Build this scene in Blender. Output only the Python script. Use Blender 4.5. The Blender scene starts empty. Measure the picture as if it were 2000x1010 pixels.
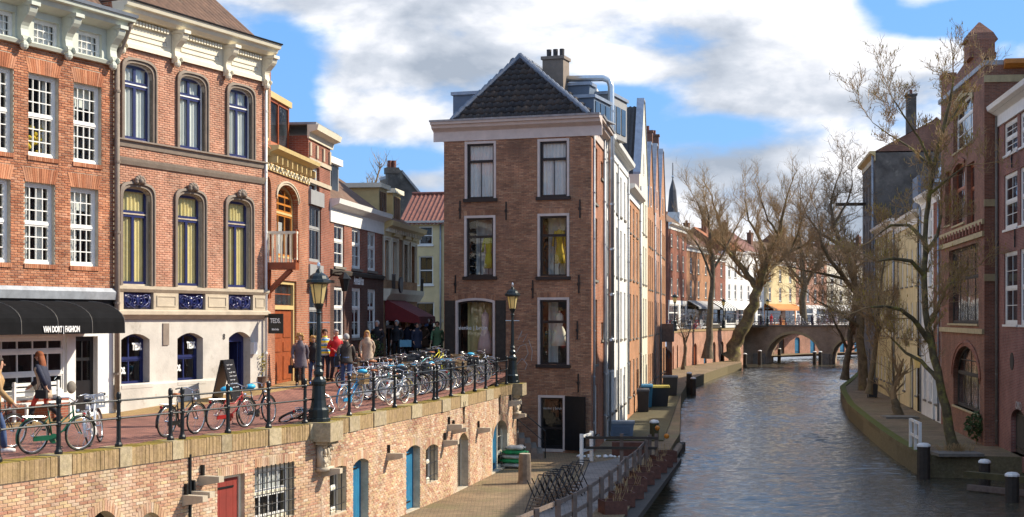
import bpy, math, random
from math import sin, cos, pi, sqrt, atan2, radians
from mathutils import Vector, Matrix
random.seed(7)
SC = bpy.context.scene
COL = SC.collection
# ------------------------------------------------------------------ camera, sky, sun
CAMZ, FPX, HOR = 2.5, 2900.0, 620.0
cam = bpy.data.cameras.new('camera'); co = bpy.data.objects.new('camera', cam); COL.objects.link(co)
cam.sensor_width = 36; cam.lens = FPX/2000*36; cam.clip_start = .2; cam.clip_end = 3000
cam.shift_y = (HOR-505)/2000
co.location = (0, 0, CAMZ); co.rotation_euler = (pi/2, 0, 0)
SC.camera = co
SUN_AZ, SUN_EL = atan2(.955, .297), radians(37)      # azimuth from +Y towards +X
sd = Vector((sin(SUN_AZ)*cos(SUN_EL), cos(SUN_AZ)*cos(SUN_EL), sin(SUN_EL)))
sl = bpy.data.lights.new('sun', 'SUN'); so = bpy.data.objects.new('sun', sl); COL.objects.link(so)
sl.energy = 4.8; sl.angle = radians(.5); sl.color = (1, .9, .74)
so.rotation_euler = (-sd).to_track_quat('-Z', 'Y').to_euler(); so.location = (60, 20, 60)
SC.view_settings.view_transform = 'Standard'; SC.view_settings.look = 'None'
SC.view_settings.exposure = 0.6; SC.view_settings.gamma = 1
SC.render.engine = 'CYCLES'
SC.cycles.use_denoising = True; SC.cycles.max_bounces = 8; SC.cycles.transparent_max_bounces = 12
SC.cycles.diffuse_bounces = 3; SC.cycles.glossy_bounces = 3; SC.cycles.caustics_reflective = False; SC.cycles.caustics_refractive = False

class NT:
    """tiny node-tree helper"""
    def __init__(s, t): s.t = t; t.nodes.clear()
    def n(s, ty, **k):
        x = s.t.nodes.new(ty)
        for a, b in k.items():
            if a.startswith('i_'):
                x.inputs[int(a[2:]) if a[2:].isdigit() else a[2:].replace('_', ' ')].default_value = b
            else: setattr(x, a, b)
        return x
    def l(s, a, b): s.t.links.new(a, b)
    def math(s, op, a, b=None, c=None):
        x = s.t.nodes.new('ShaderNodeMath'); x.operation = op
        for i, q in enumerate((a, b, c)):
            if q is None: continue
            if isinstance(q, (int, float)): x.inputs[i].default_value = q
            else: s.l(q, x.inputs[i])
        return x.outputs[0]
    def mix(s, f, a, b, bt='MIX'):
        x = s.t.nodes.new('ShaderNodeMix'); x.data_type = 'RGBA'; x.blend_type = bt
        for i, q in ((0, f), (6, a), (7, b)):
            if isinstance(q, (int, float)): x.inputs[i].default_value = q
            elif isinstance(q, tuple): x.inputs[i].default_value = (*q[:3], 1)
            else: s.l(q, x.inputs[i])
        return x.outputs[2]
    def ramp(s, f, st, interp='LINEAR'):
        x = s.t.nodes.new('ShaderNodeValToRGB'); e = x.color_ramp.elements; x.color_ramp.interpolation = interp
        while len(e) < len(st): e.new(.5)
        for i, (p, c) in enumerate(st):
            e[i].position = p; e[i].color = (*c, 1) if len(c) == 3 else c
        s.l(f, x.inputs[0]); return x.outputs[0]
    def noise(s, v, sc, det=4, rough=.55, dim='3D', dist=0):
        x = s.n('ShaderNodeTexNoise', noise_dimensions=dim); x.inputs['Scale'].default_value = sc
        x.inputs['Detail'].default_value = det; x.inputs['Roughness'].default_value = rough; x.inputs['Distortion'].default_value = dist
        if v is not None: s.l(v, x.inputs['Vector'])
        return x.outputs[0]

W = bpy.data.worlds.new('World'); SC.world = W; W.use_nodes = True
t = NT(W.node_tree)
tc = t.n('ShaderNodeTexCoord')
sky = t.n('ShaderNodeTexSky', sky_type='NISHITA', sun_disc=False); sky.sun_elevation = SUN_EL; sky.sun_rotation = SUN_AZ
sky.air_density = 1.0; sky.dust_density = .3; sky.ozone_density = 2.5
sep = t.n('ShaderNodeSeparateXYZ'); t.l(tc.outputs['Generated'], sep.inputs[0])
az = t.math('ARCTAN2', sep.outputs[0], sep.outputs[1])
el = t.math('ARCSINE', t.math('MAXIMUM', t.math('MINIMUM', sep.outputs[2], 1), -1))
cmb = t.n('ShaderNodeCombineXYZ'); t.l(az, cmb.inputs[0]); t.l(t.math('MULTIPLY', el, 2.1), cmb.inputs[1])
P0 = cmb.outputs[0]
nA = t.noise(P0, 7.5, 7, .52, dist=.25)
nB = t.noise(P0, 26, 5, .6)
def blob(px, py, rx, ry, amp):
    a0, e0 = (px-1000)/FPX, (HOR-py)/FPX
    dx = t.math('DIVIDE', t.math('SUBTRACT', az, a0), rx/FPX); dy = t.math('DIVIDE', t.math('SUBTRACT', el, e0), ry/FPX)
    r2 = t.math('ADD', t.math('MULTIPLY', dx, dx), t.math('MULTIPLY', dy, dy))
    return t.math('MULTIPLY', t.math('POWER', 2.718, t.math('MULTIPLY', r2, -1)), amp)
dens = t.math('ADD', t.math('MULTIPLY', nA, .75), .125)
for b in ((840, 118, 200, 58, .2), (750, 232, 120, 46, .24), (1050, 15, 480, 45, .2), (1235, 142, 75, 24, .24), (1480, 335, 330, 48, .24), (1600, 155, 290, 72, .26), (620, 30, 110, 28, .1), (800, 350, 90, 26, .16), (1500, 450, 480, 80, .22), (1900, 8, 150, 22, .16), (1400, 40, 160, 40, .12),
          (560, 190, 70, 130, -.3), (660, 318, 200, 22, -.24), (1200, 205, 110, 30, -.2), (1380, 255, 100, 26, -.2), (1860, 78, 180, 32, -.3), (1690, 25, 45, 34, -.2), (620, 430, 200, 80, -.16)):
    dens = t.math('ADD', dens, blob(*b))
cov = t.ramp(t.math('ADD', dens, t.math('MULTIPLY', t.math('SUBTRACT', nB, .5), .16)), [(.43, (0, 0, 0)), (.62, (1, 1, 1))], 'EASE')
# cloud shading: lit towards the sun side and the tops, greyer bases
off = t.n('ShaderNodeVectorMath', operation='ADD'); off.inputs[1].default_value = (.03, .075, 0); t.l(P0, off.inputs[0])
nC = t.noise(off.outputs[0], 7.5, 7, .52, dist=.25)
lit = t.math('ADD', t.math('MULTIPLY', t.math('SUBTRACT', nA, nC), 2.6), .5)
lit = t.math('ADD', lit, t.math('MULTIPLY', t.math('SUBTRACT', nB, .5), .5))
for b in ((840, 135, 200, 45, -.42), (1480, 215, 200, 24, -.25), (1600, 135, 240, 45, .4), (750, 210, 120, 40, .35), (1235, 135, 80, 25, .4), (1500, 330, 300, 60, .15), (1050, 10, 400, 40, .15)):
    lit = t.math('ADD', lit, blob(*b))
ccol = t.ramp(lit, [(.05, (.34, .39, .47)), (.42, (.55, .59, .66)), (.8, (.9, .9, .93))])
skyc = t.mix(.65, sky.outputs[0], (1.5, 4.3, 9.4), 'MIX')
b1 = t.n('ShaderNodeBackground'); t.l(skyc, b1.inputs[0]); b1.inputs[1].default_value = .084
b2 = t.n('ShaderNodeBackground'); t.l(ccol, b2.inputs[0]); b2.inputs[1].default_value = .85
mx = t.n('ShaderNodeMixShader'); t.l(cov, mx.inputs[0]); t.l(b1.outputs[0], mx.inputs[1]); t.l(b2.outputs[0], mx.inputs[2])
wo = t.n('ShaderNodeOutputWorld'); t.l(mx.outputs[0], wo.inputs[0])

# ------------------------------------------------------------------ geometry helpers
class MB:
    def __init__(s): s.v = []; s.f = []; s.m = []
    def add(s, vs, fs, mi=0):
        o = len(s.v); s.v.extend(vs)
        for f in fs: s.f.append(tuple(i+o for i in f)); s.m.append(mi)
        return s
    def quad(s, a, b, c, d, mi=0): return s.add([a, b, c, d], [(0, 1, 2, 3)], mi)
    def box(s, x0, x1, y0, y1, z0, z1, mi=0):
        return s.add([(x0,y0,z0),(x1,y0,z0),(x1,y1,z0),(x0,y1,z0),(x0,y0,z1),(x1,y0,z1),(x1,y1,z1),(x0,y1,z1)],
                     [(3,2,1,0),(4,5,6,7),(0,1,5,4),(1,2,6,5),(2,3,7,6),(3,0,4,7)], mi)
    def hexa(s, p, mi=0): return s.add(list(p), [(3,2,1,0),(4,5,6,7),(0,1,5,4),(1,2,6,5),(2,3,7,6),(3,0,4,7)], mi)
    def beam(s, a, b, w, h, mi=0):
        a, b = Vector(a), Vector(b); d = (b-a).normalized()
        up = Vector((0,0,1)) if abs(d.z) < .95 else Vector((0,1,0))
        r = d.cross(up).normalized()*w/2; q = r.cross(d).normalized()*h/2
        return s.hexa([tuple(x) for x in (a-r-q, a+r-q, b+r-q, b-r-q, a-r+q, a+r+q, b+r+q, b-r+q)], mi)
    def tube(s, pts, r, n=8, mi=0, cap=True, closed=False):
        pts = [Vector(p) for p in pts]; k = len(pts)
        rs = r if isinstance(r, (list, tuple)) else [r]*k
        o = len(s.v); prev = None
        for i, p in enumerate(pts):
            if closed: d = pts[(i+1) % k]-pts[i-1]
            else: d = pts[min(i+1, k-1)]-pts[max(i-1, 0)]
            d = d.normalized() if d.length > 1e-9 else Vector((0,0,1))
            if prev is None:
                a = d.cross(Vector((0,0,1)))
                if a.length < .05: a = d.cross(Vector((1,0,0)))
            else: a = prev - d*prev.dot(d)
            a.normalize(); prev = a; b = d.cross(a)
            for j in range(n):
                th = 2*pi*j/n; s.v.append(tuple(p + (a*cos(th)+b*sin(th))*rs[i]))
        for i in range(k if closed else k-1):
            i2 = (i+1) % k
            for j in range(n):
                s.f.append((o+i*n+j, o+i*n+(j+1) % n, o+i2*n+(j+1) % n, o+i2*n+j)); s.m.append(mi)
        if cap and not closed:
            s.f.append(tuple(o+j for j in range(n))[::-1]); s.m.append(mi)
            s.f.append(tuple(o+(k-1)*n+j for j in range(n))); s.m.append(mi)
        return s
    def lathe(s, prof, n=16, c=(0,0,0), mi=0, sx=1, sy=1, rot=0):
        o = len(s.v); k = len(prof)
        for r, z in prof:
            for j in range(n):
                th = 2*pi*j/n+rot; s.v.append((c[0]+r*cos(th)*sx, c[1]+r*sin(th)*sy, c[2]+z))
        for i in range(k-1):
            for j in range(n): s.f.append((o+i*n+j, o+i*n+(j+1) % n, o+(i+1)*n+(j+1) % n, o+(i+1)*n+j)); s.m.append(mi)
        s.f.append(tuple(o+j for j in range(n))[::-1]); s.m.append(mi)
        s.f.append(tuple(o+(k-1)*n+j for j in range(n))); s.m.append(mi)
        return s
    def ball(s, c, r, n=8, mi=0):
        r = (r, r, r) if isinstance(r, (int, float)) else r
        pr = [(max(1e-4, sin(pi*i/n)), -cos(pi*i/n)) for i in range(n+1)]
        o = len(s.v); s.lathe(pr, n+2, (0,0,0), mi)
        for i in range(o, len(s.v)): v = s.v[i]; s.v[i] = (c[0]+v[0]*r[0], c[1]+v[1]*r[1], c[2]+v[2]*r[2])
        return s
    def prism(s, poly, y0, y1, mi=0, ax='xz'):
        k = len(poly)
        g = (lambda a, b, y: (a, y, b)) if ax == 'xz' else ((lambda a, b, y: (y, a, b)) if ax == 'yz' else (lambda a, b, y: (a, b, y)))
        vs = [g(a, b, y0) for a, b in poly]+[g(a, b, y1) for a, b in poly]
        return s.add(vs, [tuple(range(k)), tuple(range(2*k-1, k-1, -1))]+[(i, i+k, (i+1) % k+k, (i+1) % k) for i in range(k)], mi)
    def loft(s, rings, mi=0, cap=True):
        o = len(s.v); n = len(rings[0])
        for r in rings: s.v.extend(tuple(p) for p in r)
        for i in range(len(rings)-1):
            for j in range(n): s.f.append((o+i*n+j, o+i*n+(j+1) % n, o+(i+1)*n+(j+1) % n, o+(i+1)*n+j)); s.m.append(mi)
        if cap:
            s.f.append(tuple(o+j for j in range(n))[::-1]); s.m.append(mi)
            s.f.append(tuple(o+(len(rings)-1)*n+j for j in range(n))); s.m.append(mi)
        return s
    def mesh(s, name, mats, smooth=False):
        me = bpy.data.meshes.new(name); me.from_pydata(s.v, [], s.f)
        for m in (mats if isinstance(mats, (list, tuple)) else [mats]): me.materials.append(MAT(m))
        if any(s.m): me.polygons.foreach_set('material_index', s.m)
        if smooth: me.polygons.foreach_set('use_smooth', [True]*len(me.polygons))
        uv = me.uv_layers.new(name='UVMap'); buf = [0.0]*(2*len(me.loops)); V = s.v
        for p in me.polygons:
            nx, ny, nz = (abs(q) for q in p.normal)
            a, b = (0, 1) if (nz > nx and nz > ny) else ((1, 2) if nx > ny else (0, 2))
            for li, vi in zip(p.loop_indices, p.vertices):
                v = V[vi]; buf[2*li] = v[a]; buf[2*li+1] = v[b]
        uv.data.foreach_set('uv', buf)
        return me
    def build(s, name, mats, parent=None, loc=(0,0,0), rz=0, smooth=False):
        return link(name, s.mesh(name, mats, smooth), parent, loc, rz)
def link(name, me, parent=None, loc=(0,0,0), rz=0):
    o = bpy.data.objects.new(name, me); COL.objects.link(o); o.location = loc
    if rz: o.rotation_euler[2] = rz
    if parent: o.parent = parent
    return o
def tag(o, label=None, cat=None, group=None, kind=None):
    if label: o['label'] = label
    if cat: o['category'] = cat
    if group: o['group'] = group
    if kind: o['kind'] = kind
    return o
def empty(name, loc, rz=0, label=None, cat=None, group=None):
    o = bpy.data.objects.new(name, None); COL.objects.link(o); o.location = loc; o.rotation_euler[2] = rz
    o.empty_display_size = .2
    return tag(o, label, cat, group)
def copy_tree(o, parent=None):
    c = o.copy(); COL.objects.link(c); c.parent = parent
    for ch in o.children: copy_tree(ch, c)
    return c
def recolor(o, m):
    if o.material_slots:
        o.material_slots[0].link = 'OBJECT'; o.material_slots[0].material = MAT(m)
def px2(x, y, d): return Vector(((x-1000)/FPX*d, d, CAMZ-(y-HOR)/FPX*d))
def pxz(x, y, z):
    d = (CAMZ-z)*FPX/(y-HOR); return Vector(((x-1000)/FPX*d, d, z))
def proj(p): return (1000+p[0]/p[1]*FPX, HOR-(p[2]-CAMZ)/p[1]*FPX)
def lerp(a, b, t): return a+(b-a)*t
def interp(xs, ys, x):
    if x <= xs[0]: return ys[0]+(ys[1]-ys[0])*(x-xs[0])/(xs[1]-xs[0])
    for i in range(len(xs)-1):
        if x <= xs[i+1]: return lerp(ys[i], ys[i+1], (x-xs[i])/(xs[i+1]-xs[i]))
    return ys[-1]+(ys[-1]-ys[-2])*(x-xs[-1])/(xs[-1]-xs[-2])

# ------------------------------------------------------------------ materials
_M = {}; _D = {}
def MAT(k):
    if not isinstance(k, str): return k
    if k not in _M:
        m = bpy.data.materials.new(k); m.use_nodes = True; _M[k] = m
        fn, a = _D[k]; fn(m, *a)
    return _M[k]
def out(t, b): o = t.n('ShaderNodeOutputMaterial'); t.l(b, o.inputs[0])
def pos(t): return t.n('ShaderNodeNewGeometry').outputs['Position']
def plain(m, col, rough=.6, metal=0, var=.25, scale=3, bump=0, bscale=40, dirt=None, spec=.5):
    t = NT(m.node_tree); p = pos(t); b = t.n('ShaderNodeBsdfPrincipled')
    n1 = t.noise(p, scale, 6, .65)
    f = t.ramp(n1, [(.3, (1-var,)*3), (.7, (1+var*.6,)*3)])
    c = t.mix(1, col, f, 'MULTIPLY')
    if dirt:
        n2 = t.noise(p, dirt[1], 6, .7); c = t.mix(t.ramp(n2, [(dirt[2], (0,0,0)), (dirt[2]+.18, (1,1,1))]), c, dirt[0])
    t.l(c, b.inputs['Base Color']); b.inputs['Roughness'].default_value = rough; b.inputs['Metallic'].default_value = metal
    b.inputs['Specular IOR Level'].default_value = spec
    if bump:
        n3 = t.noise(p, bscale, 4, .6); bp = t.n('ShaderNodeBump'); bp.inputs['Strength'].default_value = bump; bp.inputs['Distance'].default_value = .02
        t.l(n3, bp.inputs['Height']); t.l(bp.outputs[0], b.inputs['Normal'])
    out(t, b.outputs[0])
def D(name, *a, fn=plain): _D[name] = (fn, a)
def island_brick(m, cols, stain=None, stain2=None, rough=.85):
    """colour picked per brick (mesh island and object), with stains in world space"""
    t = NT(m.node_tree); g = t.n('ShaderNodeNewGeometry'); oi = t.n('ShaderNodeObjectInfo'); p = g.outputs['Position']
    r = t.math('FRACT', t.math('ADD', g.outputs['Random Per Island'], oi.outputs['Random']))
    k = len(cols); c = t.ramp(r, [(i/max(1, k-1), q) for i, q in enumerate(cols)])
    n = t.noise(p, 1.1, 7, .65); c = t.mix(1, c, t.ramp(n, [(.3, (.62,)*3), (.68, (1.22,)*3)]), 'MULTIPLY')
    n = t.noise(p, 30, 4, .7); c = t.mix(1, c, t.ramp(n, [(.3, (.75,)*3), (.7, (1.18,)*3)]), 'MULTIPLY')
    for st in (stain, stain2):
        if st:
            mp = t.n('ShaderNodeMapping'); mp.inputs['Scale'].default_value = st[3] if len(st) > 3 else (1, 1, .45); t.l(p, mp.inputs[0])
            n = t.noise(mp.outputs[0], st[1], 7, .68); c = t.mix(t.ramp(n, [(st[2], (0,0,0)), (st[2]+.2, (.85,)*3)]), c, st[0])
    b = t.n('ShaderNodeBsdfPrincipled'); t.l(c, b.inputs['Base Color']); b.inputs['Roughness'].default_value = rough
    b.inputs['Specular IOR Level'].default_value = .25
    bp = t.n('ShaderNodeBump'); bp.inputs['Strength'].default_value = .5; bp.inputs['Distance'].default_value = .01
    t.l(t.noise(p, 60, 4), bp.inputs['Height']); t.l(bp.outputs[0], b.inputs['Normal'])
    out(t, b.outputs[0])
def tex_brick(m, c1, c2, mort, bw=.22, bh=.062, stain=None, rough=.85, msz=.008, off=.5):
    t = NT(m.node_tree); u = t.n('ShaderNodeUVMap').outputs[0]; p = pos(t)
    k = t.n('ShaderNodeTexBrick'); k.offset = off; t.l(u, k.inputs['Vector'])
    k.inputs['Scale'].default_value = 1; k.inputs['Brick Width'].default_value = bw; k.inputs['Row Height'].default_value = bh
    k.inputs['Mortar Size'].default_value = msz; k.inputs['Bias'].default_value = 0; k.inputs['Mortar Smooth'].default_value = .2
    k.inputs['Color1'].default_value = (*c1, 1); k.inputs['Color2'].default_value = (*c2, 1); k.inputs['Mortar'].default_value = (*mort, 1)
    c = k.outputs[0]
    n = t.noise(p, .8, 7, .65); c = t.mix(1, c, t.ramp(n, [(.3, (.66,)*3), (.7, (1.2,)*3)]), 'MULTIPLY')
    if stain:
        n = t.noise(p, stain[1], 7, .68); c = t.mix(t.ramp(n, [(stain[2], (0,0,0)), (stain[2]+.2, (.85,)*3)]), c, stain[0])
    b = t.n('ShaderNodeBsdfPrincipled'); t.l(c, b.inputs['Base Color']); b.inputs['Roughness'].default_value = rough
    b.inputs['Specular IOR Level'].default_value = .25
    bp = t.n('ShaderNodeBump'); bp.inputs['Strength'].default_value = .6; bp.inputs['Distance'].default_value = .012; bp.invert = True
    t.l(k.outputs[1], bp.inputs['Height']); t.l(bp.outputs[0], b.inputs['Normal'])
    out(t, b.outputs[0])
def glass(m, tint=(.93, .95, .94), refl=.05):
    t = NT(m.node_tree); lw = t.n('ShaderNodeLayerWeight'); lw.inputs[0].default_value = .5
    f = t.math('MINIMUM', t.math('ADD', t.math('MULTIPLY', t.math('POWER', lw.outputs['Facing'], 3.5), .75), refl), 1)
    tr = t.n('ShaderNodeBsdfTransparent'); tr.inputs[0].default_value = (*tint, 1)
    gl = t.n('ShaderNodeBsdfGlossy'); gl.inputs[1].default_value = .015; gl.inputs[0].default_value = (.95, .97, 1, 1)
    bp = t.n('ShaderNodeBump'); bp.inputs['Strength'].default_value = .18; bp.inputs['Distance'].default_value = .05
    t.l(t.noise(pos(t), 1.7, 2), bp.inputs['Height']); t.l(bp.outputs[0], gl.inputs['Normal'])
    mx = t.n('ShaderNodeMixShader'); t.l(f, mx.inputs[0]); t.l(tr.outputs[0], mx.inputs[1]); t.l(gl.outputs[0], mx.inputs[2]); out(t, mx.outputs[0])
def darkpane(m, col=(.02, .024, .028), rough=.06):
    t = NT(m.node_tree); b = t.n('ShaderNodeBsdfPrincipled'); p = pos(t)
    c = t.ramp(t.noise(p, .9, 2), [(.4, tuple(q*.4 for q in col)), (.62, tuple(min(1, q*2.2) for q in col))])
    t.l(c, b.inputs['Base Color']); b.inputs['Roughness'].default_value = rough; b.inputs['IOR'].default_value = 1.6
    bp = t.n('ShaderNodeBump'); bp.inputs['Strength'].default_value = .25; bp.inputs['Distance'].default_value = .05
    t.l(t.noise(p, 1.5, 2), bp.inputs['Height']); t.l(bp.outputs[0], b.inputs['Normal'])
    out(t, b.outputs[0])
def water_m(m):
    t = NT(m.node_tree); p = pos(t); b = t.n('ShaderNodeBsdfPrincipled')
    b.inputs['Base Color'].default_value = (.075, .066, .046, 1); b.inputs['Roughness'].default_value = .06; b.inputs['IOR'].default_value = 1.42
    mp = t.n('ShaderNodeMapping'); mp.inputs['Scale'].default_value = (.8, 1.25, 1); t.l(p, mp.inputs[0])
    h = t.math('ADD', t.noise(mp.outputs[0], 5, 5, .65, dist=.6), 0)
    bp = t.n('ShaderNodeBump'); bp.inputs['Strength'].default_value = .35; bp.inputs['Distance'].default_value = .08
    t.l(h, bp.inputs['Height']); t.l(bp.outputs[0], b.inputs['Normal']); out(t, b.outputs[0])
def mossy(m, base, moss, lo=.1, rough=.85, scale=4):
    """stone or masonry with moss on what faces up"""
    t = NT(m.node_tree); g = t.n('ShaderNodeNewGeometry'); p = g.outputs['Position']; oi = t.n('ShaderNodeObjectInfo')
    r = t.math('FRACT', t.math('ADD', g.outputs['Random Per Island'], oi.outputs['Random']))
    c = t.mix(1, base, t.ramp(r, [(0, (.78, .74, .7)), (.5, (1, .96, .92)), (1, (1.18, 1.14, 1.06))]), 'MULTIPLY')
    c = t.mix(1, c, t.ramp(t.noise(p, 9, 6, .7), [(.3, (.6,)*3), (.7, (1.25,)*3)]), 'MULTIPLY')
    sz = t.n('ShaderNodeSeparateXYZ'); t.l(g.outputs['Normal'], sz.inputs[0])
    f = t.math('MULTIPLY', t.math('MAXIMUM', t.math('ADD', t.math('MULTIPLY', sz.outputs[2], .5), .07), 0), t.ramp(t.noise(p, scale, 7, .7), [(lo+.28, (0,0,0)), (lo+.5, (2,2,2))]))
    c = t.mix(t.math('MINIMUM', f, 1), c, moss)
    b = t.n('ShaderNodeBsdfPrincipled'); t.l(c, b.inputs['Base Color']); b.inputs['Roughness'].default_value = rough; b.inputs['Specular IOR Level'].default_value = .2
    bp = t.n('ShaderNodeBump'); bp.inputs['Strength'].default_value = .6; bp.inputs['Distance'].default_value = .02
    t.l(t.noise(p, 35, 5), bp.inputs['Height']); t.l(bp.outputs[0], b.inputs['Normal']); out(t, b.outputs[0])
def emit_lamp(m, col, tr=.6):
    t = NT(m.node_tree); b = t.n('ShaderNodeBsdfPrincipled'); b.inputs['Base Color'].default_value = (*col, 1); b.inputs['Roughness'].default_value = .35
    tl = t.n('ShaderNodeBsdfTranslucent'); tl.inputs[0].default_value = (*col, 1)
    mx = t.n('ShaderNodeMixShader'); mx.inputs[0].default_value = tr; t.l(b.outputs[0], mx.inputs[1]); t.l(tl.outputs[0], mx.inputs[2]); out(t, mx.outputs[0])

D('brick_orange', [(.4,.15,.075),(.52,.22,.115),(.57,.27,.15),(.46,.18,.09),(.34,.12,.06),(.56,.28,.17)], ((.16,.06,.035), 1.4, .56), None, fn=island_brick)
D('brick_salmon', [(.5,.24,.15),(.58,.3,.2),(.53,.25,.16),(.62,.35,.24),(.45,.21,.13)], ((.5,.3,.2), .9, .6), None, fn=island_brick)
D('brick_brown', [(.4,.2,.115),(.48,.24,.135),(.33,.165,.1),(.52,.3,.175),(.42,.21,.12),(.27,.14,.09)], ((.17,.09,.06), .8, .54), ((.46,.32,.22), .5, .58), fn=island_brick)
D('brick_quay', [(.5,.29,.18),(.58,.39,.24),(.43,.21,.14),(.62,.47,.31),(.52,.3,.2),(.58,.43,.24),(.4,.19,.12),(.66,.54,.4)],
  ((.68,.58,.46), .8, .52, (1,1,.35)), ((.2,.14,.075), .55, .56, (1,1,.3)), fn=island_brick)
D('mortar_light', (.5,.44,.34), .9, 0, .25, 5); D('mortar_dark', (.27,.2,.15), .9, 0, .25, 5); D('mortar_quay', (.56,.48,.36), .95, 0, .35, 3, .4, 30)
D('tb_orange', (.44,.16,.08), (.3,.1,.05), (.4,.3,.22), fn=tex_brick)
D('tb_red', (.32,.1,.06), (.22,.065,.04), (.3,.22,.17), fn=tex_brick)
D('tb_brown', (.26,.11,.07), (.18,.08,.055), (.26,.2,.16), fn=tex_brick)
D('tb_darkbrown', (.13,.055,.04), (.085,.04,.03), (.13,.1,.08), fn=tex_brick)
D('tb_purple', (.33,.13,.1), (.24,.09,.075), (.34,.26,.22), fn=tex_brick)
D('tb_tan', (.5,.27,.13), (.4,.19,.09), (.45,.36,.25), fn=tex_brick)
D('tb_pink', (.5,.24,.16), (.4,.18,.11), (.5,.4,.32), .22, .062, ((.55,.45,.35), .6, .58), fn=tex_brick)
D('tb_paving', (.36,.16,.115), (.22,.095,.075), (.08,.06,.05), .24, .1, ((.14,.09,.07), .5, .6), .8, fn=tex_brick)
D('tb_paveyellow', (.46,.3,.12), (.36,.22,.09), (.17,.13,.08), .21, .075, ((.2,.16,.1), .5, .62), .8, fn=tex_brick)
D('tb_wharf', (.3,.21,.12), (.22,.15,.09), (.1,.085,.05), .22, .1, ((.17,.16,.07), .45, .52), .85, fn=tex_brick)
D('tb_wharf_grey', (.3,.26,.23), (.23,.2,.18), (.1,.09,.075), .3, .15, ((.17,.16,.1), .8, .6), .85, fn=tex_brick)
D('white', (.8,.79,.75), .5, 0, .1, 4); D('whitewash', (.78,.77,.74), .7, 0, .15, 1.2, .3, 20, ((.45,.43,.4), 1.5, .62)); D('cream', (.76,.7,.55), .6, 0, .1, 2)
D('cream_wall', (.66,.54,.3), .8, 0, .18, 1.0, .3, 25, ((.4,.32,.2), 1.2, .64)); D('yellow_wall', (.62,.5,.22), .8, 0, .25, .9, .3, 25, ((.3,.24,.13), .9, .6))
D('yellow_paint', (.6,.45,.2), .5, 0, .12, 3); D('pinkwhite', (.62,.52,.46), .55, 0, .12, 3); D('green_grey', (.55,.58,.5), .5, 0, .12, 3)
D('sandstone', (.5,.42,.31), .85, 0, .2, 2.5, .4, 30, ((.3,.24,.17), 2.2, .6)); D('plaster_pale', (.56,.52,.46), .8, 0, .2, 1.3, .3, 18, ((.27,.23,.18), 1.6, .59))
D('stone_grey', (.2,.18,.15), .85, 0, .3, 4, .4, 30); D('stone_trim', (.24,.19,.15), .8, 0, .2, 4, .3, 30)
D('navy', (.02,.028,.11), .35, 0, .2, 5); D('blackpaint', (.012,.012,.014), .35, 0, .3, 6); D('iron', (.014,.016,.017), .38, .3, .4, 8, .15, 60, ((.05,.045,.035), 3, .66)); D('irongreen', (.018,.026,.027), .35, .3, .3, 8)
D('zinc', (.32,.36,.42), .45, .6, .25, 3); D('galv', (.62,.66,.68), .3, .85, .15, 4); D('lead', (.35,.37,.4), .55, .4, .3, 3)
D('woodred', (.3,.07,.02), .45, 0, .3, 6); D('woodorange', (.55,.2,.03), .4, 0, .2, 5); D('door_red', (.24,.03,.02), .55, 0, .25, 2); D('door_blue', (.015,.16,.3), .5, 0, .3, 1.6, .2, 30)
D('wood_old', (.22,.16,.11), .85, 0, .35, 6, .5, 25); D('wood_grey', (.17,.125,.1), .85, 0, .35, 5, .5, 25); D('wood_dark', (.045,.035,.026), .8, 0, .4, 5, .4, 25); D('wood_moss', (.09,.075,.03), .9, 0, .4, 3, .4, 20)
D('corten', (.12,.045,.028), .8, 0, .4, 6, .3, 30); D('tile_dark', (.05,.042,.038), .6, 0, .5, 6, .3, 40, ((.16,.1,.06), 4, .6)); D('tile_brown', (.16,.085,.05), .75, 0, .4, 3, .4, 30, ((.22,.17,.12), 2.5, .58)); D('tile_orange', (.42,.13,.045), .7, 0, .35, 4, .4, 30); D('tile_rust', (.2,.06,.035), .6, 0, .5, 5, .3, 30)
D('tile_slate', (.07,.07,.075), .6, 0, .35, 3, .3, 30); D('bluegrey', (.12,.16,.22), .5, 0, .12, 3); D('greywall', (.3,.3,.3), .7, 0, .15, 2)
D('soot', (.13,.115,.1), .95, 0, .6, .9, .5, 12, ((.28,.25,.2), 1.3, .57)); D('awning_black', (.01,.01,.011), .9, 0, .3, 3, 0, 40, None, .08); D('awning_red', (.17,.012,.014), .75, 0, .25, 3)
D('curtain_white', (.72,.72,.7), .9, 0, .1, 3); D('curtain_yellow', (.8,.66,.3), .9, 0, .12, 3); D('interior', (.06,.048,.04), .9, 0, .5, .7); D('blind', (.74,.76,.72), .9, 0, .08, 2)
D('glass', fn=glass); D('pane_dark', fn=darkpane); D('glass_shop', (.8,.82,.82), .06, fn=glass); D('water', fn=water_m)
D('coping', (.36,.26,.16), (.34,.25,.03), .04, fn=mossy); D('coping_stone', (.4,.34,.24), (.3,.23,.03), .12, fn=mossy); D('wharf_edge', (.17,.14,.09), (.12,.13,.02), .02, fn=mossy)
D('lampglass', (.95,.8,.42), fn=emit_lamp); D('lettering', (.85,.85,.82), .6, 0, .02); D('letter_grey', (.45,.43,.4), .7, 0, .05); D('letter_dark', (.05,.045,.04), .7, 0, .05); D('tileblue', (.012,.018,.1), .12, 0, .5, 30, .8, 22, ((.3,.28,.3), 26, .6))
D('rubber', (.015,.015,.015), .7, 0, .2, 8); D('chrome', (.7,.7,.7), .25, .9, .1, 8); D('grey_plastic', (.17,.22,.3), .5, 0, .1, 3); D('bin_dark', (.02,.024,.03), .45, 0, .2, 3); D('mud', (.09,.075,.05), .95, 0, .4, 1)
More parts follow.
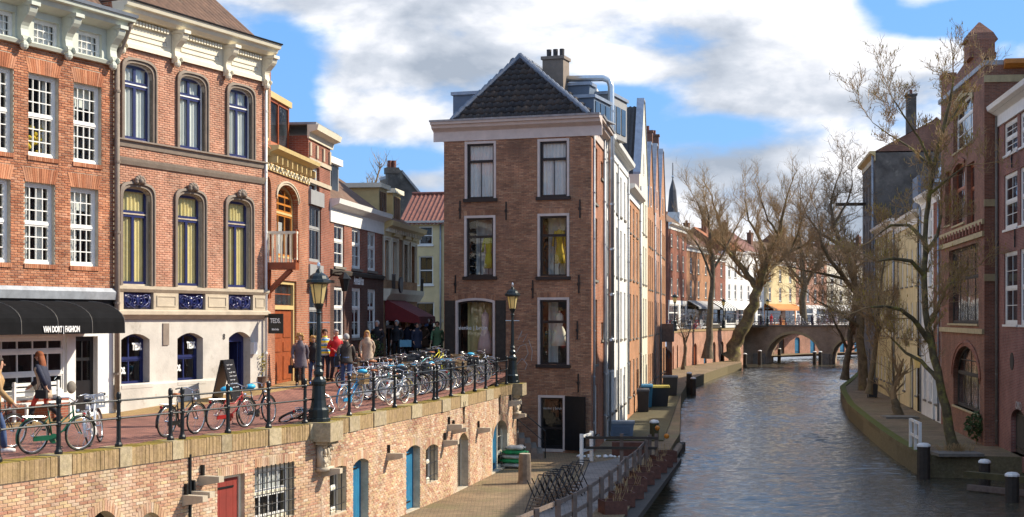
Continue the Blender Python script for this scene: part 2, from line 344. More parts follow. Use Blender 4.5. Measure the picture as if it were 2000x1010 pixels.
# ------------------------------------------------------------------ facade toolkit
class Fr:
    """a vertical plane from A to B (world xy, left to right as seen from outside); local x along it, y inward, z up"""
    def __init__(s, A, B, zb=0, root=None):
        s.A = Vector(A); s.B = Vector(B); s.U = (s.B-s.A).normalized(); s.W = (s.B-s.A).length; s.zb = zb
        s.ang = atan2(s.U.y, s.U.x); s.root = root; s.rz = 0; s.o = Vector((0,0,0))
    def make(s, name, label, cat, group=None):
        s.root = empty(name, (s.A.x, s.A.y, s.zb), s.ang, label, cat, group); return s
    def under(s, fr):
        """share another facade's root"""
        s.root = fr.root; s.rz = s.ang-fr.ang
        d = s.A-fr.A; n = Vector((-fr.U.y, fr.U.x)); s.o = Vector((d.dot(fr.U), d.dot(n), s.zb-fr.zb)); return s
    def L(s, u, y=0, z=0):
        c, q = cos(s.rz), sin(s.rz); return (s.o.x+u*c-y*q, s.o.y+u*q+y*c, s.o.z+z)
    def Wd(s, u, y=0, z=0):
        n = Vector((-s.U.y, s.U.x)); p = s.A+s.U*u+n*y; return Vector((p.x, p.y, s.zb+z))
    def px(s, x, y=HOR):
        rx = (x-1000)/FPX; u = (s.A.x-s.A.y*rx)/(s.U.y*rx-s.U.x); d = s.A.y+u*s.U.y
        return u, CAMZ-(y-HOR)/FPX*d-s.zb
    def op(s, xl, xr, yt, yb, rise=0, p=0, **k):
        xm = (xl+xr)/2; return dict(u0=s.px(xl)[0], u1=s.px(xr)[0], z0=s.px(xm, yb)[1], z1=s.px(xm, yt)[1], rise=rise, p=p, **k)
    def b(s, mb, name, mats, loc=(0,0,0), smooth=False, parent=None):
        if parent: return mb.build(name, mats, parent, loc, 0, smooth)
        return mb.build(name, mats, s.root, s.L(*loc), s.rz, smooth)
def O(u0, u1, z0, z1, rise=0, p=0, **k): return dict(u0=u0, u1=u1, z0=z0, z1=z1, rise=rise, p=p, **k)
def archz(o, t):
    """height of the head of an opening at fraction t"""
    if not o['rise']: return o['z1']
    s = abs(2*t-1); p = o['p']
    return o['z1']-o['rise']+o['rise']*((1-s*s) if not p else max(0, 1-s**p)**(1/p))
def arch_pts(o, n=10, grow=0):
    u0, u1 = o['u0']-grow, o['u1']+grow
    return [(lerp(u0, u1, (1-cos(pi*i/n))/2), archz(o, (1-cos(pi*i/n))/2)+grow) for i in range(n+1)]
def wall_mb(W, z0, z1, ops, thick=.3, mi=0, x0=0, cap=False):
    m = MB(); ops = [o for o in ops if o['u1'] > x0 and o['u0'] < W]
    us = sorted({x0, W, *[min(max(o[k], x0), W) for o in ops for k in ('u0', 'u1')]}); zs = sorted({z0, z1, *[min(max(o[k], z0), z1) for o in ops for k in ('z0', 'z1')]})
    for i in range(len(us)-1):
        j = 0
        while j < len(zs)-1:
            uc = (us[i]+us[i+1])/2
            free = lambda jj: not any(o['u0'] < uc < o['u1'] and o['z0'] < (zs[jj]+zs[jj+1])/2 < o['z1'] for o in ops)
            if not free(j): j += 1; continue
            k = j
            while k+1 < len(zs)-1 and free(k+1): k += 1
            m.quad((us[i],0,zs[j]), (us[i+1],0,zs[j]), (us[i+1],0,zs[k+1]), (us[i],0,zs[k+1]), mi); j = k+1
    for o in ops:
        a, b, c, d = o['u0'], o['u1'], o['z0'], o['z1']
        h = arch_pts(o) if o['rise'] else [(a, d), (b, d)]
        m.quad((a,0,c), (a,thick,c), (a,thick,h[0][1]), (a,0,h[0][1]), mi); m.quad((b,thick,c), (b,0,c), (b,0,h[-1][1]), (b,thick,h[-1][1]), mi)
        m.quad((a,0,c), (b,0,c), (b,thick,c), (a,thick,c), mi)
        for p, q in zip(h, h[1:]):
            m.quad((p[0],0,p[1]), (p[0],thick,p[1]), (q[0],thick,q[1]), (q[0],0,q[1]), mi)
            if o['rise'] and (p[1] < d-1e-5 or q[1] < d-1e-5): m.quad((p[0],0,p[1]), (q[0],0,q[1]), (q[0],0,d), (p[0],0,d), mi)
    return m
_BR = {}
def unit_brick(mat, w=.208, h=.052, d=.014):
    k = (mat, w, h, d)
    if k not in _BR:
        m = MB(); c = .004
        m.add([(0,0,0),(w,0,0),(w,0,h),(0,0,h),(c,-d,c),(w-c,-d,c),(w-c,-d,h-c),(c,-d,h-c)], [(4,5,6,7),(0,1,5,4),(1,2,6,5),(2,3,7,6),(3,0,4,7)])
        _BR[k] = m.mesh('brick', mat)
    return _BR[k]
def brickwork(fr, W, z0, z1, ops, mat, parent, near=300, bw=.22, bh=.062, depth=.014, x0=0, vis=None, pl=None):
    """real bricks in running bond round the openings: the ones largest in view singly, the rest as one mass"""
    j = .011; full = []; rest = MB(); row = 0; z = z0; rnd = random.Random(len(ops)+int(W*100))
    while z+bh <= z1+1e-6:
        zc = z+bh/2; bl = []
        for o in ops:
            g = o.get('gap', 0)
            if o['z0']-g < zc < o['z1']+g:
                if o['rise'] and zc > o['z1']-o['rise']-.001:
                    ts = [i/40 for i in range(41) if archz(o, i/40)+g > zc]
                    if ts: bl.append((lerp(o['u0'], o['u1'], ts[0])-g, lerp(o['u0'], o['u1'], ts[-1])+g))
                else: bl.append((o['u0']-g, o['u1']+g))
        bl.sort(); free = []; c = x0
        for a, b in bl:
            if a > c: free.append((c, a))
            c = max(c, b)
        if c < W: free.append((c, W))
        st = (row % 2)*bw/2
        for a, b in free:
            k = math.floor((a-st)/bw); u = st+k*bw
            while u < b:
                s, e = max(u, a)+(j/2 if u > a else 0), min(u+bw, b)-j/2
                if e-s > .03:
                    dd = depth+rnd.uniform(-.004, .004)
                    if e-s > bw-j-.002: full.append((s, z, dd))
                    else: put_brick(rest, s, e, z, bh-j, dd)
                u += bw
        z += bh; row += 1
    def key(q):
        w = fr.Wd(q[0]+.1, 0, q[1]); x, y = proj(w)
        ok = 0 < x < 2000 and 0 < y < 1010 and (vis is None or vis(x, y))
        return (0 if ok else 1, w.y)
    full.sort(key=key); me = unit_brick(mat, bw-j, bh-j)
    for s, zz, dd in full[:near]:
        loc = (s, 0, zz) if pl else fr.L(s, 0, zz)
        link('brick', me, parent, loc, 0 if pl else fr.rz)
    for s, zz, dd in full[near:]: put_brick(rest, s, s+bw-j, zz, bh-j, dd)
    r = rest.build('brickwork', mat, parent, (0,0,0) if pl else fr.L(0,0,0), 0 if pl else fr.rz); r['kind'] = 'stuff'
def put_brick(m, s, e, z, h, d):
    c = .004
    m.add([(s,0,z),(e,0,z),(e,0,z+h),(s,0,z+h),(s+c,-d,z+c),(e-c,-d,z+c),(e-c,-d,z+h-c),(s+c,-d,z+h-c)], [(4,5,6,7),(0,1,5,4),(1,2,6,5),(2,3,7,6),(3,0,4,7)])
def voussoirs(fr, o, mat, h=.24, n=None, fan=.35, flat=False, parent=None):
    """soldier course of single bricks over an opening"""
    m = MB(); w = o['u1']-o['u0']; n = n or max(6, int(w/.068)); uc = (o['u0']+o['u1'])/2
    for i in range(n):
        t0, t1 = (i+.08)/n, (i+.92)/n
        a0, a1 = lerp(o['u0'], o['u1'], t0), lerp(o['u0'], o['u1'], t1); zb0, zb1 = archz(o, t0), archz(o, t1)
        f0, f1 = (a0-uc)/(w/2)*fan*h, (a1-uc)/(w/2)*fan*h
        q0, q1 = (o['z1']+h-zb0, o['z1']+h-zb1) if flat else (h, h)
        m.hexa([(a0,-.02,zb0),(a1,-.02,zb1),(a1,.02,zb1),(a0,.02,zb0),(a0+f0,-.02,zb0+q0),(a1+f1,-.02,zb1+q1),(a1+f1,.02,zb1+q1),(a0+f0,.02,zb0+q0)])
    r = fr.b(m, 'brick_lintel', mat, parent=parent); r['kind'] = 'stuff'; return r
_PN = {}
def pane_mesh(w, h, mat):
    k = (round(w, 2), round(h, 2), mat)
    if k not in _PN: _PN[k] = MB().quad((0,0,0), (k[0],0,0), (k[0],0,k[1]), (0,0,k[1])).mesh('pane', mat)
    return _PN[k]
def window(fr, o, bands=((0, 1, 1, 1),), fm='white', sm=None, pm='glass', rec=.12, ft=.07, st=.045, bt=.025, sill=None, curtain=None, name='window', split=True, box=None):
    """frame > sash, pane, sill, curtain ; bands: (from, to, columns, rows) as fractions of the height"""
    sm = sm or fm; a, b, c, d = o['u0'], o['u1'], o['z0'], o['z1']; w, h = b-a, d-c; m = MB()
    m.box(0, ft, 0, .09, 0, h); m.box(w-ft, w, 0, .09, 0, h); m.box(ft, w-ft, 0, .09, 0, ft)
    if o['rise']:
        oo = dict(u0=0, u1=w, z0=0, z1=h, rise=o['rise'], p=o['p']); q = arch_pts(oo, 12)
        for (x0, y0), (x1, y1) in zip(q, q[1:]): m.hexa([(x0,0,y0-ft),(x1,0,y1-ft),(x1,.09,y1-ft),(x0,.09,y0-ft),(x0,0,y0),(x1,0,y1),(x1,.09,y1),(x0,.09,y0)])
    else: m.box(ft, w-ft, 0, .09, h-ft, h)
    for f0, f1, *_ in bands:
        if f0 > 0: m.box(ft, w-ft, .002, .092, f0*h-ft*.4, f0*h+ft*.4)
    wo = fr.b(m, name, fm, (a, rec, c))
    for f0, f1, cs, rs in bands:
        z0, z1 = (f0*h+ft*.4 if f0 > 0 else ft), (f1*h-ft*.4 if f1 < 1 else h-ft)
        m = MB(); x0, x1 = ft, w-ft; pw, ph = (x1-x0)/cs, (z1-z0)/rs
        m.box(x0, x0+st, .02, .06, z0, z1); m.box(x1-st, x1, .02, .06, z0, z1); m.box(x0+st, x1-st, .02, .06, z0, z0+st); m.box(x0+st, x1-st, .02, .06, z1-st, z1)
        for i in range(1, cs): m.box(x0+i*pw-bt/2, x0+i*pw+bt/2, .022, .058, z0+st, z1-st)
        for i in range(1, rs): m.box(x0+st, x1-st, .024, .056, z0+i*ph-bt/2, z0+i*ph+bt/2)
        m.build('sash', sm, wo)
        if split and cs*rs > 1:
            for i in range(cs):
                for k in range(rs): link('pane', pane_mesh(pw, ph, pm), wo, (x0+i*pw, .04, z0+k*ph))
        else: link('pane', pane_mesh(x1-x0, z1-z0, pm), wo, (x0, .04, z0))
    if sill:
        MB().box(-.06, w+.06, -rec-.07, .0, -.09, 0).build('sill', sill, wo)
    if curtain:
        cm, f0, f1, g0, g1 = curtain
        folds(f0*w, f1*w, g0*h, g1*h, .11).build('curtain', cm, wo)
    return wo
def folds(x0, x1, z0, z1, y, amp=.025, wl=.16):
    m = MB(); n = max(6, int((x1-x0)/wl*6)); vs = []
    for i in range(n+1):
        x = lerp(x0, x1, i/n); yy = y+amp*sin(x/wl*2*pi)+.3*amp*sin(x*37); vs += [(x,yy,z0), (x,yy,z1)]
    return m.add(vs, [(2*i, 2*i+2, 2*i+3, 2*i+1) for i in range(n)])
def surround(fr, o, mat, w=.12, proud=.04, name='window_surround', sides=True):
    """an architrave round the opening, also lining the head"""
    m = MB(); q = arch_pts(o, 14) if o['rise'] else [(o['u0'], o['z1']), (o['u1'], o['z1'])]
    uc = (o['u0']+o['u1'])/2; hw = (o['u1']-o['u0'])/2
    pin = [(o['u0'], o['z0'])]+q+[(o['u1'], o['z0'])]
    po = [(o['u0']-w, o['z0'])]+[(uc+(x-uc)*(hw+w)/hw, z+w) for x, z in q]+[(o['u1']+w, o['z0'])]
    if not sides: pin, po = pin[1:-1], po[1:-1]
    for i in range(len(pin)-1):
        a, b, c, d = pin[i], pin[i+1], po[i+1], po[i]
        m.hexa([(a[0],-proud,a[1]),(b[0],-proud,b[1]),(b[0],.12,b[1]),(a[0],.12,a[1]),(d[0],-proud,d[1]),(c[0],-proud,c[1]),(c[0],.02,c[1]),(d[0],.02,d[1])])
        m.hexa([(lerp(a[0],d[0],.55),-proud*1.9,lerp(a[1],d[1],.55)),(lerp(b[0],c[0],.55),-proud*1.9,lerp(b[1],c[1],.55)),(lerp(b[0],c[0],.55),0,lerp(b[1],c[1],.55)),(lerp(a[0],d[0],.55),0,lerp(a[1],d[1],.55)),
                (d[0],-proud*1.6,d[1]),(c[0],-proud*1.6,c[1]),(c[0],0,c[1]),(d[0],0,d[1])])
    return fr.b(m, name, mat)
def mould(fr, u0, u1, prof, mat, name='cornice', parent=None, ends=True):
    """profile (outward, z) swept along the facade"""
    m = MB(); k = len(prof); vs = [(u0,-o_,z) for o_, z in prof]+[(u1,-o_,z) for o_, z in prof]
    m.add(vs, [(i, i+k, i+k+1, i+1) for i in range(k-1)]+([tuple(range(k)), tuple(range(2*k-1, k-1, -1))] if ends else [])+[(k-1, 2*k-1, k, 0)])
    return fr.b(m, name, mat, parent=parent)
def body(fr, W, D_, z0, z1, mat, ops_int=None, dy=.31):
    m = MB(); y = .002
    m.quad((0,y,z0), (0,D_,z0), (0,D_,z1), (0,y,z1)); m.quad((W,y,z0), (W,y,z1), (W,D_,z1), (W,D_,z0)); m.quad((0,D_,z0), (W,D_,z0), (W,D_,z1), (0,D_,z1))
    fr.b(m, 'side_wall', mat)
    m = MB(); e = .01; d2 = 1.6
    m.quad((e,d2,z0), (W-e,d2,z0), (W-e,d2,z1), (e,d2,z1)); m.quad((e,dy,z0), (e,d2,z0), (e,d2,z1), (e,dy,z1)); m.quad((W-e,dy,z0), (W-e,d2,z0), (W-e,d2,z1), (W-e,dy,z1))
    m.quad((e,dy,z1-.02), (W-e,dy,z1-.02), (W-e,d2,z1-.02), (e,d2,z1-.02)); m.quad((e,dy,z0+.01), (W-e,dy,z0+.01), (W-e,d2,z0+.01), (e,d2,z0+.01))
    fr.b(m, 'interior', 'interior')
def ridge_roof(fr, W, D_, z0, rise, mat, over=.3, along=True, tiles=True, thick=.12):
    """pitched roof with corrugated slopes; ridge parallel to the facade when along, else gable to the front"""
    m = MB(); st = .26
    if along:
        n = int((W)/st*4); 
        for s in (0, 1):
            y0, y1 = (-over, D_/2) if s == 0 else (D_+over, D_/2)
            zz0 = z0-over*rise/(D_/2)
            vs = []
            for i in range(n+1):
                x = W*i/n; q = .035*sin(x/st*2*pi); vs += [(x,y0,zz0+q), (x,y1,z0+rise+q)]
            m.add(vs, [(2*i, 2*i+2, 2*i+3, 2*i+1) for i in range(n)])
        o = fr.b(m, 'roof', mat)
        for x in (.02, W-.02): fr.b(MB().add([(x,0,z0-.01), (x,D_,z0-.01), (x,D_/2,z0+rise-.03)], [(0,1,2)]), 'gable_wall', 'tb_brown')
        fr.b(MB().tube([(0,D_/2,z0+rise), (W,D_/2,z0+rise)], .11, 8), 'ridge', mat)
    else:
        n = int(D_/st*4)
        for s in (0, 1):
            x0, x1 = (0, W/2) if s == 0 else (W, W/2); vs = []
            for i in range(n+1):
                y = .25+(D_-.25)*i/n; q = .035*sin(y/st*2*pi); vs += [(x0,y,z0+q), (x1,y,z0+rise+q)]
            m.add(vs, [(2*i, 2*i+2, 2*i+3, 2*i+1) for i in range(n)])
        o = fr.b(m, 'roof', mat)
    return o
_FT = {}
def text_mesh(s, size, mat, ext=.004, align='CENTER', bold=0, xs=1):
    cu = bpy.data.curves.new('lettering', 'FONT'); cu.body = s; cu.size = size; cu.extrude = ext; cu.align_x = align; cu.offset = bold; cu.resolution_u = 3
    o = bpy.data.objects.new('lettering', cu); COL.objects.link(o)
    dg = bpy.context.evaluated_depsgraph_get(); me = bpy.data.meshes.new_from_object(o.evaluated_get(dg))
    bpy.data.objects.remove(o); bpy.data.curves.remove(cu)
    me.materials.clear(); me.materials.append(MAT(mat))
    for v in me.vertices: v.co = (v.co.x*xs, -v.co.z, v.co.y)       # stand it up, facing -y
    me.name = 'lettering'; return me
def lettering(fr, s, u, y, z, size, mat='lettering', parent=None, **k):
    me = text_mesh(s, size, mat, **k)
    return link('lettering', me, parent or fr.root, (u, y, z) if parent else fr.L(u, y, z), 0 if parent else fr.rz)
def drainpipe(fr, u, z0, z1, r=.05, mat='zinc', y=-.09, name='drainpipe', n=8):
    m = MB(); m.tube([(0,0,0), (0,0,z1-z0)], r, n); o = fr.b(m, name, mat, (u, y, z0), True)
    k = max(2, int((z1-z0)/1.8)); me = MB().tube([(0,0,-.03), (0,0,.03)], r*1.25, n).mesh('pipe_bracket', mat)
    for i in range(k): link('pipe_bracket', me, o, (0, 0, (i+.5)*(z1-z0)/k))
    return o
def anchors(fr, spots, L=.75):
    for x, y in spots:
        u, z = fr.px(x, y); m = MB(); m.box(-.025, .025, -.07, -.02, -L/2, L/2); m.box(-.05, .05, -.09, -.06, -.06, .06)
        fr.b(m, 'wall_anchor', 'blackpaint', (u, 0, z))

# ------------------------------------------------------------------ layout lines
WH, WAT = -3.0, -3.9                         # wharf and water level
A2 = Vector((-10.3, 39.2)); DL = Vector((.414, .910)).normalized()
def onpx(A, d, x):                           # point on a line at pixel column x
    rx = (x-1000)/FPX; u = (A.x-A.y*rx)/(d.y*rx-d.x); return A+d*u
E2 = onpx(A2, DL, 517); D3 = Vector((.1, 1)).normalized(); E3 = onpx(E2, D3, 602); E4 = onpx(E3, D3, 645)
D5 = Vector((.14, 1)).normalized(); E5 = onpx(E4, D5, 749); E6 = onpx(E5, D5, 815)
S2 = onpx(A2, DL, 223); S1 = S2-DL*9.6
CL, CR = Vector((-2.84, 62.0)), Vector((3.2, 59.9))
CP = [Vector(p) for p in ((-11.8, 18.4), (-4.53, 35.2), (-2.03, 45.3), (.16, 56.2))]        # quay coping, outer edge
DR = Vector((.15, 1)).normalized()           # left bank row of canal houses
def rowpt(d): return Vector((CR.x+.15*(d-CR.y), d))
fy = [S1.y, S2.y, E2.y, E3.y, E4.y, E5.y, E6.y, 84]; fx = [S1.x, S2.x, E2.x, E3.x, E4.x, E5.x, E6.x, -4.3]; fz = [-.02, 0, .38, .42, .46, .6, .68, .75]
cy = [p.y for p in CP]+[57.2, 57.3, 62, 84]; cx = [p.x for p in CP]+[.3, -2.6, -2.6, -2.0]
def ground(x, y):
    if y > 57.2: c = interp(cy, cx, y)
    else: c = interp([p.y for p in CP], [p.x for p in CP], y)
    f = interp(fy, fx, y); w = min(1, max(0, (c-.45-x)/max(.1, c-.45-f))); s_ = min(1, max(0, (y-53)/6)); return interp(fy, fz, y)*(w+(1-w)*s_)
def gpx(x, y):
    """street point seen at a pixel"""
    d = 20.0
    while d < 95:
        p = px2(x, y, d)
        if p.z <= ground(p.x, p.y): break
        d += .02
    p.z = ground(p.x, p.y); return p

# ------------------------------------------------------------------ the setting
def sheet(name, pts, z, mat, kind='structure'):
    m = MB(); m.add([(x, y, z if not callable(z) else z(x, y)) for x, y in pts], [tuple(range(len(pts)))]); o = m.build(name, mat); o['kind'] = kind; return o
sheet('ground', [(-900, -200), (1200, -200), (1200, 2500), (-900, 2500)], -6, 'mud')
# upper street: rows from the coping to the facades
m = MB(); ys = [14+.8*i for i in range(54)]+[57.25, 57.35]+[58+.9*i for i in range(30)]
for i, y in enumerate(ys):
    c = interp([p.y for p in CP], [p.x for p in CP], y) if y <= 57.3 else interp(cy, cx, y); f = interp(fy, fx, y)-.6
    for k in range(9): x = lerp(c-.46, f, k/8); m.v.append((x, y, ground(x, y)))
for i in range(len(ys)-1):
    for k in range(8): a = i*9+k; m.f.append((a, a+9, a+10, a+1)); m.m.append(1 if k >= 6 and ys[i] < 51 else 0)
st = m.build('street', ['tb_paving', 'tb_paveyellow']); st['kind'] = 'structure'
# solid body under the street and the wharf
# wharf ground
EDGE = [(2.0, 34), (3.7, 45), (5.5, 55), (7.0, 64.5), (7.9, 70), (12.06, 106), (14.2, 121), (14.9, 127.6), (19.5, 148), (24.4, 168), (28, 181), (30.5, 200)]
back = [(31, 210), (29, 195), (23.3, 180), (18, 165), (15.5, 150), (13.4, 124), (12.5, 122), (3, 62), (-3, 62), (-3, 57), (-3.4, 47), (-6.4, 35), (-10.6, 26), (-14, 18), (-2, 18)]
w = sheet('wharf', EDGE+back, WH, 'tb_wharf')
m = MB()
for (a, b) in zip([(-2, 18)]+EDGE, EDGE): m.quad((a[0],a[1],WAT-.6), (b[0],b[1],WAT-.6), (b[0],b[1],WH), (a[0],a[1],WH))
m.build('edge_wall', 'wharf_edge', w)
REDGE = [(20.6, 58.4), (16.35, 59.3), (17.1, 66), (18.0, 72.5), (19.4, 82), (21.3, 94), (24, 108), (26.1, 118), (29.5, 130), (35, 150), (42, 180), (47.5, 203)]
w = sheet('wharf_right', [(21, 58.4), (21, 60)][:1]+REDGE[1:]+[(62, 203), (50, 160), (36, 126), (30.5, 125), (21.5, 62)], WH, 'tb_wharf')
m = MB()
for a, b in zip(REDGE, REDGE[1:]): m.quad((a[0],a[1],WAT-.6), (b[0],b[1],WAT-.6), (b[0],b[1],WH), (a[0],a[1],WH))
m.build('edge_wall', 'wharf_edge', w)
m = MB()
for a, b in zip(REDGE[1:], REDGE[2:]):
    a, b = Vector(a), Vector(b); n = Vector(((b-a).y, -(b-a).x)).normalized()*.38; k = max(1, int((b-a).length/1.1))
    for i in range(k):
        p, q = a.lerp(b, (i+.01)/k), a.lerp(b, (i+.99)/k)
        m.hexa([(p.x-n.x*.1,p.y-n.y*.1,WH-.16),(q.x-n.x*.1,q.y-n.y*.1,WH-.16),(q.x+n.x,q.y+n.y,WH-.16),(p.x+n.x,p.y+n.y,WH-.16),(p.x-n.x*.1,p.y-n.y*.1,WH+.05),(q.x-n.x*.1,q.y-n.y*.1,WH+.05),(q.x+n.x,q.y+n.y,WH+.05),(p.x+n.x,p.y+n.y,WH+.05)])
m.build('edge_stones', 'wharf_edge', w)['kind'] = 'stuff'

# canal water: a rippled sheet with real wavelets
import numpy as np
ys_ = np.concatenate([np.arange(24, 206, .125), np.arange(206, 262, .4)]); NX = 150
xl = np.interp(ys_, [q[1] for q in EDGE]+[225, 262], [q[0] for q in EDGE]+[36, 56])-1.2; xr = np.interp(ys_, [q[1] for q in REDGE[1:]]+[262], [q[0] for q in REDGE[1:]]+[95])+1.2
xr = np.where(ys_ < 61, 24.0, np.where(ys_ < 63, np.maximum(xr, 21.0), xr)); tt = np.linspace(0, 1, NX+1)
X = xl[:, None]+(xr-xl)[:, None]*tt[None]; Y = np.repeat(ys_[:, None], NX+1, 1); Z = np.zeros_like(X); rw = np.random.RandomState(4)
for i in range(26):
    wl = .3*1.045**i*rw.uniform(.9, 1.1); an = rw.normal(1.42, .42); ph = rw.uniform(0, 6.28); k_ = 2*pi/wl
    Z += wl*.0066*np.sin(k_*(X*cos(an)+Y*sin(an))+ph+.6*np.sin(X*.9*rw.uniform(.5, 1.5)+Y*.5*rw.uniform(.5, 1.5)))
Z *= .7+.28*np.sin(X*.43+Y*.21)*np.sin(Y*.17-X*.2+1)+.2*np.sin(X*.9-Y*.37)*np.sin(Y*.08+X*.3)
wm = MB(); wm.v = np.stack([X, Y, Z+WAT], -1).reshape(-1, 3).tolist(); r_ = np.arange(len(ys_)-1)[:, None]*(NX+1)+np.arange(NX)[None]; r_ = r_.reshape(-1)
wm.f = np.stack([r_, r_+1, r_+NX+2, r_+NX+1], -1).tolist(); me = bpy.data.meshes.new('water'); me.from_pydata(wm.v, [], wm.f); me.materials.append(MAT('water')); me.polygons.foreach_set('use_smooth', [True]*len(me.polygons))
wo_ = link('water', me); wo_['kind'] = 'structure'
MB().quad((-40, 0, WAT-.06), (160, 0, WAT-.06), (160, 24, WAT-.06), (-40, 24, WAT-.06)).quad((10, 261, WAT-.05), (160, 261, WAT-.05), (160, 500, WAT-.02), (10, 500, WAT-.02)).build('water', 'water')['kind'] = 'structure'
# ------------------------------------------------------------------ quay wall below the street
qw = empty('quay_wall', (CP[0].x, CP[0].y, WH), 0, 'tall brick quay wall with mossy coping carrying the street railing above the wharf', 'wall')
class Q: pass
SEG = []
for A, B in zip(CP, CP[1:]):
    f = Fr(A, B, WH); f.root = qw; f.rz = f.ang; f.o = Vector((A.x-CP[0].x, A.y-CP[0].y, 0)); SEG.append(f)
H = -WH-.36                                   # brick up to the coping
s0, s1, s2 = SEG
qops = [[s0.op(165, 235, 998, 1100, .35), s0.op(262, 320, 1001, 1100, .3), s0.op(424, 477, 928, 1100), s0.op(497, 574, 908, 1014)],
        [s1.op(643, 676, 911, 1002, .06), s1.op(689, 719, 896, 1062, .12), s1.op(793, 820, 870, 1002, .12), s1.op(831, 855, 868, 942, .12)],
        [s2.op(893, 914, 846, 956, .28), s2.op(962, 991, 821, 917, .62, 2)]]
for f, ops in zip(SEG, qops):
    for o in ops: o['z0'] = max(.02, o['z0']); o['gap'] = .0
    mb = wall_mb(f.W, -.8, H+.02, ops, .34); seg = f.b(mb, 'wall_section', 'mortar_quay')
    n = (230, 70, 0)[SEG.index(f)]
    brickwork(f, f.W, 0, H, [dict(o, gap=.0, z1=o['z1']+.2) if o['rise'] < .5 else dict(o, gap=.2) for o in ops], 'brick_quay', seg, near=n, pl=True, bh=.064)
    for o in ops: voussoirs(f, o, 'brick_quay', .2 if o['rise'] < .5 else .22, fan=.1 if not o['rise'] else .35)
    m = MB(); e = .36; m.quad((0,e,-.1), (f.W,e,-.1), (f.W,e,H), (0,e,H)); f.b(m, 'backing', 'interior')
# end of the wall, beside the stair
ef = Fr(CP[3], CP[3]+Vector((-2.9, 1.1)), WH); 
endf = Fr(CP[3], Vector((-2.6, 57.4)), WH); endf.root = qw; endf.rz = endf.ang; endf.o = Vector((CP[3].x-CP[0].x, CP[3].y-CP[0].y, 0))
endf.b(MB().quad((0,0,-.5), (endf.W,0,-.5), (endf.W,0,H+.3), (0,0,H+.3)), 'end_wall', 'tb_pink')
# coping: soldier bricks and stone blocks
nb = 0; mass = MB(); cb = {}
for f in SEG:
    u = 0
    stones = {0: [(125, 24), (243, 24), (345, 22), (440, 20), (535, 24)], 1: [(690, 20), (740, 24), (812, 20)], 2: [(870, 16), (905, 14), (955, 14)]}[SEG.index(f)]
    su = [(f.px(x-w/2)[0], f.px(x+w/2)[0]) for x, w in stones]
    if f is s0: su.append((f.W-.55, f.W+.02))
    for a, b in su:
        m = MB(); m.box(a+.006, b-.006, -.045, .46, H, -WH+.012); f.b(m, 'coping_stone', 'coping_stone')
    while u < f.W-.03:
        if any(a-.06 < u < b for a, b in su): u += .0335; continue
        x, y = proj(f.Wd(u, 0, 3)); h = random.uniform(-.012, .012)
        if 0 < x < 700 and nb < 290:
            k = int(u*97) % 4
            if k not in cb: cb[k] = MB().box(0, .056, -.035-h*.4, .45, 0, .355+h*.6).mesh('coping_brick', 'coping')
            link('coping_brick', cb[k], qw, f.L(u, 0, H+.003), f.rz); nb += 1
        else:
            c, q = cos(f.rz), sin(f.rz); o_ = f.L(0, 0, 0)
            mass.hexa([(o_[0]+a*c-b*q, o_[1]+a*q+b*c, o_[2]+z) for z in (H+.003, -WH+h) for a, b in ((u, -.03), (u+.055, -.03), (u+.055, .45), (u, .45))])
        u += .06
mass.build('coping_bricks', 'coping', qw)['kind'] = 'stuff'
# doors and windows in the quay wall
def plank_door(f, o, mat, rec=.2, n=5, name='door', frame=None):
    w, h = o['u1']-o['u0'], o['z1']-o['z0']; m = MB(); pw = w/n
    oo = dict(u0=0, u1=w, z0=0, z1=h, rise=o['rise'], p=o['p'])
    m.box(0, w, .03, .07, 0, h-.01); d = f.b(m, name, mat, (o['u0'], rec, o['z0']))
    for i in range(n):
        g = MB(); t = archz(oo, (i+.5)/n); g.box(i*pw+.004, (i+1)*pw-.004, 0, .03, .02, t-.01); g.build('plank', mat, d)
    g = MB(); g.box(.02, w*.75, -.02, -.001, h*.86-.02, h*.86+.02); g.box(.02, w*.75, -.02, -.001, h*.12-.02, h*.12+.02); g.build('strap_hinge', 'iron', d)
    if frame:
        g = MB(); g.box(0, .07, -.03, .06, 0, h); g.box(w-.07, w, -.03, .06, 0, h); g.box(.07, w-.07, -.03, .06, h-.07, h); g.build('door_frame', frame, d)
    return d
plank_door(s0, qops[0][2], 'door_red', .12, 4, frame='cream'); d1 = plank_door(s1, qops[1][1], 'door_blue'); plank_door(s1, qops[1][2], 'door_blue')
wq = window(s0, qops[0][3], ((0, .5, 4, 1), (.5, 1, 4, 1)), 'cream', 'white', 'glass', .14, .08, .05, .04, curtain=('curtain_white', .1, .9, .5, .98))
def bars(f, o, nx, nz, parent=None, y=-.03):
    m = MB(); w, h = o['u1']-o['u0'], o['z1']-o['z0']
    for i in range(nx): x = (i+.5)*w/nx; m.tube([(x,y,-.04), (x,y,h+.02)], .014, 5)
    for i in range(nz): z = (i+.5)*h/nz; m.tube([(-.04,y,z), (w+.04,y,z)], .012, 5)
    f.b(m, 'window_bars', 'blackpaint', (o['u0'], 0, o['z0']))
bars(s0, qops[0][3], 9, 5)
window(s1, qops[1][0], ((0, .5, 2, 1), (.5, 1, 2, 1)), 'cream', 'white', 'glass', .22); bars(s1, qops[1][0], 3, 3, y=.05)
window(s1, qops[1][3], ((0, .5, 2, 1), (.5, 1, 2, 1)), 'cream', 'white', 'glass', .22); bars(s1, qops[1][3], 3, 3, y=.05)
window(s0, qops[0][0], ((0, 1, 2, 1),), 'wood_dark', None, 'pane_dark', .25); window(s0, qops[0][1], ((0, 1, 2, 1),), 'cream', None, 'glass', .16)
plank_door(s2, qops[2][0], 'wood_dark', .25, 4, frame='cream')
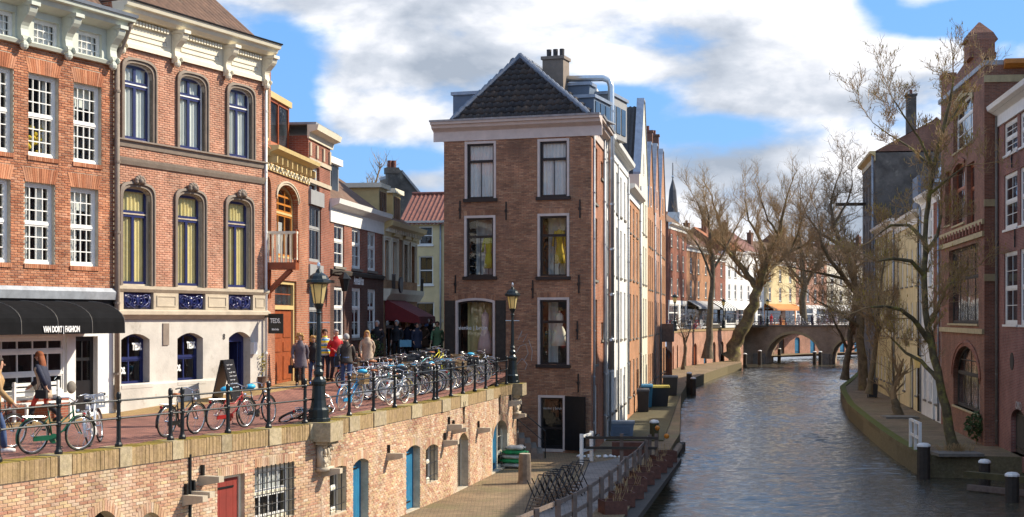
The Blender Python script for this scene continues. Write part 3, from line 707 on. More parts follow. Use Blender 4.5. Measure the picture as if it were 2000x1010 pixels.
o = qops[2][1]; d = plank_door(s2, dict(o, u1=lerp(o['u0'], o['u1'], .62), rise=.45), 'woodgreen' if 'woodgreen' in _D else 'door_blue', .2, 3, frame='cream')
window(s2, dict(o, u0=lerp(o['u0'], o['u1'], .62), rise=.3, p=0), ((0, .3, 1, 1), (.3, 1, 1, 2)), 'cream', None, 'glass', .18)
# stone corbels (old beam ends)
for x, y in ((398, 938), (366, 976), (380, 968), (636, 922), (762, 892), (872, 866), (880, 835), (889, 841), (938, 841), (1000, 788), (1009, 813)):
    f = s0 if x < 620 else (s1 if x < 868 else s2)
    u, z = f.px(x-6, y); m = MB(); L = .5 if f is s0 else .46
    m.hexa([(-.09,-L,-.02),(.09,-L,-.02),(.09,.0,-.12),(-.09,.0,-.12),(-.09,-L,.1),(.09,-L,.1),(.09,0,.1),(-.09,0,.1)])
    c = f.b(m, 'stone_corbel', 'sandstone', (u, -.012, z)); MB().box(-.03, .03, -.07, 0, .1, .32).build('iron_strap', 'iron', c)
# lamp brackets: carved stone under both lamps
for f, x, y in ((s1, 627, 826), (s2, 1004, 752)):
    u = f.px(x)[0]; z = -WH; m = MB(); m.box(u-.42, u+.42, -.4, .5, z-.42, z+.03)
    m.box(u-.36, u+.36, -.3, 0, z-.5, z-.42)
    g = f.b(m, 'lamp_bracket', 'coping_stone')
    m = MB(); rr = random.Random(5)
    for i in range(90):
        zz_ = rr.random(); q_ = rr.uniform(.025, .06); m.ball((u+rr.uniform(-.27, .27)*(1-.35*zz_), -.1-rr.random()*.12*(1-.5*zz_), z-.53-zz_*.48), (q_, q_*.8, q_*rr.uniform(.6, 1.8)), 4)
    m.box(u-.28, u+.28, -.14, 0, z-1.05, z-.5); m.box(u-.3, u+.3, -.22, 0, z-1.13, z-1.04); f.b(m, 'carving', 'sandstone', smooth=True)
# Y-shaped anchors
for x, y in ((904, 806), (974, 791), (1016, 800)):
    u, z = s2.px(x, y); m = MB(); m.beam((0,-.04,-.35), (0,-.04,.0), .04, .03); m.beam((0,-.04,0), (-.13,-.04,.35), .035, .03); m.beam((0,-.04,0), (.13,-.04,.35), .035, .03); s2.b(m, 'wall_anchor', 'blackpaint', (u, 0, z))
u = s0.px(369)[0]; s0.b(MB().tube([(u,-.03,.2), (u,-.03,2.7)], .035, 6), 'drainpipe', 'iron')
# stair from the street down to the wharf, between quay wall and corner house
sr = empty('stair', (-2.4, 59.3, WH), 0, 'stone stair descending beside the corner house to the wharf', 'stair')
m0 = MB().box(0, .3, -1.2, 1.0, 0, .19).mesh('step', 'stone_grey')
for i in range(15):
    link('step', MB().box(0, .26, -1.5, 1.3, 0, .2*(15-i)).mesh('step', 'stone_grey'), sr, (.24*i, 0, 0))
m = MB(); m.tube([(-.1,-1.2,3.9), (.4,-1.2,3.9), (3.7,-1.25,1.05)], .025, 6); m.tube([(.4,-1.2,3.4), (3.7,-1.25,.6)], .018, 6)
for i in range(4): x = .4+i*1.1; m.tube([(x,-1.22,max(0, 2.9-x*.8)), (x,-1.22,3.9-(x-.4)*.864)], .025, 6)
m.build('handrail', 'iron', sr)
# ------------------------------------------------------------------ corner house in the middle
cf = Fr(CL, CR, WH).make('corner_house', 'free-standing brown brick corner house with hipped tile roof at the canal', 'house')
EV = 10.55-WH                                  # eaves above the wharf
sidef = Fr(CR, rowpt(65.7), WH).under(cf)
def inner(o, g): return dict(o, u0=o['u0']+g, u1=o['u1']-g, z0=o['z0'], z1=o['z1']-g)
cops = [cf.op(908, 969, 276, 388), cf.op(1050, 1112, 271, 384), cf.op(907, 968, 421, 540), cf.op(1050, 1112, 417, 540), cf.op(890, 967, 582, 706, .12), cf.op(1050, 1112, 581, 712), cf.op(1051, 1104, 772, 880)]
cw = cf.b(wall_mb(cf.W, -.6, EV-.4, cops, .3), 'wall', 'mortar_dark')
brickwork(cf, cf.W, 0, EV-.55, cops, 'brick_brown', cf.root, near=300, vis=lambda x, y: y < 590)
for i, o in enumerate(cops):
    voussoirs(cf, o, 'brick_brown', .2, fan=.25)
    if i == 6: continue
    g = .1; m = MB(); w, h = o['u1']-o['u0'], o['z1']-o['z0']
    oo = dict(u0=0, u1=w, z0=0, z1=h, rise=o['rise'], p=0); q = arch_pts(oo, 10) if o['rise'] else [(0, h), (w, h)]
    m.box(0, g, -.03, .1, 0, q[0][1]); m.box(w-g, w, -.03, .1, 0, q[0][1])
    for (a, b), (c, d) in zip(q, q[1:]): m.hexa([(a,-.032,b-g),(c,-.032,d-g),(c,.1,d-g),(a,.1,b-g),(a,-.032,b),(c,-.032,d),(c,.1,d),(a,.1,b)])
    cf.b(m, 'architrave', 'pinkwhite', (o['u0'], 0, o['z0']))
    i2 = dict(o, u0=o['u0']+g, u1=o['u1']-g, z1=o['z1']-g)
    bands = ((0, .68, 2, 1), (.68, 1, 1, 1)) if i < 4 else (((0, 1, 1, 1),) if i == 4 else ((0, .66, 1, 1), (.66, 1, 1, 1)))
    wo = window(cf, i2, bands, 'blackpaint', None, 'glass', .07, .05, .035, .03, curtain=('curtain_white', .03, .97, .02, .98) if i < 2 else None)
    MB().box(-.16, i2['u1']-i2['u0']+.16, -.16, .0, -.14, 0).build('sill', 'blackpaint', wo)
# shutters of the arched shop window
o = cops[4]
for s in (0, 1):
    a = o['u0']-.47 if s == 0 else o['u1']+.03
    m = MB(); hh = o['z1']-o['z0']-.1; m.box(0, .44, -.05, -.005, 0, hh)
    sh = cf.b(m, 'shutter', 'wood_dark', (a, 0, o['z0']))
    for k in range(2): MB().box(.05, .39, -.07, -.05, .1+k*hh*.48, hh*.46+k*hh*.48).build('shutter_panel', 'wood_dark', sh)
lettering(cf, 'nienke | bruin', (o['u0']+o['u1'])/2-.15, .06, lerp(o['z0'], o['z1'], .5), .24, 'lettering')
# garments and dummies standing in the windows: things of their own
D('dress_pink', (.72,.5,.46), .9, 0, .1, 8); D('dress_ivory', (.72,.68,.56), .9, 0, .1, 8); D('coat_lime', (.5,.48,.03), .9, 0, .15, 8); D('coat_gold', (.6,.42,.04), .9, 0, .15, 8); D('skin_dummy', (.7,.5,.4), .6, 0, .05)
def dress(name, label, cat, u, y, z, mat, h=1.3, flare=.34, sleeves=False, head=False):
    p = cf.Wd(u, y, z); r = empty(name, p, cf.ang, label, cat, 'garments on show in the corner house windows'); m = MB(); n = 20; rings = []
    for zz, rr, w in ((0, flare, .03), (h*.25, flare*.86, .03), (h*.5, flare*.55, .015), (h*.6, .13, 0), (h*.8, .17, 0), (h*.93, .16, 0), (h, .06, 0)):
        rings.append([(cos(2*pi*i/n)*(rr+w*sin(i*2.2)), sin(2*pi*i/n)*(rr+w*sin(i*2.2))*.6, zz) for i in range(n)])
    m.loft(rings); m.build('garment', mat, r, smooth=True)
    if sleeves:
        for s in (-1, 1): MB().tube([(s*.15,0,h*.95), (s*.24,.0,h*.75), (s*.27,-.03,h*.5)], [.07,.06,.05], 8).build('sleeve', mat, r, smooth=True)
    MB().tube([(0,0,-.6), (0,0,.1)], .02, 6).build('stand', 'blackpaint', r); MB().lathe([(.04,0), (.045,.06), (.03,.1)], 8, (0,0,h)).build('neck', 'skin_dummy', r)
for i, (nm, lb, mt, h, fl, sl_, dz) in ((2, ('hanging_coat', 'lime green coat on a dummy behind the window above the shuttered shop window', 'coat_lime', 1.35, .2, True, .35)), (3, ('hanging_coat', 'golden yellow coat on a dummy behind the taller window above the white dress', 'coat_gold', 1.4, .22, True, .55)),
                               (4, ('dress_dummy', 'long pink gown on a dummy in the arched shop window', 'dress_pink', 1.75, .36, False, .3)), (5, ('dress_dummy', 'short ivory dress on a dummy in the dark plain window', 'dress_ivory', 1.35, .36, False, .75))):
    o = cops[i]; dress(nm, lb, 'dress' if 'dress' in nm else 'coat', lerp(o['u0'], o['u1'], .62 if i in (2, 4) else .55), .62, o['z0']+dz, mt, h, fl, sl_)
# display backdrops behind the first-floor windows
for i in (2, 3, 4, 5):
    o = cops[i]; m = folds(0, (o['u1']-o['u0'])*(.8 if i != 5 else .3), 0, o['z1']-o['z0'], 0, .04, .3); cf.b(m, 'curtain', 'curtain_white' if i != 4 else 'curtain_yellow', (o['u0']+.1, 1.15, o['z0']))
# canal door
o = cops[6]; w, h = o['u1']-o['u0'], o['z1']-o['z0']
m = MB(); m.box(0, .1, -.02, .12, 0, h); m.box(w-.1, w, -.02, .12, 0, h); m.box(.1, w-.1, -.02, .12, h-.1, h); m.box(.1, w-.1, -.02, .3, -.05, .06)
dd = cf.b(m, 'door', 'pinkwhite', (o['u0'], 0, o['z0']))
m = MB(); m.box(.1, .17, .1, .15, .06, h-.1); m.box(w-.17, w-.1, .1, .15, .06, h-.1); m.box(.17, w-.17, .1, .15, h*.4-.04, h*.4+.04); m.box(.17, w-.17, .1, .15, h-.17, h-.1); m.box(.17, w-.17, .1, .15, .06, .2); m.build('door_leaf', 'blackpaint', dd)
link('pane', pane_mesh(w-.34, h-.3, 'glass_shop'), dd, (.17, .125, .15)); lettering(cf, 'nienke | bruin', o['u0']+w/2, .11, o['z0']+h*.74, .16, 'letter_grey')
m = MB(); m.box(0, 1.0, 0, .06, .05, h-.02); sh = m.build('shutter', 'blackpaint', dd, (w, -.06, 0), -.35)
anchors(cf, [(899, 330+80), (989, 412), (1133, 408), (890, 555), (1041, 565), (1131, 555), (1130, 748), (1128, 645)][:8])
# canal side
sops = [sidef.op(1158.5, 1166.5, 287, 397), sidef.op(1158.5, 1166.5, 425, 547), sidef.op(1158.5, 1166.5, 585, 712), sidef.op(1159, 1168, 752, 852), sidef.op(1173.5, 1177.5, 316, 350), sidef.op(1174, 1178, 630, 664)]
sidef.b(wall_mb(sidef.W, -.6, EV-.4, sops, .25), 'side_wall', 'tb_tan2' if 'tb_tan2' in _D else 'tb_orange')
for k, o in enumerate(sops):
    window(sidef, o, ((0, .55, 1, 2), (.55, 1, 1, 2)) if k < 4 else ((0, 1, 1, 1),), 'white', None, 'glass', .08, .08, .04, .03, sill='stone_grey')
for u, mt, r in ((.25, 'lead', .05), (5.1, 'lead', .055)): drainpipe(sidef, u, .3, EV-.2, r, mt)
drainpipe(sidef, sidef.W-.15, .2, EV-.3, .06, 'white'); 
# back and left walls, interior
BK = 17.0
bl = cf.L(0, 0)  # local polygon: front left, back left
lw = MB(); B_l = (-.5, BK); br = sidef.L(sidef.W, 0, 0)
lw.quad((0,.0,-.6), (B_l[0],B_l[1],-.6), (B_l[0],B_l[1],EV-.3), (0,0,EV-.3)); lw.quad((B_l[0],B_l[1],-.6), (br[0],br[1],-.6), (br[0],br[1],EV-.3), (B_l[0],B_l[1],EV-.3))
lw.build('side_wall', 'tb_brown', cf.root)
m = MB(); dz = 3.2
for z in (0.02, 3.6, 6.9, 10.1, EV-.45): m.quad((.02,.31,z), (cf.W-.4,.31,z), (cf.W-.75,2.2,z), (.02,2.2,z))
m.quad((.02,2.2,0), (cf.W-.75,2.2,0), (cf.W-.75,2.2,EV-.4), (.02,2.2,EV-.4)); cf.b(m, 'interior', 'interior')
# cornice round front, canal side and left
def corn(fr, u0, u1, z, mat_f='pinkwhite', nm='cornice'):
    mould(fr, u0, u1, [(0, z-.72), (.06, z-.72), (.06, z-.32), (.12, z-.28), (.3, z-.18), (.34, z-.06), (.44, z-.04), (.46, z+.06), (0, z+.06)], mat_f, nm)
    mould(fr, u0-.02, u1+.02, [(.3, z+.062), (.5, z+.062), (.52, z+.14), (.3, z+.14)], 'lead', 'gutter')
corn(cf, -.45, cf.W+.46, EV); corn(sidef, .0, sidef.W, EV)
lf = Fr(Vector(cf.Wd(B_l[0], B_l[1])[:2]), CL, WH).under(cf); corn(lf, 0, lf.W, EV)
# hipped roof with single tiles on the front hip
def upx(f, x, y):
    lo, hi = -20, 40
    for _ in range(50):
        md = (lo+hi)/2
        if proj(f.Wd(md, y, 0))[0] < x: lo = md
        else: hi = md
    return lo
AYi = 2.9; AU = upx(cf, 1016, AYi); AZ = EV+3.15
cf.b(MB().box(-.3, cf.W+.2, -.3, 3.0, EV+.08, EV+.13), 'roof_gutter', 'lead')
rf = MB(); e0, e1 = (.3, .1, EV+.14), (cf.W-.15, .1, EV+.14); ap = (AU, AYi, AZ); bk = (1.5, BK-1, AZ)
e2 = (cf.W-2.9, BK, EV+.12); e3 = (-.8, BK, EV+.12)
rf.add([e0, e1, ap], [(0,1,2)]); rf.add([e1, e2, bk, ap], [(0,1,2,3)]); rf.add([e3, e0, ap, bk], [(0,1,2,3)]); rf.add([e2, e3, bk], [(0,1,2)])
roof = rf.build('roof', 'tile_dark', cf.root)
D('tile_glazed', [(.035,.027,.024),(.05,.037,.03),(.028,.022,.022),(.075,.05,.035)], ((.13,.085,.05), 3.0, .62), None, .45, fn=island_brick)
D('leadflash', (.17,.19,.23), .55, .2, .35, 6)
tl = MB(); n = 7; tw, th = .335, .36
prof = [(i/n*tw, .05*sin(i/n*2*pi-.6)+(.02 if i in (0, n) else 0)) for i in range(n+1)]
tv = []
for x, z in prof: tv += [(x,0,z+.045), (x,th+.06,z), (x,0,z)]
tl.add(tv, [(3*i, 3*i+3, 3*i+4, 3*i+1) for i in range(n)]+[(3*i+2, 3*i+5, 3*i+3, 3*i) for i in range(n)])
tme = tl.mesh('roof_tile', 'tile_glazed', True)
V0 = Vector(e0); along = (Vector(e1)-V0).normalized(); up = (Vector(ap)-V0); up = (up-along*up.dot(along)); sl_len = up.length; up.normalize(); nrm = along.cross(up)
ual = (Vector(ap)-V0).dot(along); wid = (Vector(e1)-V0).length
rows = int(sl_len/th)+1
for r in range(rows):
    q = r*th/sl_len; lo, hi = ual*q, wid-(wid-ual)*q; c = math.floor(lo/tw)
    while c*tw < hi:
        x = c*tw
        if x > lo-.14 and x+tw < hi+.1:
            o_ = link('roof_tile', tme, roof); p = V0+along*x+up*(r*th)+nrm*(.02+random.uniform(0, .012))
            R = Matrix((along, up, nrm)).transposed().to_4x4(); o_.matrix_local = Matrix.Translation(p) @ R @ Matrix.Rotation(random.uniform(-.012, .012), 4, 'Z')
        c += 1
for a, b in ((e0, ap), (e1, ap), (ap, bk)):
    m = MB(); k = int((Vector(b)-Vector(a)).length/.36)
    for i in range(k):
        p, q = Vector(a).lerp(Vector(b), i/k), Vector(a).lerp(Vector(b), (i+1.06)/k); m.tube([p+Vector((0,0,.05)), q+Vector((0,0,.08))], [.1, .13], 8)
    m.build('hip_ridge', 'leadflash', roof)
# dormers (flat, blue-grey) on both long slopes
def dormer(parent, x0, x1, y0, y1, z0, z1, mat='bluegrey', win=None, trim='zinc'):
    m = MB(); m.box(x0, x1, y0, y1, z0, z1); d = m.build('dormer', mat, parent)
    MB().box(x0-.08, x1+.08, y0-.08, y1+.08, z1, z1+.14).build('dormer_roof', trim, d)
    return d
def SX(y): return cf.W-.19*y
dormer(cf.root, -.34, 1.75, 1.9, 5.0, EV+.1, EV+1.5)
d = dormer(cf.root, SX(4)-2.0, SX(4)+.12, 2.6, 5.2, EV+.05, EV+1.22); m = MB()
for k in range(3): m.box(SX(4)+.125, SX(4)+.15, 2.8+k*.8, 3.45+k*.8, EV+.3, EV+1.1)
m.build('dormer_window', 'pane_dark', d)
d = dormer(cf.root, SX(8)-2.0, SX(8)+.55, 6.3, 9.3, EV+.05, EV+1.9, 'greywall'); m = MB()
for k in range(3): m.box(SX(8)+.555, SX(8)+.58, 6.5+k*.9, 7.2+k*.9, EV+.3, EV+1.5)
m.build('dormer_window', 'pane_dark', d)
dormer(cf.root, SX(6)-2.6, SX(6)-.5, 5.3, 6.25, EV+1.0, EV+2.2, 'bluegrey')
# chimney with three pots
cu = upx(cf, 1085, 5.0); m = MB(); m.box(cu-.48, cu+.48, 4.6, 5.5, EV+1.0, EV+3.3); m.box(cu-.54, cu+.54, 4.54, 5.56, EV+3.3, EV+3.44); ch = m.build('chimney', 'plaster_brown' if 'plaster_brown' in _D else 'stone_trim', roof)
for k in range(3): MB().tube([(cu-.3+k*.3,5.0,EV+3.44), (cu-.3+k*.3,5.0,EV+3.8)], [.1, .11], 10).build('chimney_pot', 'tile_dark', ch)
# steel flue from the chimney over the edge and down the canal front
fl = Vector(sidef.L(sidef.W-.1, -.32, 0)); m = MB(); zt = EV+2.5
m.tube([(cu+.4,5.2,zt), (fl.x-.35,fl.y-.1,zt+.02), (fl.x-.1,fl.y,zt-.08), (fl.x,fl.y,zt-.35), (fl.x,fl.y,3.2)], .145, 12); m.build('flue', 'galv', cf.root, smooth=True)
m = MB()
for z in (4.5, 6.5, 8.5, 10.5, 12.5, 14.6): m.tube([(fl.x,fl.y,z-.04), (fl.x,fl.y,z+.04)], .165, 12)
m.build('flue_bracket', 'galv', cf.root)
# graffiti scrawl between shop windows
g = MB()
for pts in ([(1012, 664), (1020, 646), (1017, 658), (1030, 652), (1022, 668)], [(1008, 690), (1016, 676), (1027, 672), (1032, 690), (1024, 704)], [(1033, 664), (1040, 685), (1038, 705)], [(1010, 712), (1020, 700), (1030, 712), (1026, 722)]):
    q = [cf.px(*p) for p in pts]; g.tube([(u, -.022, z) for u, z in q], .014, 4)
cf.b(g, 'graffiti', 'letter_grey')
# ------------------------------------------------------------------ left street: first house, sash windows over a shop
h1 = Fr(S1, S2).make('shop_house', 'orange brick house with white sash windows above the black shop awning', 'house'); W1 = h1.W
up = [h1.op(-34, 22, 126, 292), h1.op(53, 116, 147, 309), h1.op(142, 199, 167, 320)]; lo = [h1.op(-40, 17, 346, 512), h1.op(47, 108, 357, 516), h1.op(136, 193, 369, 520)]
att = [h1.op(-25, 22, 14, 72), h1.op(62, 113, 40, 97), h1.op(147, 198, 68, 117)]
for r in (up, lo, att):
    a = sum(o['z0'] for o in r)/3; b = sum(o['z1'] for o in r)/3; w = sum(o['u1']-o['u0'] for o in r)/3
    for o in r: c = (o['u0']+o['u1'])/2; o.update(z0=a, z1=b, u0=c-w/2, u1=c+w/2)
    g = r[1]['u0']-r[0]['u0']; r.append(dict(r[0], u0=r[0]['u0']-g*1.0, u1=r[0]['u1']-g*1.0))
zc0, zc1 = h1.px(110, 98)[1], h1.px(110, 24)[1]     # frieze bottom, eaves
ztop = h1.px(100, 560)[1]                             # lead flashing over the shop
shop = h1.op(6, 131, 657, 790); door1 = h1.op(148, 191, 657, 803); shop['u0'] -= 3.2; door1['z0'] = .06; shop['z0'] = .62
h1.b(wall_mb(W1, ztop, zc0, up+lo, .3), 'wall', 'mortar_light')
brickwork(h1, W1, ztop, zc0, [dict(o, z1=o['z1']+.36) for o in up+lo], 'brick_orange', h1.root, near=300)
for o in up+lo:
    voussoirs(h1, o, 'brick_orange', .36, fan=.35, flat=True)
    window(h1, o, ((0, .5, 4, 3), (.5, 1, 4, 3)), 'white', None, 'glass', .1, .075, .04, .026)
    m = MB(); n = int((o['u1']-o['u0']+.1)/.07)
    for i in range(n): m.box(o['u0']-.05+i*.07, o['u0']-.05+i*.07+.06, -.045, .05, o['z0']-.11, o['z0']-.005)
    h1.b(m, 'sill', 'brick_orange')
# things on the window sill behind glass
o = up[1]; m = MB(); rr = random.Random(3)
for k in range(26): m.ball((o['u0']+.25+rr.random()*.8, .34+rr.random()*.1, o['z0']+.1+rr.random()*.75*(1 if k % 3 else .6)), .07, 5)
D('flower_yellow', (.7,.5,.02), .7, 0, .5, 9); h1.b(m, 'flower_bunch', 'flower_yellow')
for k, o in enumerate(up+lo):
    q = (.3, .22, .34, 0, .2, .3, .45, 0)[k]; hh = o['z1']-o['z0']
    if q:
        h1.b(folds(0, q, 0, hh, 0), 'curtain', 'curtain_white', (o['u0']+.08, .3, o['z0']))
        if k % 2: h1.b(folds(0, q*.8, 0, hh, 0), 'curtain', 'curtain_white', (o['u1']-.08-q*.8, .3, o['z0']))
        else: h1.b(MB().box(0, o['u1']-o['u0'], 0, .01, 0, hh*.28), 'blind', 'blind', (o['u0'], .34, o['z1']-hh*.28))
# frieze with attic windows, scrolled brackets and cornice
h1.b(wall_mb(W1, zc0, zc1, att, .2), 'frieze', 'green_grey', (0, -.06, 0))
for o in att:
    window(h1, o, ((0, 1, 4, 3),), 'white', None, 'glass', .03, .06, .035, .022, curtain=('curtain_white', .05, .95, .05, .95))
def scroll(fr, u, z1, h, mat, w=.16, d=.42, name='bracket'):
    m = MB(); pr = []
    for i in range(13):
        t = i/12; pr.append((-(.06+d*(1-t)**1.6+.05*sin(t*pi*3)), z1-h*t))
    k = len(pr)
    m.add([(-w, y, z) for y, z in pr]+[(w, y, z) for y, z in pr]+[(-w, 0, z) for y, z in pr]+[(w, 0, z) for y, z in pr],
          [(i, i+1, k+i+1, k+i) for i in range(k-1)]+[(i+1, i, 2*k+i, 2*k+i+1) for i in range(k-1)]+[(k+i, k+i+1, 3*k+i+1, 3*k+i) for i in range(k-1)])
    for s in (-1, 1):
        for zz, r in ((z1-.13*h, .13*h), (z1-.86*h, .09*h)): m.tube([(s*w*.9, -(d*.62 if zz > z1-.5*h else .14), zz), (s*w*1.12, -(d*.62 if zz > z1-.5*h else .14), zz)], r, 10)
    m.box(-w*1.2, w*1.2, -d-.12, 0, z1, z1+.09); m.ball((0, -.1, z1-h), (w*.9, .1, .12), 6)
    return fr.b(m, name, mat, (u, -.06, 0))
for x in (-48, 37, 124, 211): scroll(h1, h1.px(x)[0], zc1-.12, zc1-zc0-.02, 'green_grey', .13, .36)
mould(h1, -.1, W1-.02, [(0, zc0-.08), (.14, zc0-.08), (.18, zc0), (.06, zc0+.06), (0, zc0+.06)], 'green_grey', 'string_course')
mould(h1, -.1, W1+.16, [(.06, zc1-.12), (.2, zc1-.1), (.42, zc1-.02), (.46, zc1+.1), (.58, zc1+.12), (.6, zc1+.22), (0, zc1+.22)], 'green_grey', 'cornice')
mould(h1, -.12, W1+.18, [(.45, zc1+.222), (.64, zc1+.222), (.66, zc1+.3), (.45, zc1+.3)], 'zinc', 'gutter')
body(h1, W1, 9, -.3, zc1+.2, 'tb_orange'); ridge_roof(h1, W1, 9, zc1+.3, 4.6, 'tile_brown', -.05)
# shop front
mould(h1, 0, W1, [(0, ztop-.3), (.12, ztop-.3), (.14, ztop-.1), (.05, ztop), (0, ztop)], 'lead', 'flashing')
m = MB(); m.box(0, W1, -.02, .12, ztop-.75, ztop-.3); h1.b(m, 'fascia', 'blackpaint')
sh_w = wall_mb(W1, -.1, ztop-.74, [shop, door1], .2); h1.b(sh_w, 'shop_front', 'white')
h1.b(MB().box(shop['u0'], shop['u1'], -.06, -.012, 0, .5), 'plinth', 'tb_red')
window(h1, shop, ((0, .35, 10, 1), (.35, .74, 10, 1), (.74, 1, 10, 1)), 'white', None, 'glass_shop', .06, .08, .04, .035)
w, h = door1['u1']-door1['u0'], door1['z1']-door1['z0']; m = MB(); m.box(0, .12, 0, .06, 0, h); m.box(w-.12, w, 0, .06, 0, h); m.box(.12, w-.12, 0, .06, 0, h*.42); m.box(.12, w-.12, 0, .06, h-.12, h); m.box(.12, w-.12, .01, .05, h*.68, h*.72); m.box(w/2-.025, w/2+.025, .012, .048, h*.42, h-.12)
dd = h1.b(m, 'door', 'blackpaint', (door1['u0'], .15, door1['z0']))
for i in range(2):
    for k in range(2): link('pane', pane_mesh(w/2-.14, h*.26, 'glass'), dd, (.12+i*(w/2-.1), .03, h*.42+k*h*.29))
# clothes in the shop window
for u, z, mt in ((shop['u1']-2.6, .9, 'awning_red'), (shop['u1']-1.5, 1.0, 'wood_dark'), (shop['u1']-3.6, .9, 'dress_pink')):
    m = MB(); n = 14; m.loft([[(cos(2*pi*i/n)*r, sin(2*pi*i/n)*r*.6, zz) for i in range(n)] for zz, r in ((0, .3), (.4, .22), (.7, .15), (1.1, .22), (1.25, .06))]); m.tube([(0,0,-.9), (0,0,0)], .03, 6); h1.b(m, 'display_dress', mt, (u, .7, z), True)
# awning: curved cloth hood
aw = MB(); za, zb, pr = ztop-.36, h1.px(120, 651)[1]+.02, []
for i in range(9): a = i/8*pi/2; pr.append((.08+1.15*sin(a), lerp(zb+.26, za, cos(a))))
pr.append((1.24, zb-.02)); ua, ub = .0, upx(h1, 241, -1.2)
k = len(pr); segs = 7; vs = []
for j in range(segs+1):
    u = lerp(ua, ub, j/segs)
    for q, z in pr: vs.append((u, -q, z))
aw.add(vs, [(j*k+i, j*k+i+1, (j+1)*k+i+1, (j+1)*k+i) for j in range(segs) for i in range(k-1)])
for u in (ua, ub): aw.add([(u, -q, z) for q, z in pr]+[(u, 0, zb), (u, 0, za)], [tuple(range(k+2))])
awo = h1.b(aw, 'awning', 'awning_black')
m = MB()
for j in range(segs+1): m.tube([(lerp(ua, ub, j/segs), -q-.004, z+.004) for q, z in pr], .012, 5)
m.build('awning_seam', 'stone_grey', awo)
lettering(h1, 'VAN DORT | FASHION', upx(h1, 121, -1.26), -1.26, zb+.03, .2, 'lettering', xs=.62, bold=.006)
drainpipe(h1, W1-.02, .1, zc0+.2, .07, 'stone_trim', -.11)
h1.b(MB().tube([(W1-.02,-.11,zc0+.15), (W1+.05,-.2,zc0+.4), (W1+.06,-.45,zc1), (W1+.1,-.5,zc1+.2)], .07, 8), 'drainpipe', 'stone_trim')

# ------------------------------------------------------------------ second house: rounded windows, white cornice, plaster ground floor
h2 = Fr(S2, E2).make('cafe_house', 'salmon brick house with navy windows and deep white cornice above a plastered ground floor', 'house'); W2 = h2.W
def even(r):
    a = sum(o['z0'] for o in r)/len(r); b = sum(o['z1'] for o in r)/len(r); w = sum(o['u1']-o['u0'] for o in r)/len(r)
    for o in r: c = (o['u0']+o['u1'])/2; o.update(z0=a, z1=b, u0=c-w/2, u1=c+w/2)
    return r
up2 = even([h2.op(240, 298, 122, 272, .35, 3), h2.op(349, 399, 150, 294, .35, 3), h2.op(446, 490, 177, 312, .35, 3)])
mi2 = even([h2.op(237, 294, 362, 556, .35, 3), h2.op(345, 395, 380, 562, .35, 3), h2.op(443, 488, 393, 565, .35, 3)])
gw = even([h2.op(236, 293, 651, 752, .16), h2.op(347, 396, 651, 744, .16)]); gd = h2.op(447, 489, 648, 748, .18); gd['z0'] = .3
zl = h2.px(370, 612)[1]; zp = h2.px(370, 569)[1]; zf = h2.px(390, 132)[1]; ze = h2.px(390, 38)[1]
zf = (h2.px(245, 83)[1]+h2.px(505, 162)[1])/2; ze = (h2.px(245, 20)[1]+h2.px(515, 104)[1])/2
h2.b(wall_mb(W2, zp, zf, up2+mi2, .3), 'wall', 'mortar_light')
brickwork(h2, W2, zp, zf, [dict(o, gap=.13) for o in up2+mi2], 'brick_salmon', h2.root, near=300)
for o in up2+mi2:
    surround(h2, o, 'stone_trim', .14, .05)
    mid = o in mi2
    window(h2, o, ((0, .73, 2, 1), (.73, 1, 2 if not mid else 1, 1)), 'sandstone' if mid else 'white', 'navy', 'glass', .09, .045, .07, .1, curtain=('curtain_yellow' if mid else 'blind', .3 if mid else .05, .95, .02, .98))
    if mid:
        m = MB(); uc = (o['u0']+o['u1'])/2
        for k in range(7): a = pi*(k-3)/5; m.ball((uc+.16*sin(a), -.13, o['z1']+.16+.1*cos(a)), .065, 6)
        m.ball((uc, -.16, o['z1']+.16), .08, 6); h2.b(m, 'keystone', 'stone_trim', smooth=True)
zs = up2[0]['z0']; mould(h2, 0, W2, [(0, zs-.2), (.05, zs-.2), (.08, zs-.06), (.14, zs-.04), (.14, zs), (0, zs)], 'stone_trim', 'sill_course')
zs2 = h2.px(370, 331)[1]; mould(h2, 0, W2, [(0, zs2-.12), (.06, zs2-.12), (.1, zs2-.02), (.12, zs2+.06), (0, zs2+.06)], 'stone_trim', 'string_course')
# stone zone with pilaster blocks and blue relief tiles
h2.b(MB().quad((0,0,zl-.1), (W2,0,zl-.1), (W2,0,zp), (0,0,zp)), 'stone_band', 'sandstone')
mould(h2, -.03, W2+.03, [(0, zp-.06), (.1, zp-.06), (.16, zp+.02), (.16, zp+.1), (0, zp+.1)], 'sandstone', 'string_course')
mould(h2, -.03, W2+.03, [(0, zl-.16), (.06, zl-.16), (.14, zl-.06), (.2, zl-.04), (.2, zl+.05), (.08, zl+.1), (0, zl+.1)], 'sandstone', 'string_course')
cs = [(o['u0']+o['u1'])/2 for o in mi2]; hw = (mi2[0]['u1']-mi2[0]['u0'])/2+.02; ed = [0]+[q for c in cs for q in (c-hw, c+hw)]+[W2]
for i in range(0, 8, 2):
    a, b = ed[i], ed[i+1]; m = MB(); m.box(a+.01, b-.01, -.09, .0, zl+.1, zp-.06); pb = h2.b(m, 'pilaster_block', 'sandstone')
    if b-a > .5:
        g = MB(); z0, z1 = zl+.18, zp-.14; x0, x1 = a+.14, b-.14
        g.box(x0, x1, -.11, -.09, z0, z0+.03); g.box(x0, x1, -.11, -.09, z1-.03, z1); g.box(x0, x0+.03, -.11, -.09, z0+.03, z1-.03); g.box(x1-.03, x1, -.11, -.09, z0+.03, z1-.03); g.build('panel_moulding', 'sandstone', pb)
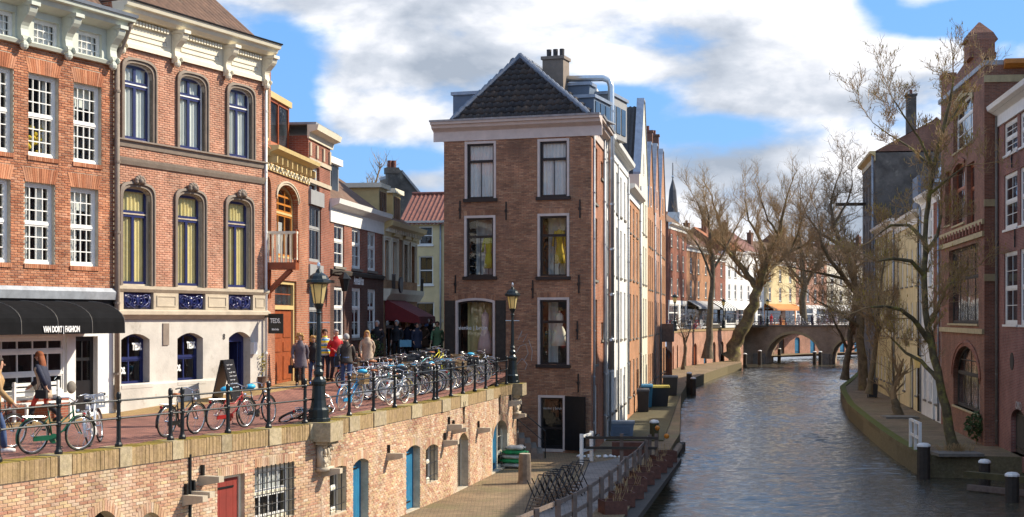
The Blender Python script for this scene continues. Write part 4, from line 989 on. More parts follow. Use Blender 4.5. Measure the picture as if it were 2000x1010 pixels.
for c in cs:
    m = MB(); z0, z1 = zl+.11, zp-.07; m.box(c-hw+.02, c+hw-.02, -.02, 0, z0, z1); zm = (z0+z1)/2
    for s in (-1, 1):
        for rr_, cx_ in ((.17, .36), (.1, .36), (.13, .14), (.06, .14)):
            m.tube([(c+s*cx_+rr_*cos(a*pi/8), -.035, zm+rr_*sin(a*pi/8)) for a in range(16)], .025, 5, closed=True)
        m.tube([(c+s*.1, -.03, z0+.03), (c+s*.3, -.05, z0+.08), (c+s*.52, -.03, zm), (c+s*.5, -.03, z1-.04)], .03, 5)
    m.ball((c, -.03, zm), (.09, .05, .16), 6); h2.b(m, 'relief_tile', 'tileblue', smooth=True)
# plaster ground floor
h2.b(wall_mb(W2, -.1, zl-.1, gw+[gd], .35), 'plaster_wall', 'plaster_pale')
mould(h2, 0, gd['u0']-.1, [(0, -.1), (.06, -.1), (.06, .68), (.03, .74), (0, .74)], 'plaster_pale', 'plinth')
for k, o in enumerate(gw):
    wo = window(h2, o, ((0, .5, 2, 1), (.5, 1, 2, 1)), 'navy', None, 'glass', .22, .05, .04, .05, sill='plaster_pale')
    lettering(h2, 'TEDS.', lerp(o['u0'], o['u1'], .76), .2, lerp(o['z0'], o['z1'], .68), .26, xs=.62, bold=.012); lettering(h2, 'TEDS.', lerp(o['u0'], o['u1'], .2), .2, lerp(o['z0'], o['z1'], .22), .24, xs=.62, bold=.012)
m = MB(); w, h = gd['u1']-gd['u0'], gd['z1']-gd['z0']; m.box(0, .1, 0, .1, 0, h); m.box(w-.1, w, 0, .1, 0, h); m.box(.1, w-.1, 0, .1, h-.3, h); do = h2.b(m, 'door', 'navy', (gd['u0'], .25, gd['z0']))
m = MB(); m.box(0, .75, 0, .05, .02, h-.32); m.box(.1, .65, -.02, 0, .15, .9); m.box(.1, .65, -.02, 0, 1.1, h-.5); m.build('door_leaf', 'navy', do, (w-.12, .1, 0), 1.35)
lettering(h2, '8', h2.px(437)[0], -.012, h2.px(437, 663)[1], .24, 'letter_dark')
h2.b(MB().box(-.13, .13, -.03, 0, -.3, .3), 'plaque', 'stone_trim', (h2.px(323)[0], 0, h2.px(323, 653)[1]))
h2.b(MB().box(-.09, .09, -.12, 0, -.18, .18), 'letter_box', 'white', (h2.px(493)[0], 0, h2.px(493, 680)[1]))
# white frieze, consoles, dentils and cornice
h2.b(MB().box(0, W2, -.05, .1, zf, ze), 'frieze', 'cream')
cus = [h2.px(x)[0] for x in (240, 337, 437, 513)]; cus[0] = .12; cus[-1] = W2-.12
for u in cus: scroll(h2, u, ze-.26, (ze-zf)*.9, 'cream', .12, .34, 'console')
for a, b in zip(cus, cus[1:]):
    m = MB(); x0, x1, z0, z1 = a+.3, b-.3, zf+.22, ze-.5
    for bx in ((x0, x1, z0, z0+.04), (x0, x1, z1-.04, z1), (x0, x0+.04, z0+.04, z1-.04), (x1-.04, x1, z0+.04, z1-.04)): m.box(bx[0], bx[1], -.075, -.05, bx[2], bx[3])
    h2.b(m, 'frieze_panel', 'cream')
    m = MB(); n = int((b-a-.4)/.13)
    for i in range(n): m.box(a+.2+i*.13, a+.2+i*.13+.08, -.16, -.05, ze-.32, ze-.2)
    h2.b(m, 'dentils', 'cream')
mould(h2, -.05, W2+.05, [(.05, zf-.04), (.1, zf-.04), (.1, zf+.08), (.05, zf+.12)], 'cream', 'architrave')
mould(h2, -.1, W2+.12, [(.05, ze-.17), (.26, ze-.15), (.38, ze-.06), (.42, ze+.04), (.5, ze+.06), (.54, ze+.18), (0, ze+.18)], 'cream', 'cornice')
mould(h2, -.1, W2+.14, [(.35, ze+.182), (.57, ze+.182), (.58, ze+.22), (.35, ze+.22)], 'blackpaint', 'gutter')
body(h2, W2, 9, -.3, ze+.2, 'tb_orange'); ridge_roof(h2, W2, 9, ze+.24, 3.8, 'tile_brown', -.02)
for x, y in ((405, 20), (330, 3)):
    u, z = h2.px(x, y); k = 1.1; zz = ze+.24+k*3.8/4.5
    m = MB(); m.hexa([(u-.35,k,zz+.05),(u+.35,k,zz+.05),(u+.35,k+.9,zz+.81),(u-.35,k+.9,zz+.81),(u-.35,k-.05,zz+.14),(u+.35,k-.05,zz+.14),(u+.35,k+.85,zz+.9),(u-.35,k+.85,zz+.9)]); rl = h2.b(m, 'roof_light', 'zinc')
    m = MB(); m.quad((u-.28,k+.0,zz+.19), (u+.28,k,zz+.19), (u+.28,k+.78,zz+.85), (u-.28,k+.78,zz+.85)); m.build('pane', 'pane_dark', rl)
drainpipe(h2, W2-.05, .5, zf, .045, 'white', -.08)
# hanging sign
p = h2.Wd(W2-.15, -.1, h2.px(520, 632)[1]); sg = empty('hanging_sign', p, h2.ang, 'square black hanging sign lettered TEDS on the cafe house corner', 'sign')
MB().box(-.02, .02, -.66, -.14, -.3, .3).build('board', 'blackpaint', sg); MB().tube([(0,.1,.2), (0,-.2,.2)], .02, 6).build('arm', 'iron', sg)
for s, zz, sz in (('TEDS.', .02, .2), ('little fruits', -.2, .08)):
    me = text_mesh(s, sz, 'lettering', xs=.75, bold=.004); o = link('lettering', me, sg, (-.024, -.4, zz)); o.rotation_euler[2] = -pi/2
    o = link('lettering', me, sg, (.024, -.4, zz)); o.rotation_euler[2] = pi/2

# ------------------------------------------------------------------ third house: balcony, big brown doors
h3 = Fr(E2, E3).make('balcony_house', 'narrow orange brick house with yellow balcony over tall brown doors', 'house'); W3 = h3.W
z3 = (h3.px(541, 300)[1]+h3.px(606, 328)[1])/2
bay = h3.op(540, 582, 362, 505, .55, 2); dr = h3.op(537, 579, 548, 736); dr['z0'] = .35; sw = h3.op(519, 530, 345, 500, .4, 2); sw2 = h3.op(519, 527, 195, 290); bay3 = h3.op(588, 597, 405, 500)
h3.b(wall_mb(W3, -.1, z3-.1, [bay, dr, sw], .3), 'wall', 'tb_tan2' if 'tb_tan2' in _D else 'tb_orange')
window(h3, bay, ((0, .62, 3, 1), (.62, 1, 3, 3)), 'yellow_paint', 'woodorange', 'glass', .18, .09, .06, .06, curtain=('curtain_white', .35, .65, .0, .5)); window(h3, sw, ((0, .6, 1, 1), (.6, 1, 1, 1)), 'yellow_paint', None, 'glass', .15)
surround(h3, bay, 'sandstone', .12, .03, 'window_surround', False)
w, h = dr['u1']-dr['u0'], dr['z1']-dr['z0']; m = MB(); m.box(0, .14, -.03, .1, 0, h); m.box(w-.14, w, -.03, .1, 0, h); m.box(.14, w-.14, -.03, .1, h-.12, h); m.box(.14, w-.14, -.03, .1, h*.72, h*.76); do = h3.b(m, 'door', 'yellow_paint', (dr['u0'], .1, dr['z0']))
for s in (0, 1):
    x0 = .14+s*(w-.28)/2; x1 = x0+(w-.28)/2-.01; m = MB(); m.box(x0, x1, .04, .09, 0, h*.72)
    for z0, z1 in ((.15, .9), (1.05, 1.35), (1.5, h*.68)): m.box(x0+.12, x1-.12, .015, .04, z0, z1)
    m.build('door_leaf', 'woodred', do)
for i in range(4):
    for k in range(2): link('pane', pane_mesh((w-.36)/4, h*.1, 'pane_dark'), do, (.16+i*(w-.3)/4, .06, h*.765+k*h*.11))
MB().box(.14, w-.14, .062, .09, h*.76, h-.12).build('transom', 'woodred', do)
# balcony
b0, b1 = max(.05, upx(h3, 523, -.5)), upx(h3, 581, -.9); zb_ = (h3.px(550, 520)[1]+.05); m = MB(); m.box(b0, b1, -.95, 0, zb_-.22, zb_); ba = h3.b(m, 'balcony', 'woodred')
m = MB(); m.box(b0, b1, -.95, -.9, zb_+.88, zb_+.95); m.box(b0, b1, -.94, -.91, zb_+.08, zb_+.13)
for i in range(15): x = lerp(b0+.05, b1-.05, i/14); m.box(x-.018, x+.018, -.94, -.91, zb_+.13, zb_+.88)
for i in range(7): x = lerp(b0+.2, b1-.2, i/6); m.box(x-.07, x+.07, -.945, -.905, zb_+.4+(i % 2)*.1, zb_+.45+(i % 2)*.1)
for x in (b0+.02, b1-.02):
    m.box(x-.02, x+.02, -.9, 0, zb_+.88, zb_+.95)
    for k in range(6): m.box(x-.015, x+.015, -.12-k*.14, -.09-k*.14, zb_, zb_+.88)
m.build('balustrade', 'cream', ba); m = MB()
for x in (b0+.05, b1-.05): m.box(x-.045, x+.045, -.96, -.88, zb_, zb_+1.0)
m.build('balcony_post', 'woodred', ba); m = MB()
for x in (b0+.3, b1-.3): m.beam((x,0,zb_-.95), (x,-.75,zb_-.22), .1, .12); m.box(x-.05, x+.05, -.1, 0, zb_-1.1, zb_-.22)
m.build('balcony_bracket', 'woodred', ba)
mould(h3, .1, W3+.05, [(0, z3-.2), (.1, z3-.2), (.16, z3-.08), (.4, z3), (.42, z3+.12), (0, z3+.12)], 'yellow_paint', 'cornice')
m = MB()
for i in range(9): x = lerp(.4, W3-.2, i/8); m.box(x-.05, x+.05, -.3, 0, z3-.4, z3-.2)
m.box(.1, W3, -.06, 0, z3-.62, z3-.4); h3.b(m, 'cornice_brackets', 'yellow_paint')
m = MB()
for i in range(14): x = .35+i*(W3-.6)/13; m.tube([(x+.13*cos(a*pi/5), -.075, z3-.51+.08*sin(a*pi/5)) for a in range(10)], .018, 4, closed=True)
h3.b(m, 'frieze_ornament', 'cream')
body(h3, W3, 9, -.3, z3, 'tb_orange'); ridge_roof(h3, W3, 9, z3+.12, 3.2, 'tile_orange', .2)
# pier with yellow upper window between the houses
m = MB(); m.box(-.0, .9, .05, 1.2, z3-.1, z3+2.6); m.box(-.04, .98, .0, 1.25, z3+2.6, z3+2.75); pr_ = h3.b(m, 'chimney_pier', 'tb_orange'); MB().box(.15, .6, .03, .05, z3+.3, z3+2.1).build('window', 'yellow_paint', pr_); MB().box(.22, .53, .02, .03, z3+.38, z3+2.0).build('pane', 'pane_dark', pr_)
m = MB(); d0, d1 = h3.px(558)[0], h3.px(596)[0]+.3; m.box(d0, d1, .7, 2.6, z3+.5, z3+2.0); dm = h3.b(m, 'dormer', 'greywall'); MB().box(d0-.1, d1+.1, .55, 2.8, z3+2.0, z3+2.2).build('dormer_roof', 'yellow_paint', dm)
m = MB(); x0, x1 = d0+.1, d1-.1
for x in (x0, (x0+x1)/2, x1): m.box(x-.06, x+.06, .62, .7, z3+.55, z3+1.98)
m.box(x0, x1, .62, .7, z3+.5, z3+.6); m.box(x0, x1, .62, .7, z3+1.9, z3+1.99); m.build('window', 'woodred', dm); MB().box(x0, x1, .66, .69, z3+.6, z3+1.9).build('pane', 'pane_dark', dm)

# ------------------------------------------------------------------ fourth: tall narrow grey shop house
h4 = Fr(E3, E4).make('tall_shop_house', 'tall narrow brick house with grey timber shop front beside the balcony house', 'house'); W4 = h4.W
z4 = (h4.px(607, 262)[1]+h4.px(645, 281)[1])/2-.1; o1 = h4.op(604, 624, 325, 388); o2 = h4.op(604, 627, 402, 512); o3 = h4.op(604, 630, 555, 715)
for o in (o1, o2, o3): o['u0'] = max(o['u0'], .12)
o3['z0'] = .7
h4.b(wall_mb(W4, -.1, z4, [o1, o2, o3], .25), 'wall', 'tb_red')
window(h4, o1, ((0, .5, 1, 1), (.5, 1, 1, 1)), 'white', None, 'glass', .1, sill='white'); window(h4, o2, ((0, .6, 3, 1), (.6, 1, 3, 1)), 'greywall', None, 'glass', .05); window(h4, o3, ((0, .7, 2, 1), (.7, 1, 2, 1)), 'greywall', None, 'glass', .05)
m = MB(); a, b = .05, o2['u1']+.15; m.box(a, b, -.09, -.002, o2['z1'], o2['z1']+.5); m.box(a, b, -.06, -.002, o3['z1'], o2['z0']-.1); h4.b(m, 'shop_panel', 'greywall')
mould(h4, -.15, W4+.2, [(0, z4-.1), (.06, z4-.1), (.1, z4+.1), (.35, z4+.18), (.4, z4+.36), (0, z4+.36)], 'cream', 'cornice'); m = MB()
for z in (o1['z0']+.5, o1['z1']+.1): m.box(0, W4, -.05, -.002, z, z+.14)
for k in range(4): m.box(lerp(.1, W4-.3, k/3), lerp(.1, W4-.3, k/3)+.22, -.06, -.002, o1['z1']+.3, o1['z1']+.75)
h4.b(m, 'stone_band', 'sandstone'); body(h4, W4, 9, -.3, z4, 'tb_red'); h4.b(MB().box(-.1, W4+.15, -.3, 9, z4+.37, z4+.45), 'roof', 'lead')
h4.b(MB().box(-.05, W4*.55, -.5, -.06, o3['z1']+.05, o3['z1']+.15), 'canopy', 'blackpaint')

# ------------------------------------------------------------------ fifth: long brown house
h5 = Fr(E4, E5).make('brown_shop_house', 'long dark brown brick house with white cornice and white sash windows', 'house'); W5 = h5.W
z5 = (h5.px(650, 393)[1]+h5.px(748, 425)[1])/2
u5 = even([h5.op(652, 673, 437, 520), h5.op(687, 706, 446, 526), h5.op(719, 734, 453, 530)]); l5 = even([h5.op(652, 673, 560, 660), h5.op(687, 706, 562, 665), h5.op(719, 734, 565, 655)])
zc5 = h5.px(690, 534)[1]
h5.b(wall_mb(W5, zc5, z5-.3, u5, .25), 'wall', 'tb_red'); h5.b(wall_mb(W5, -.1, zc5, l5, .25), 'painted_wall', 'tb_darkbrown')
for o in u5+l5: window(h5, o, ((0, .6, 2, 2), (.6, 1, 2, 1)), 'white', None, 'glass', .06, .09, .04, .03, sill='stone_grey', split=False)
mould(h5, 0, W5, [(0, zc5-.12), (.08, zc5-.12), (.1, zc5+.02), (0, zc5+.08)], 'wood_dark', 'string_course')
mould(h5, -.1, W5+.1, [(0, z5-.75), (.05, z5-.75), (.05, z5-.25), (.12, z5-.2), (.36, z5-.08), (.4, z5+.1), (0, z5+.1)], 'white', 'cornice')
body(h5, W5, 8, -.3, z5-.1, 'tb_red'); ridge_roof(h5, W5, 8, z5+.1, 3.0, 'tile_brown', .25)
m = MB(); d0, d1 = h5.px(668)[0], h5.px(700)[0]; m.box(d0, d1, .8, 3, z5+.3, z5+1.7); dm = h5.b(m, 'dormer', 'greywall'); MB().box(d0-.12, d1+.12, .65, 3.2, z5+1.7, z5+1.95).build('dormer_roof', 'white', dm); m = MB()
for k in range(2): m.box(lerp(d0, d1, .08+.46*k), lerp(d0, d1, .46+.46*k), .77, .8, z5+.5, z5+1.6)
m.build('pane', 'pane_dark', dm)
lettering(h5, 'Anne&Max', h5.px(700)[0], -.02, h5.px(700, 556)[1], .5, xs=.72, bold=.008)
m = MB(); m.box(0, .7, 3.6, 4.3, z5+2.6, z5+3.9); c5 = h5.b(m, 'chimney', 'tb_orange', (W5*.6, 0, 0)); MB().tube([(.35,3.95,z5+3.9), (.35,3.95,z5+4.3)], .12, 8).build('chimney_pot', 'tile_orange', c5)
# ------------------------------------------------------------------ sixth: ornate cream house with red awning
h6 = Fr(E5, E6).make('ornate_shop_house', 'ornate cream and brick house with yellow cornice and dark red awning', 'house'); W6 = h6.W
z6 = (h6.px(755, 436)[1]+h6.px(812, 458)[1])/2; u6 = even([h6.op(750, 758, 470, 545), h6.op(764, 775, 472, 548), h6.op(786, 796, 478, 552)]); u6 = u6+[dict(u6[2], u0=u6[2]['u0']+1.6, u1=u6[2]['u1']+1.6)]
zc6 = h6.px(780, 575)[1]
l6 = [O(.5, 2.8, .5, zc6-.9), O(3.4, 4.4, .15, zc6-.9), O(4.9, W6-.4, .5, zc6-.9)]
h6.b(wall_mb(W6, -.1, z6, u6+l6, .25), 'wall', 'tb_tan')
for o in u6: window(h6, o, ((0, .65, 1, 1), (.65, 1, 1, 1)), 'woodorange', None, 'glass', .12, .07); surround(h6, o, 'cream', .16, .05)
for o in l6: window(h6, o, ((0, .75, 2, 1), (.75, 1, 2, 1)), 'woodred', None, 'glass', .1, split=False)
for o in u6[1:]:
    c = (o['u0']+o['u1'])/2; m = MB(); m.prism([(c-.7, o['z1']+.22), (c+.7, o['z1']+.22), (c, o['z1']+.75)], -.18, 0); h6.b(m, 'pediment', 'yellow_paint')
mould(h6, -.05, W6+.2, [(0, z6-.5), (.06, z6-.5), (.08, z6-.2), (.4, z6-.05), (.45, z6+.15), (0, z6+.15)], 'yellow_paint', 'cornice'); m = MB()
for i in range(20): x = .1+i*(W6-.2)/19; m.box(x-.06, x+.06, -.22, -.0, z6-.3, z6-.12)
h6.b(m, 'dentils', 'cream'); mould(h6, 0, W6+.1, [(0, zc6-.3), (.1, zc6-.3), (.3, zc6), (.32, zc6+.2), (0, zc6+.2)], 'cream', 'string_course')
body(h6, W6, 8, -.3, z6, 'cream_wall'); ridge_roof(h6, W6, 8, z6+.15, 2.6, 'tile_brown', .2)
for c in (.35, .75):
    u = W6*c; m = MB(); m.box(u-.8, u+.8, .6, 3, z6+.3, z6+1.7); dm = h6.b(m, 'dormer', 'yellow_paint'); MB().box(u-.95, u+.95, .45, 3.2, z6+1.7, z6+1.9).build('dormer_roof', 'cream', dm); m = MB()
    for k in range(3): m.box(u-.62+k*.43, u-.25+k*.43, .57, .6, z6+.5, z6+1.55)
    m.build('pane', 'pane_dark', dm)
zaw = h6.px(770, 585)[1]; m = MB(); za, zb = zaw, zaw-.75; P = 1.5; u0, u1 = .1, upx(h6, 850, -P)
m.quad((u0,-.05,za), (u1,-.05,za), (u1,-P,zb), (u0,-P,zb)); m.quad((u0,-P,zb), (u1,-P,zb), (u1,-P-.02,zb-.3), (u0,-P-.02,zb-.3)); m.add([(u0,-.05,za), (u0,-P,zb), (u0,-P-.02,zb-.3), (u0,-.05,za-.9)], [(0,1,2,3)]); m.add([(u1,-.05,za), (u1,-P,zb), (u1,-P-.02,zb-.3), (u1,-.05,za-.9)], [(0,1,2,3)])
aw6 = h6.b(m, 'awning', 'awning_red'); lettering(h6, 'Cafe', W6*.3, -P-.04, zb-.25, .22); lettering(h6, 'Cafe', W6*.75, -P-.04, zb-.25, .22)
MB().lathe([(.02, 0), (.34, .0), (.34, .08), (.02, .08)], 16).build('round_sign', 'blackpaint', h6.root, h6.L(.25, -.65, zc6+.35)).rotation_euler[0] = pi/2
m = MB()
for s in range(2):
    for i in range(6): x = (.15, W6-.9)[s]+i*.12; m.box(x, x+.02, -.35, -.33, zc6+.2, zc6+.8)
    m.box((.15, W6-.9)[s], (.15, W6-.9)[s]+.7, -.35, -.33, zc6+.78, zc6+.82)
h6.b(m, 'balcony_rail', 'blackpaint')
# ------------------------------------------------------------------ cream house closing the street
h7 = Fr((-6.4, 84), (-1.2, 83)).make('cream_end_house', 'plain cream house with red-brown tile roof closing the end of the street', 'house'); z7 = h7.px(835, 432)[1]
o7 = [h7.op(818, 845, 442, 478), h7.op(818, 846, 500, 556), h7.op(812, 848, 590, 660)]
h7.b(wall_mb(h7.W, -.1, z7, o7, .25), 'wall', 'cream_wall')
for o in o7: window(h7, o, ((0, .5, 2, 1), (.5, 1, 2, 1)), 'white', 'blackpaint', 'glass', .08, .07, .05, .04, sill='white')
body(h7, h7.W, 6, -.3, z7, 'cream_wall'); ridge_roof(h7, h7.W, 6, z7, 1.8, 'tile_rust', .3); drainpipe(h7, h7.px(861)[0], .1, z7, .05, 'zinc'); mould(h7, 0, h7.W, [(0, z7-.2), (.2, z7-.1), (.25, z7+.02), (0, z7+.02)], 'white', 'gutter')
# old gable with chimney behind the roofs
p = px2(798, 392, 100); g = Fr((p.x-1.9, 100), (p.x+2.3, 101.5)).make('old_gable_house', 'weathered dark gable with twin-pot chimney rising behind the end of the street', 'house')
m = MB(); zb = 0; q = [(x_, g.px(1000+0, 0)[1]) for x_ in ()]
pts = [(g.px(x, y)) for x, y in ((757, 395), (757, 330), (778, 328), (785, 335), (832, 392))]
poly = [(g.px(757)[0], 0), (g.px(836)[0], 0)]+[p_ for p_ in pts[::-1]]; m.prism(poly, 0, .5); g.b(m, 'gable_wall', 'soot'); m = MB(); a, b = pts[1], pts[2]; m.box(a[0]-.05, b[0]+.05, -.05, .75, a[1]-.3, a[1]+.12); ch = g.b(m, 'chimney', 'soot')
for k in range(2): MB().tube([(lerp(a[0], b[0], .3+.4*k), .3, a[1]+.12), (lerp(a[0], b[0], .3+.4*k), .3, a[1]+.6)], .16, 8).build('chimney_pot', 'tile_rust', ch)
m = MB(); e = pts[3]; f_ = pts[4]; m.hexa([(e[0],-.1,e[1]-.1),(f_[0],-.1,f_[1]-.1),(f_[0],6,f_[1]-.1),(e[0],6,e[1]-.1),(e[0],-.1,e[1]+.1),(f_[0],-.1,f_[1]+.1),(f_[0],6,f_[1]+.1),(e[0],6,e[1]+.1)]); g.b(m, 'roof', 'lead')
# ------------------------------------------------------------------ generic canal house
D('tb_tan2', (.5,.23,.11), (.4,.17,.08), (.45,.34,.24), fn=tex_brick); D('stoneband', (.45,.36,.2), .8, 0, .25, 4); D('olive', (.2,.19,.1), .8, 0, .3, 3)
def canal_house(A, B, zb, name, label, wall, top, rows, cols, ww, style='cornice', rise=3, depth=9, roof='tile_rust', fm='white', trim='white', sill='stone_grey', margin=.6, group=None, bands=((0, .6, 2, 1), (.6, 1, 2, 1)), ground_mat=None, ground_z=None, doors=(), ext=(), pm='pane_dark', lower=-.8, surr=None):
    f = Fr(A, B, zb).make(name, label, 'house', group); W = f.W; ops = []
    for zs, h in rows:
        for i in range(cols):
            c = margin+(W-2*margin)*(i+.5)/cols; ops.append(O(c-ww/2, c+ww/2, zs, zs+h))
    ops += list(ext); dops = list(doors)
    gz = ground_z if ground_mat else lower
    f.b(wall_mb(W, gz, top, [o for o in ops+dops if o['z0'] >= gz-.01], .22), 'wall', wall)
    if ground_mat: f.b(wall_mb(W, lower, gz, [o for o in ops+dops if o['z0'] < gz-.01], .22), 'ground_floor', ground_mat)
    for o in ops:
        window(f, o, bands, fm, None, pm, .06, .08, .045, .04, sill=sill, split=False)
        if surr: surround(f, o, surr, .1, .03)
    for o in dops: plank_door(f, o, 'wood_dark', .15, 3, frame=fm)
    body(f, W, depth, lower, top, wall)
    if style == 'cornice':
        mould(f, -.05, W+.05, [(0, top-.6), (.06, top-.6), (.06, top-.25), (.14, top-.2), (.4, top-.06), (.44, top+.12), (0, top+.12)], trim); ridge_roof(f, W, depth, top+.1, rise, roof, .25)
    else:
        neck = style == 'neck'; m = MB()
        if neck: poly = [(0, top), (W, top), (W*.72, top+rise*.55), (W*.68, top+rise), (W*.32, top+rise), (W*.28, top+rise*.55)]
        else: poly = [(0, top), (W, top), (W*.58, top+rise), (W*.42, top+rise)]
        m.prism(poly, 0, .3); f.b(m, 'gable', wall)
        m = MB(); k = len(poly)
        for i in range(1, k):
            p, q = poly[i], poly[(i+1) % k]
            m.hexa([(p[0],-.08,p[1]),(q[0],-.08,q[1]),(q[0],.38,q[1]),(p[0],.38,p[1]),(p[0],-.08,p[1]+.14),(q[0],-.08,q[1]+.14),(q[0],.38,q[1]+.14),(p[0],.38,p[1]+.14)])
        f.b(m, 'gable_coping', 'zinc' if trim == 'white' else trim); ridge_roof(f, W, depth, top, rise-.3, roof, .2, along=False)
        o = O(W/2-.45, W/2+.45, top+.3, top+min(1.7, rise*.6)); m = MB(); m.box(o['u0'], o['u1'], -.03, -.002, o['z0'], o['z1']); wi = f.b(m, 'window', fm); MB().box(o['u0']+.09, o['u1']-.09, -.04, -.03, o['z0']+.09, o['z1']-.09).build('pane', 'pane_dark', wi)
    return f
def chimney(f, u, y, z0, z1, w=.8, mat='tb_brown', pots=2):
    m = MB(); m.box(u-w/2, u+w/2, y, y+.7, z0, z1); m.box(u-w/2-.07, u+w/2+.07, y-.07, y+.77, z1, z1+.14); c = f.b(m, 'chimney', mat)
    for i in range(pots): MB().tube([(u+(i-(pots-1)/2)*.32, y+.35, z1+.14), (u+(i-(pots-1)/2)*.32, y+.35, z1+.5)], .11, 8).build('chimney_pot', 'tile_rust', c)
zb = WH
L1 = canal_house(rowpt(65.75), rowpt(80), zb, 'white_canal_house', 'whitewashed canal house next to the corner house steel flue', 'whitewash', 13.6, [(1.0, 1.9), (4.4, 2.4), (7.5, 2.4), (10.6, 2.0)], 5, 1.0, 'cornice', 2.6, 5.6, 'tile_dark', doors=[O(5.6, 6.7, 0, 2.6), O(11.5, 12.6, 0, 2.5)], bands=((0, .55, 2, 2), (.55, 1, 2, 1)))
for u, r in ((2.2, .05), (7.1, .045), (14.0, .06)): drainpipe(L1, u, .3, 13, r, 'lead')
m = MB(); m.box(1.0, 4.5, .6, 3.5, 13.7, 15.6); dm = L1.b(m, 'dormer', 'greywall'); MB().box(.85, 4.65, .4, 3.6, 15.6, 15.8).build('dormer_roof', 'white', dm)
L2 = canal_house(rowpt(80.05), rowpt(90), zb, 'brick_canal_house', 'orange brick canal house with projecting white cornice between whitewashed and cream houses', 'tb_tan2', 12.6, [(1.1, 2), (4.3, 2.5), (7.6, 2.4), (10.2, 1.5)], 3, 1.15, 'cornice', 2.6, 7, 'tile_rust', doors=[O(8.4, 9.4, 0, 2.4)])
drainpipe(L2, 9.8, .3, 12.3, .06, 'lead'); m = MB(); m.box(3.5, 6, .5, 3, 12.7, 14.6); L2.b(m, 'dormer', 'bluegrey')
L3 = canal_house(rowpt(90.05), rowpt(98.5), zb, 'cream_gable_house', 'cream canal house with tall steep gable and dark tile roof', 'cream', 14.2, [(1.1, 2), (4.3, 2.4), (7.6, 2.4), (10.8, 2)], 3, 1.1, 'gable', 5.0, 11, 'tile_dark', doors=[O(7.0, 8.0, 0, 2.4)])
drainpipe(L3, .3, .3, 13.5, .06, 'lead')
L4 = canal_house(rowpt(98.55), rowpt(106), zb, 'tan_gable_house', 'tan brick canal house with narrow spout gable, nearest of three', 'tb_tan2', 12.8, [(1.1, 1.9), (4.3, 2.3), (7.4, 2.3), (10.3, 1.9)], 3, 1.0, 'gable', 4.6, 10, 'tile_rust', group='spout gable houses'); chimney(L4, 2.2, 1.5, 15, 18.3, .7, pots=1)
L5 = canal_house(rowpt(106.05), rowpt(114), zb, 'grey_gable_house', 'weathered pinkish canal house with spout gable, middle of three', 'tb_pink', 13.2, [(1.1, 1.9), (4.3, 2.3), (7.4, 2.3), (10.3, 1.9)], 3, 1.0, 'gable', 5.0, 10, 'tile_slate', trim='lead', group='spout gable houses'); chimney(L5, 4, .3, 18, 19.2, .7, pots=1)
L6 = canal_house(rowpt(114.05), rowpt(124), zb, 'brown_gable_house', 'brown brick canal house with spout gable at the end of the row', 'tb_tan2', 13.4, [(1.1, 1.9), (4.3, 2.3), (7.4, 2.3), (10.3, 1.9)], 4, 1.0, 'gable', 5.4, 10, 'tile_rust', group='spout gable houses'); chimney(L6, 5, .3, 18.6, 20, .7, pots=1); drainpipe(L6, .3, .3, 13, .06, 'lead'); drainpipe(L5, .3, .3, 13, .06, 'lead')
L6.b(MB().box(1, 3.2, -1.0, 0, 3.6, 5.0), 'balcony', 'wood_grey')
# ------------------------------------------------------------------ right bank
R2A, R2B = Vector((22.19, 76.8)), Vector((20.2, 63.5))
r1 = Fr((20.76, 63.4), (18.2, 44.5), WH).make('purple_brick_house', 'purple-red brick canal house with white sash windows and white cornice at the edge', 'house')
z1 = (r1.px(1925, 232)[1]+r1.px(1998, 180)[1])/2; cols = []
def shift(o, k, s): return dict(o, u0=o['u0']+k*s, u1=o['u1']+k*s)
base = [r1.op(1953, 1975, 241, 305), r1.op(1957, 1980, 340, 448), r1.op(1961, 1987, 491, 634)]; stp = r1.px(1983)[0]-r1.px(1953)[0]; rops = []
for o in base: o['u0'] = base[2]['u0']; o['u1'] = base[2]['u1']
for k in range(7):
    rops += [shift(o, k, stp) for o in base]
rops = [o for o in rops if o['u1'] < r1.W-.3]; rd = r1.op(1974, 2004, 800, 905, .5, 2); rd['z0'] = 0; rr1 = r1.op(1971, 1984, 690, 724, .38, 2); rr1['p'] = 2
r1.b(wall_mb(r1.W, -.6, z1-.2, rops+[rd], .28), 'wall', 'tb_purple')
for o in rops: window(r1, o, ((0, .5, 2, 2), (.5, 1, 2, 2)), 'white', None, 'pane_dark', .06, .13, .05, .03, sill='white', split=False)
plank_door(r1, rd, 'wood_dark', .2, 4); r1.b(MB().lathe([(.36, 0), (.36, .03), (.01, .035)], 18), 'oculus', 'wood_dark', (r1.px(1977)[0], 0, r1.px(1977, 706)[1])).rotation_euler = (pi/2, 0, r1.rz)
mould(r1, -.15, r1.W, [(0, z1-.75), (.07, z1-.75), (.07, z1-.3), (.14, z1-.24), (.45, z1-.06), (.5, z1+.12), (0, z1+.12)], 'white'); body(r1, r1.W, 9, -.6, z1, 'tb_purple'); ridge_roof(r1, r1.W, 9, z1+.1, 3.6, 'tile_dark', .3)
anchors(r1, [(1946, 318), (1978, 310), (1951, 478), (1984, 465)]); drainpipe(r1, .15, .1, z1-.3, .06, 'stone_grey'); chimney(r1, 2.2, 3.5, z1+2, z1+5.2, .8, 'tb_red', 1)
lettering(r1, 'OIKO', r1.px(1990)[0], -.02, r1.px(1990, 800)[1], .45, 'letter_grey')
r1.b(MB().tube([(6.6,4.2,z1+3), (6.6,4.2,z1+8)], .07, 6), 'mast', 'woodred')
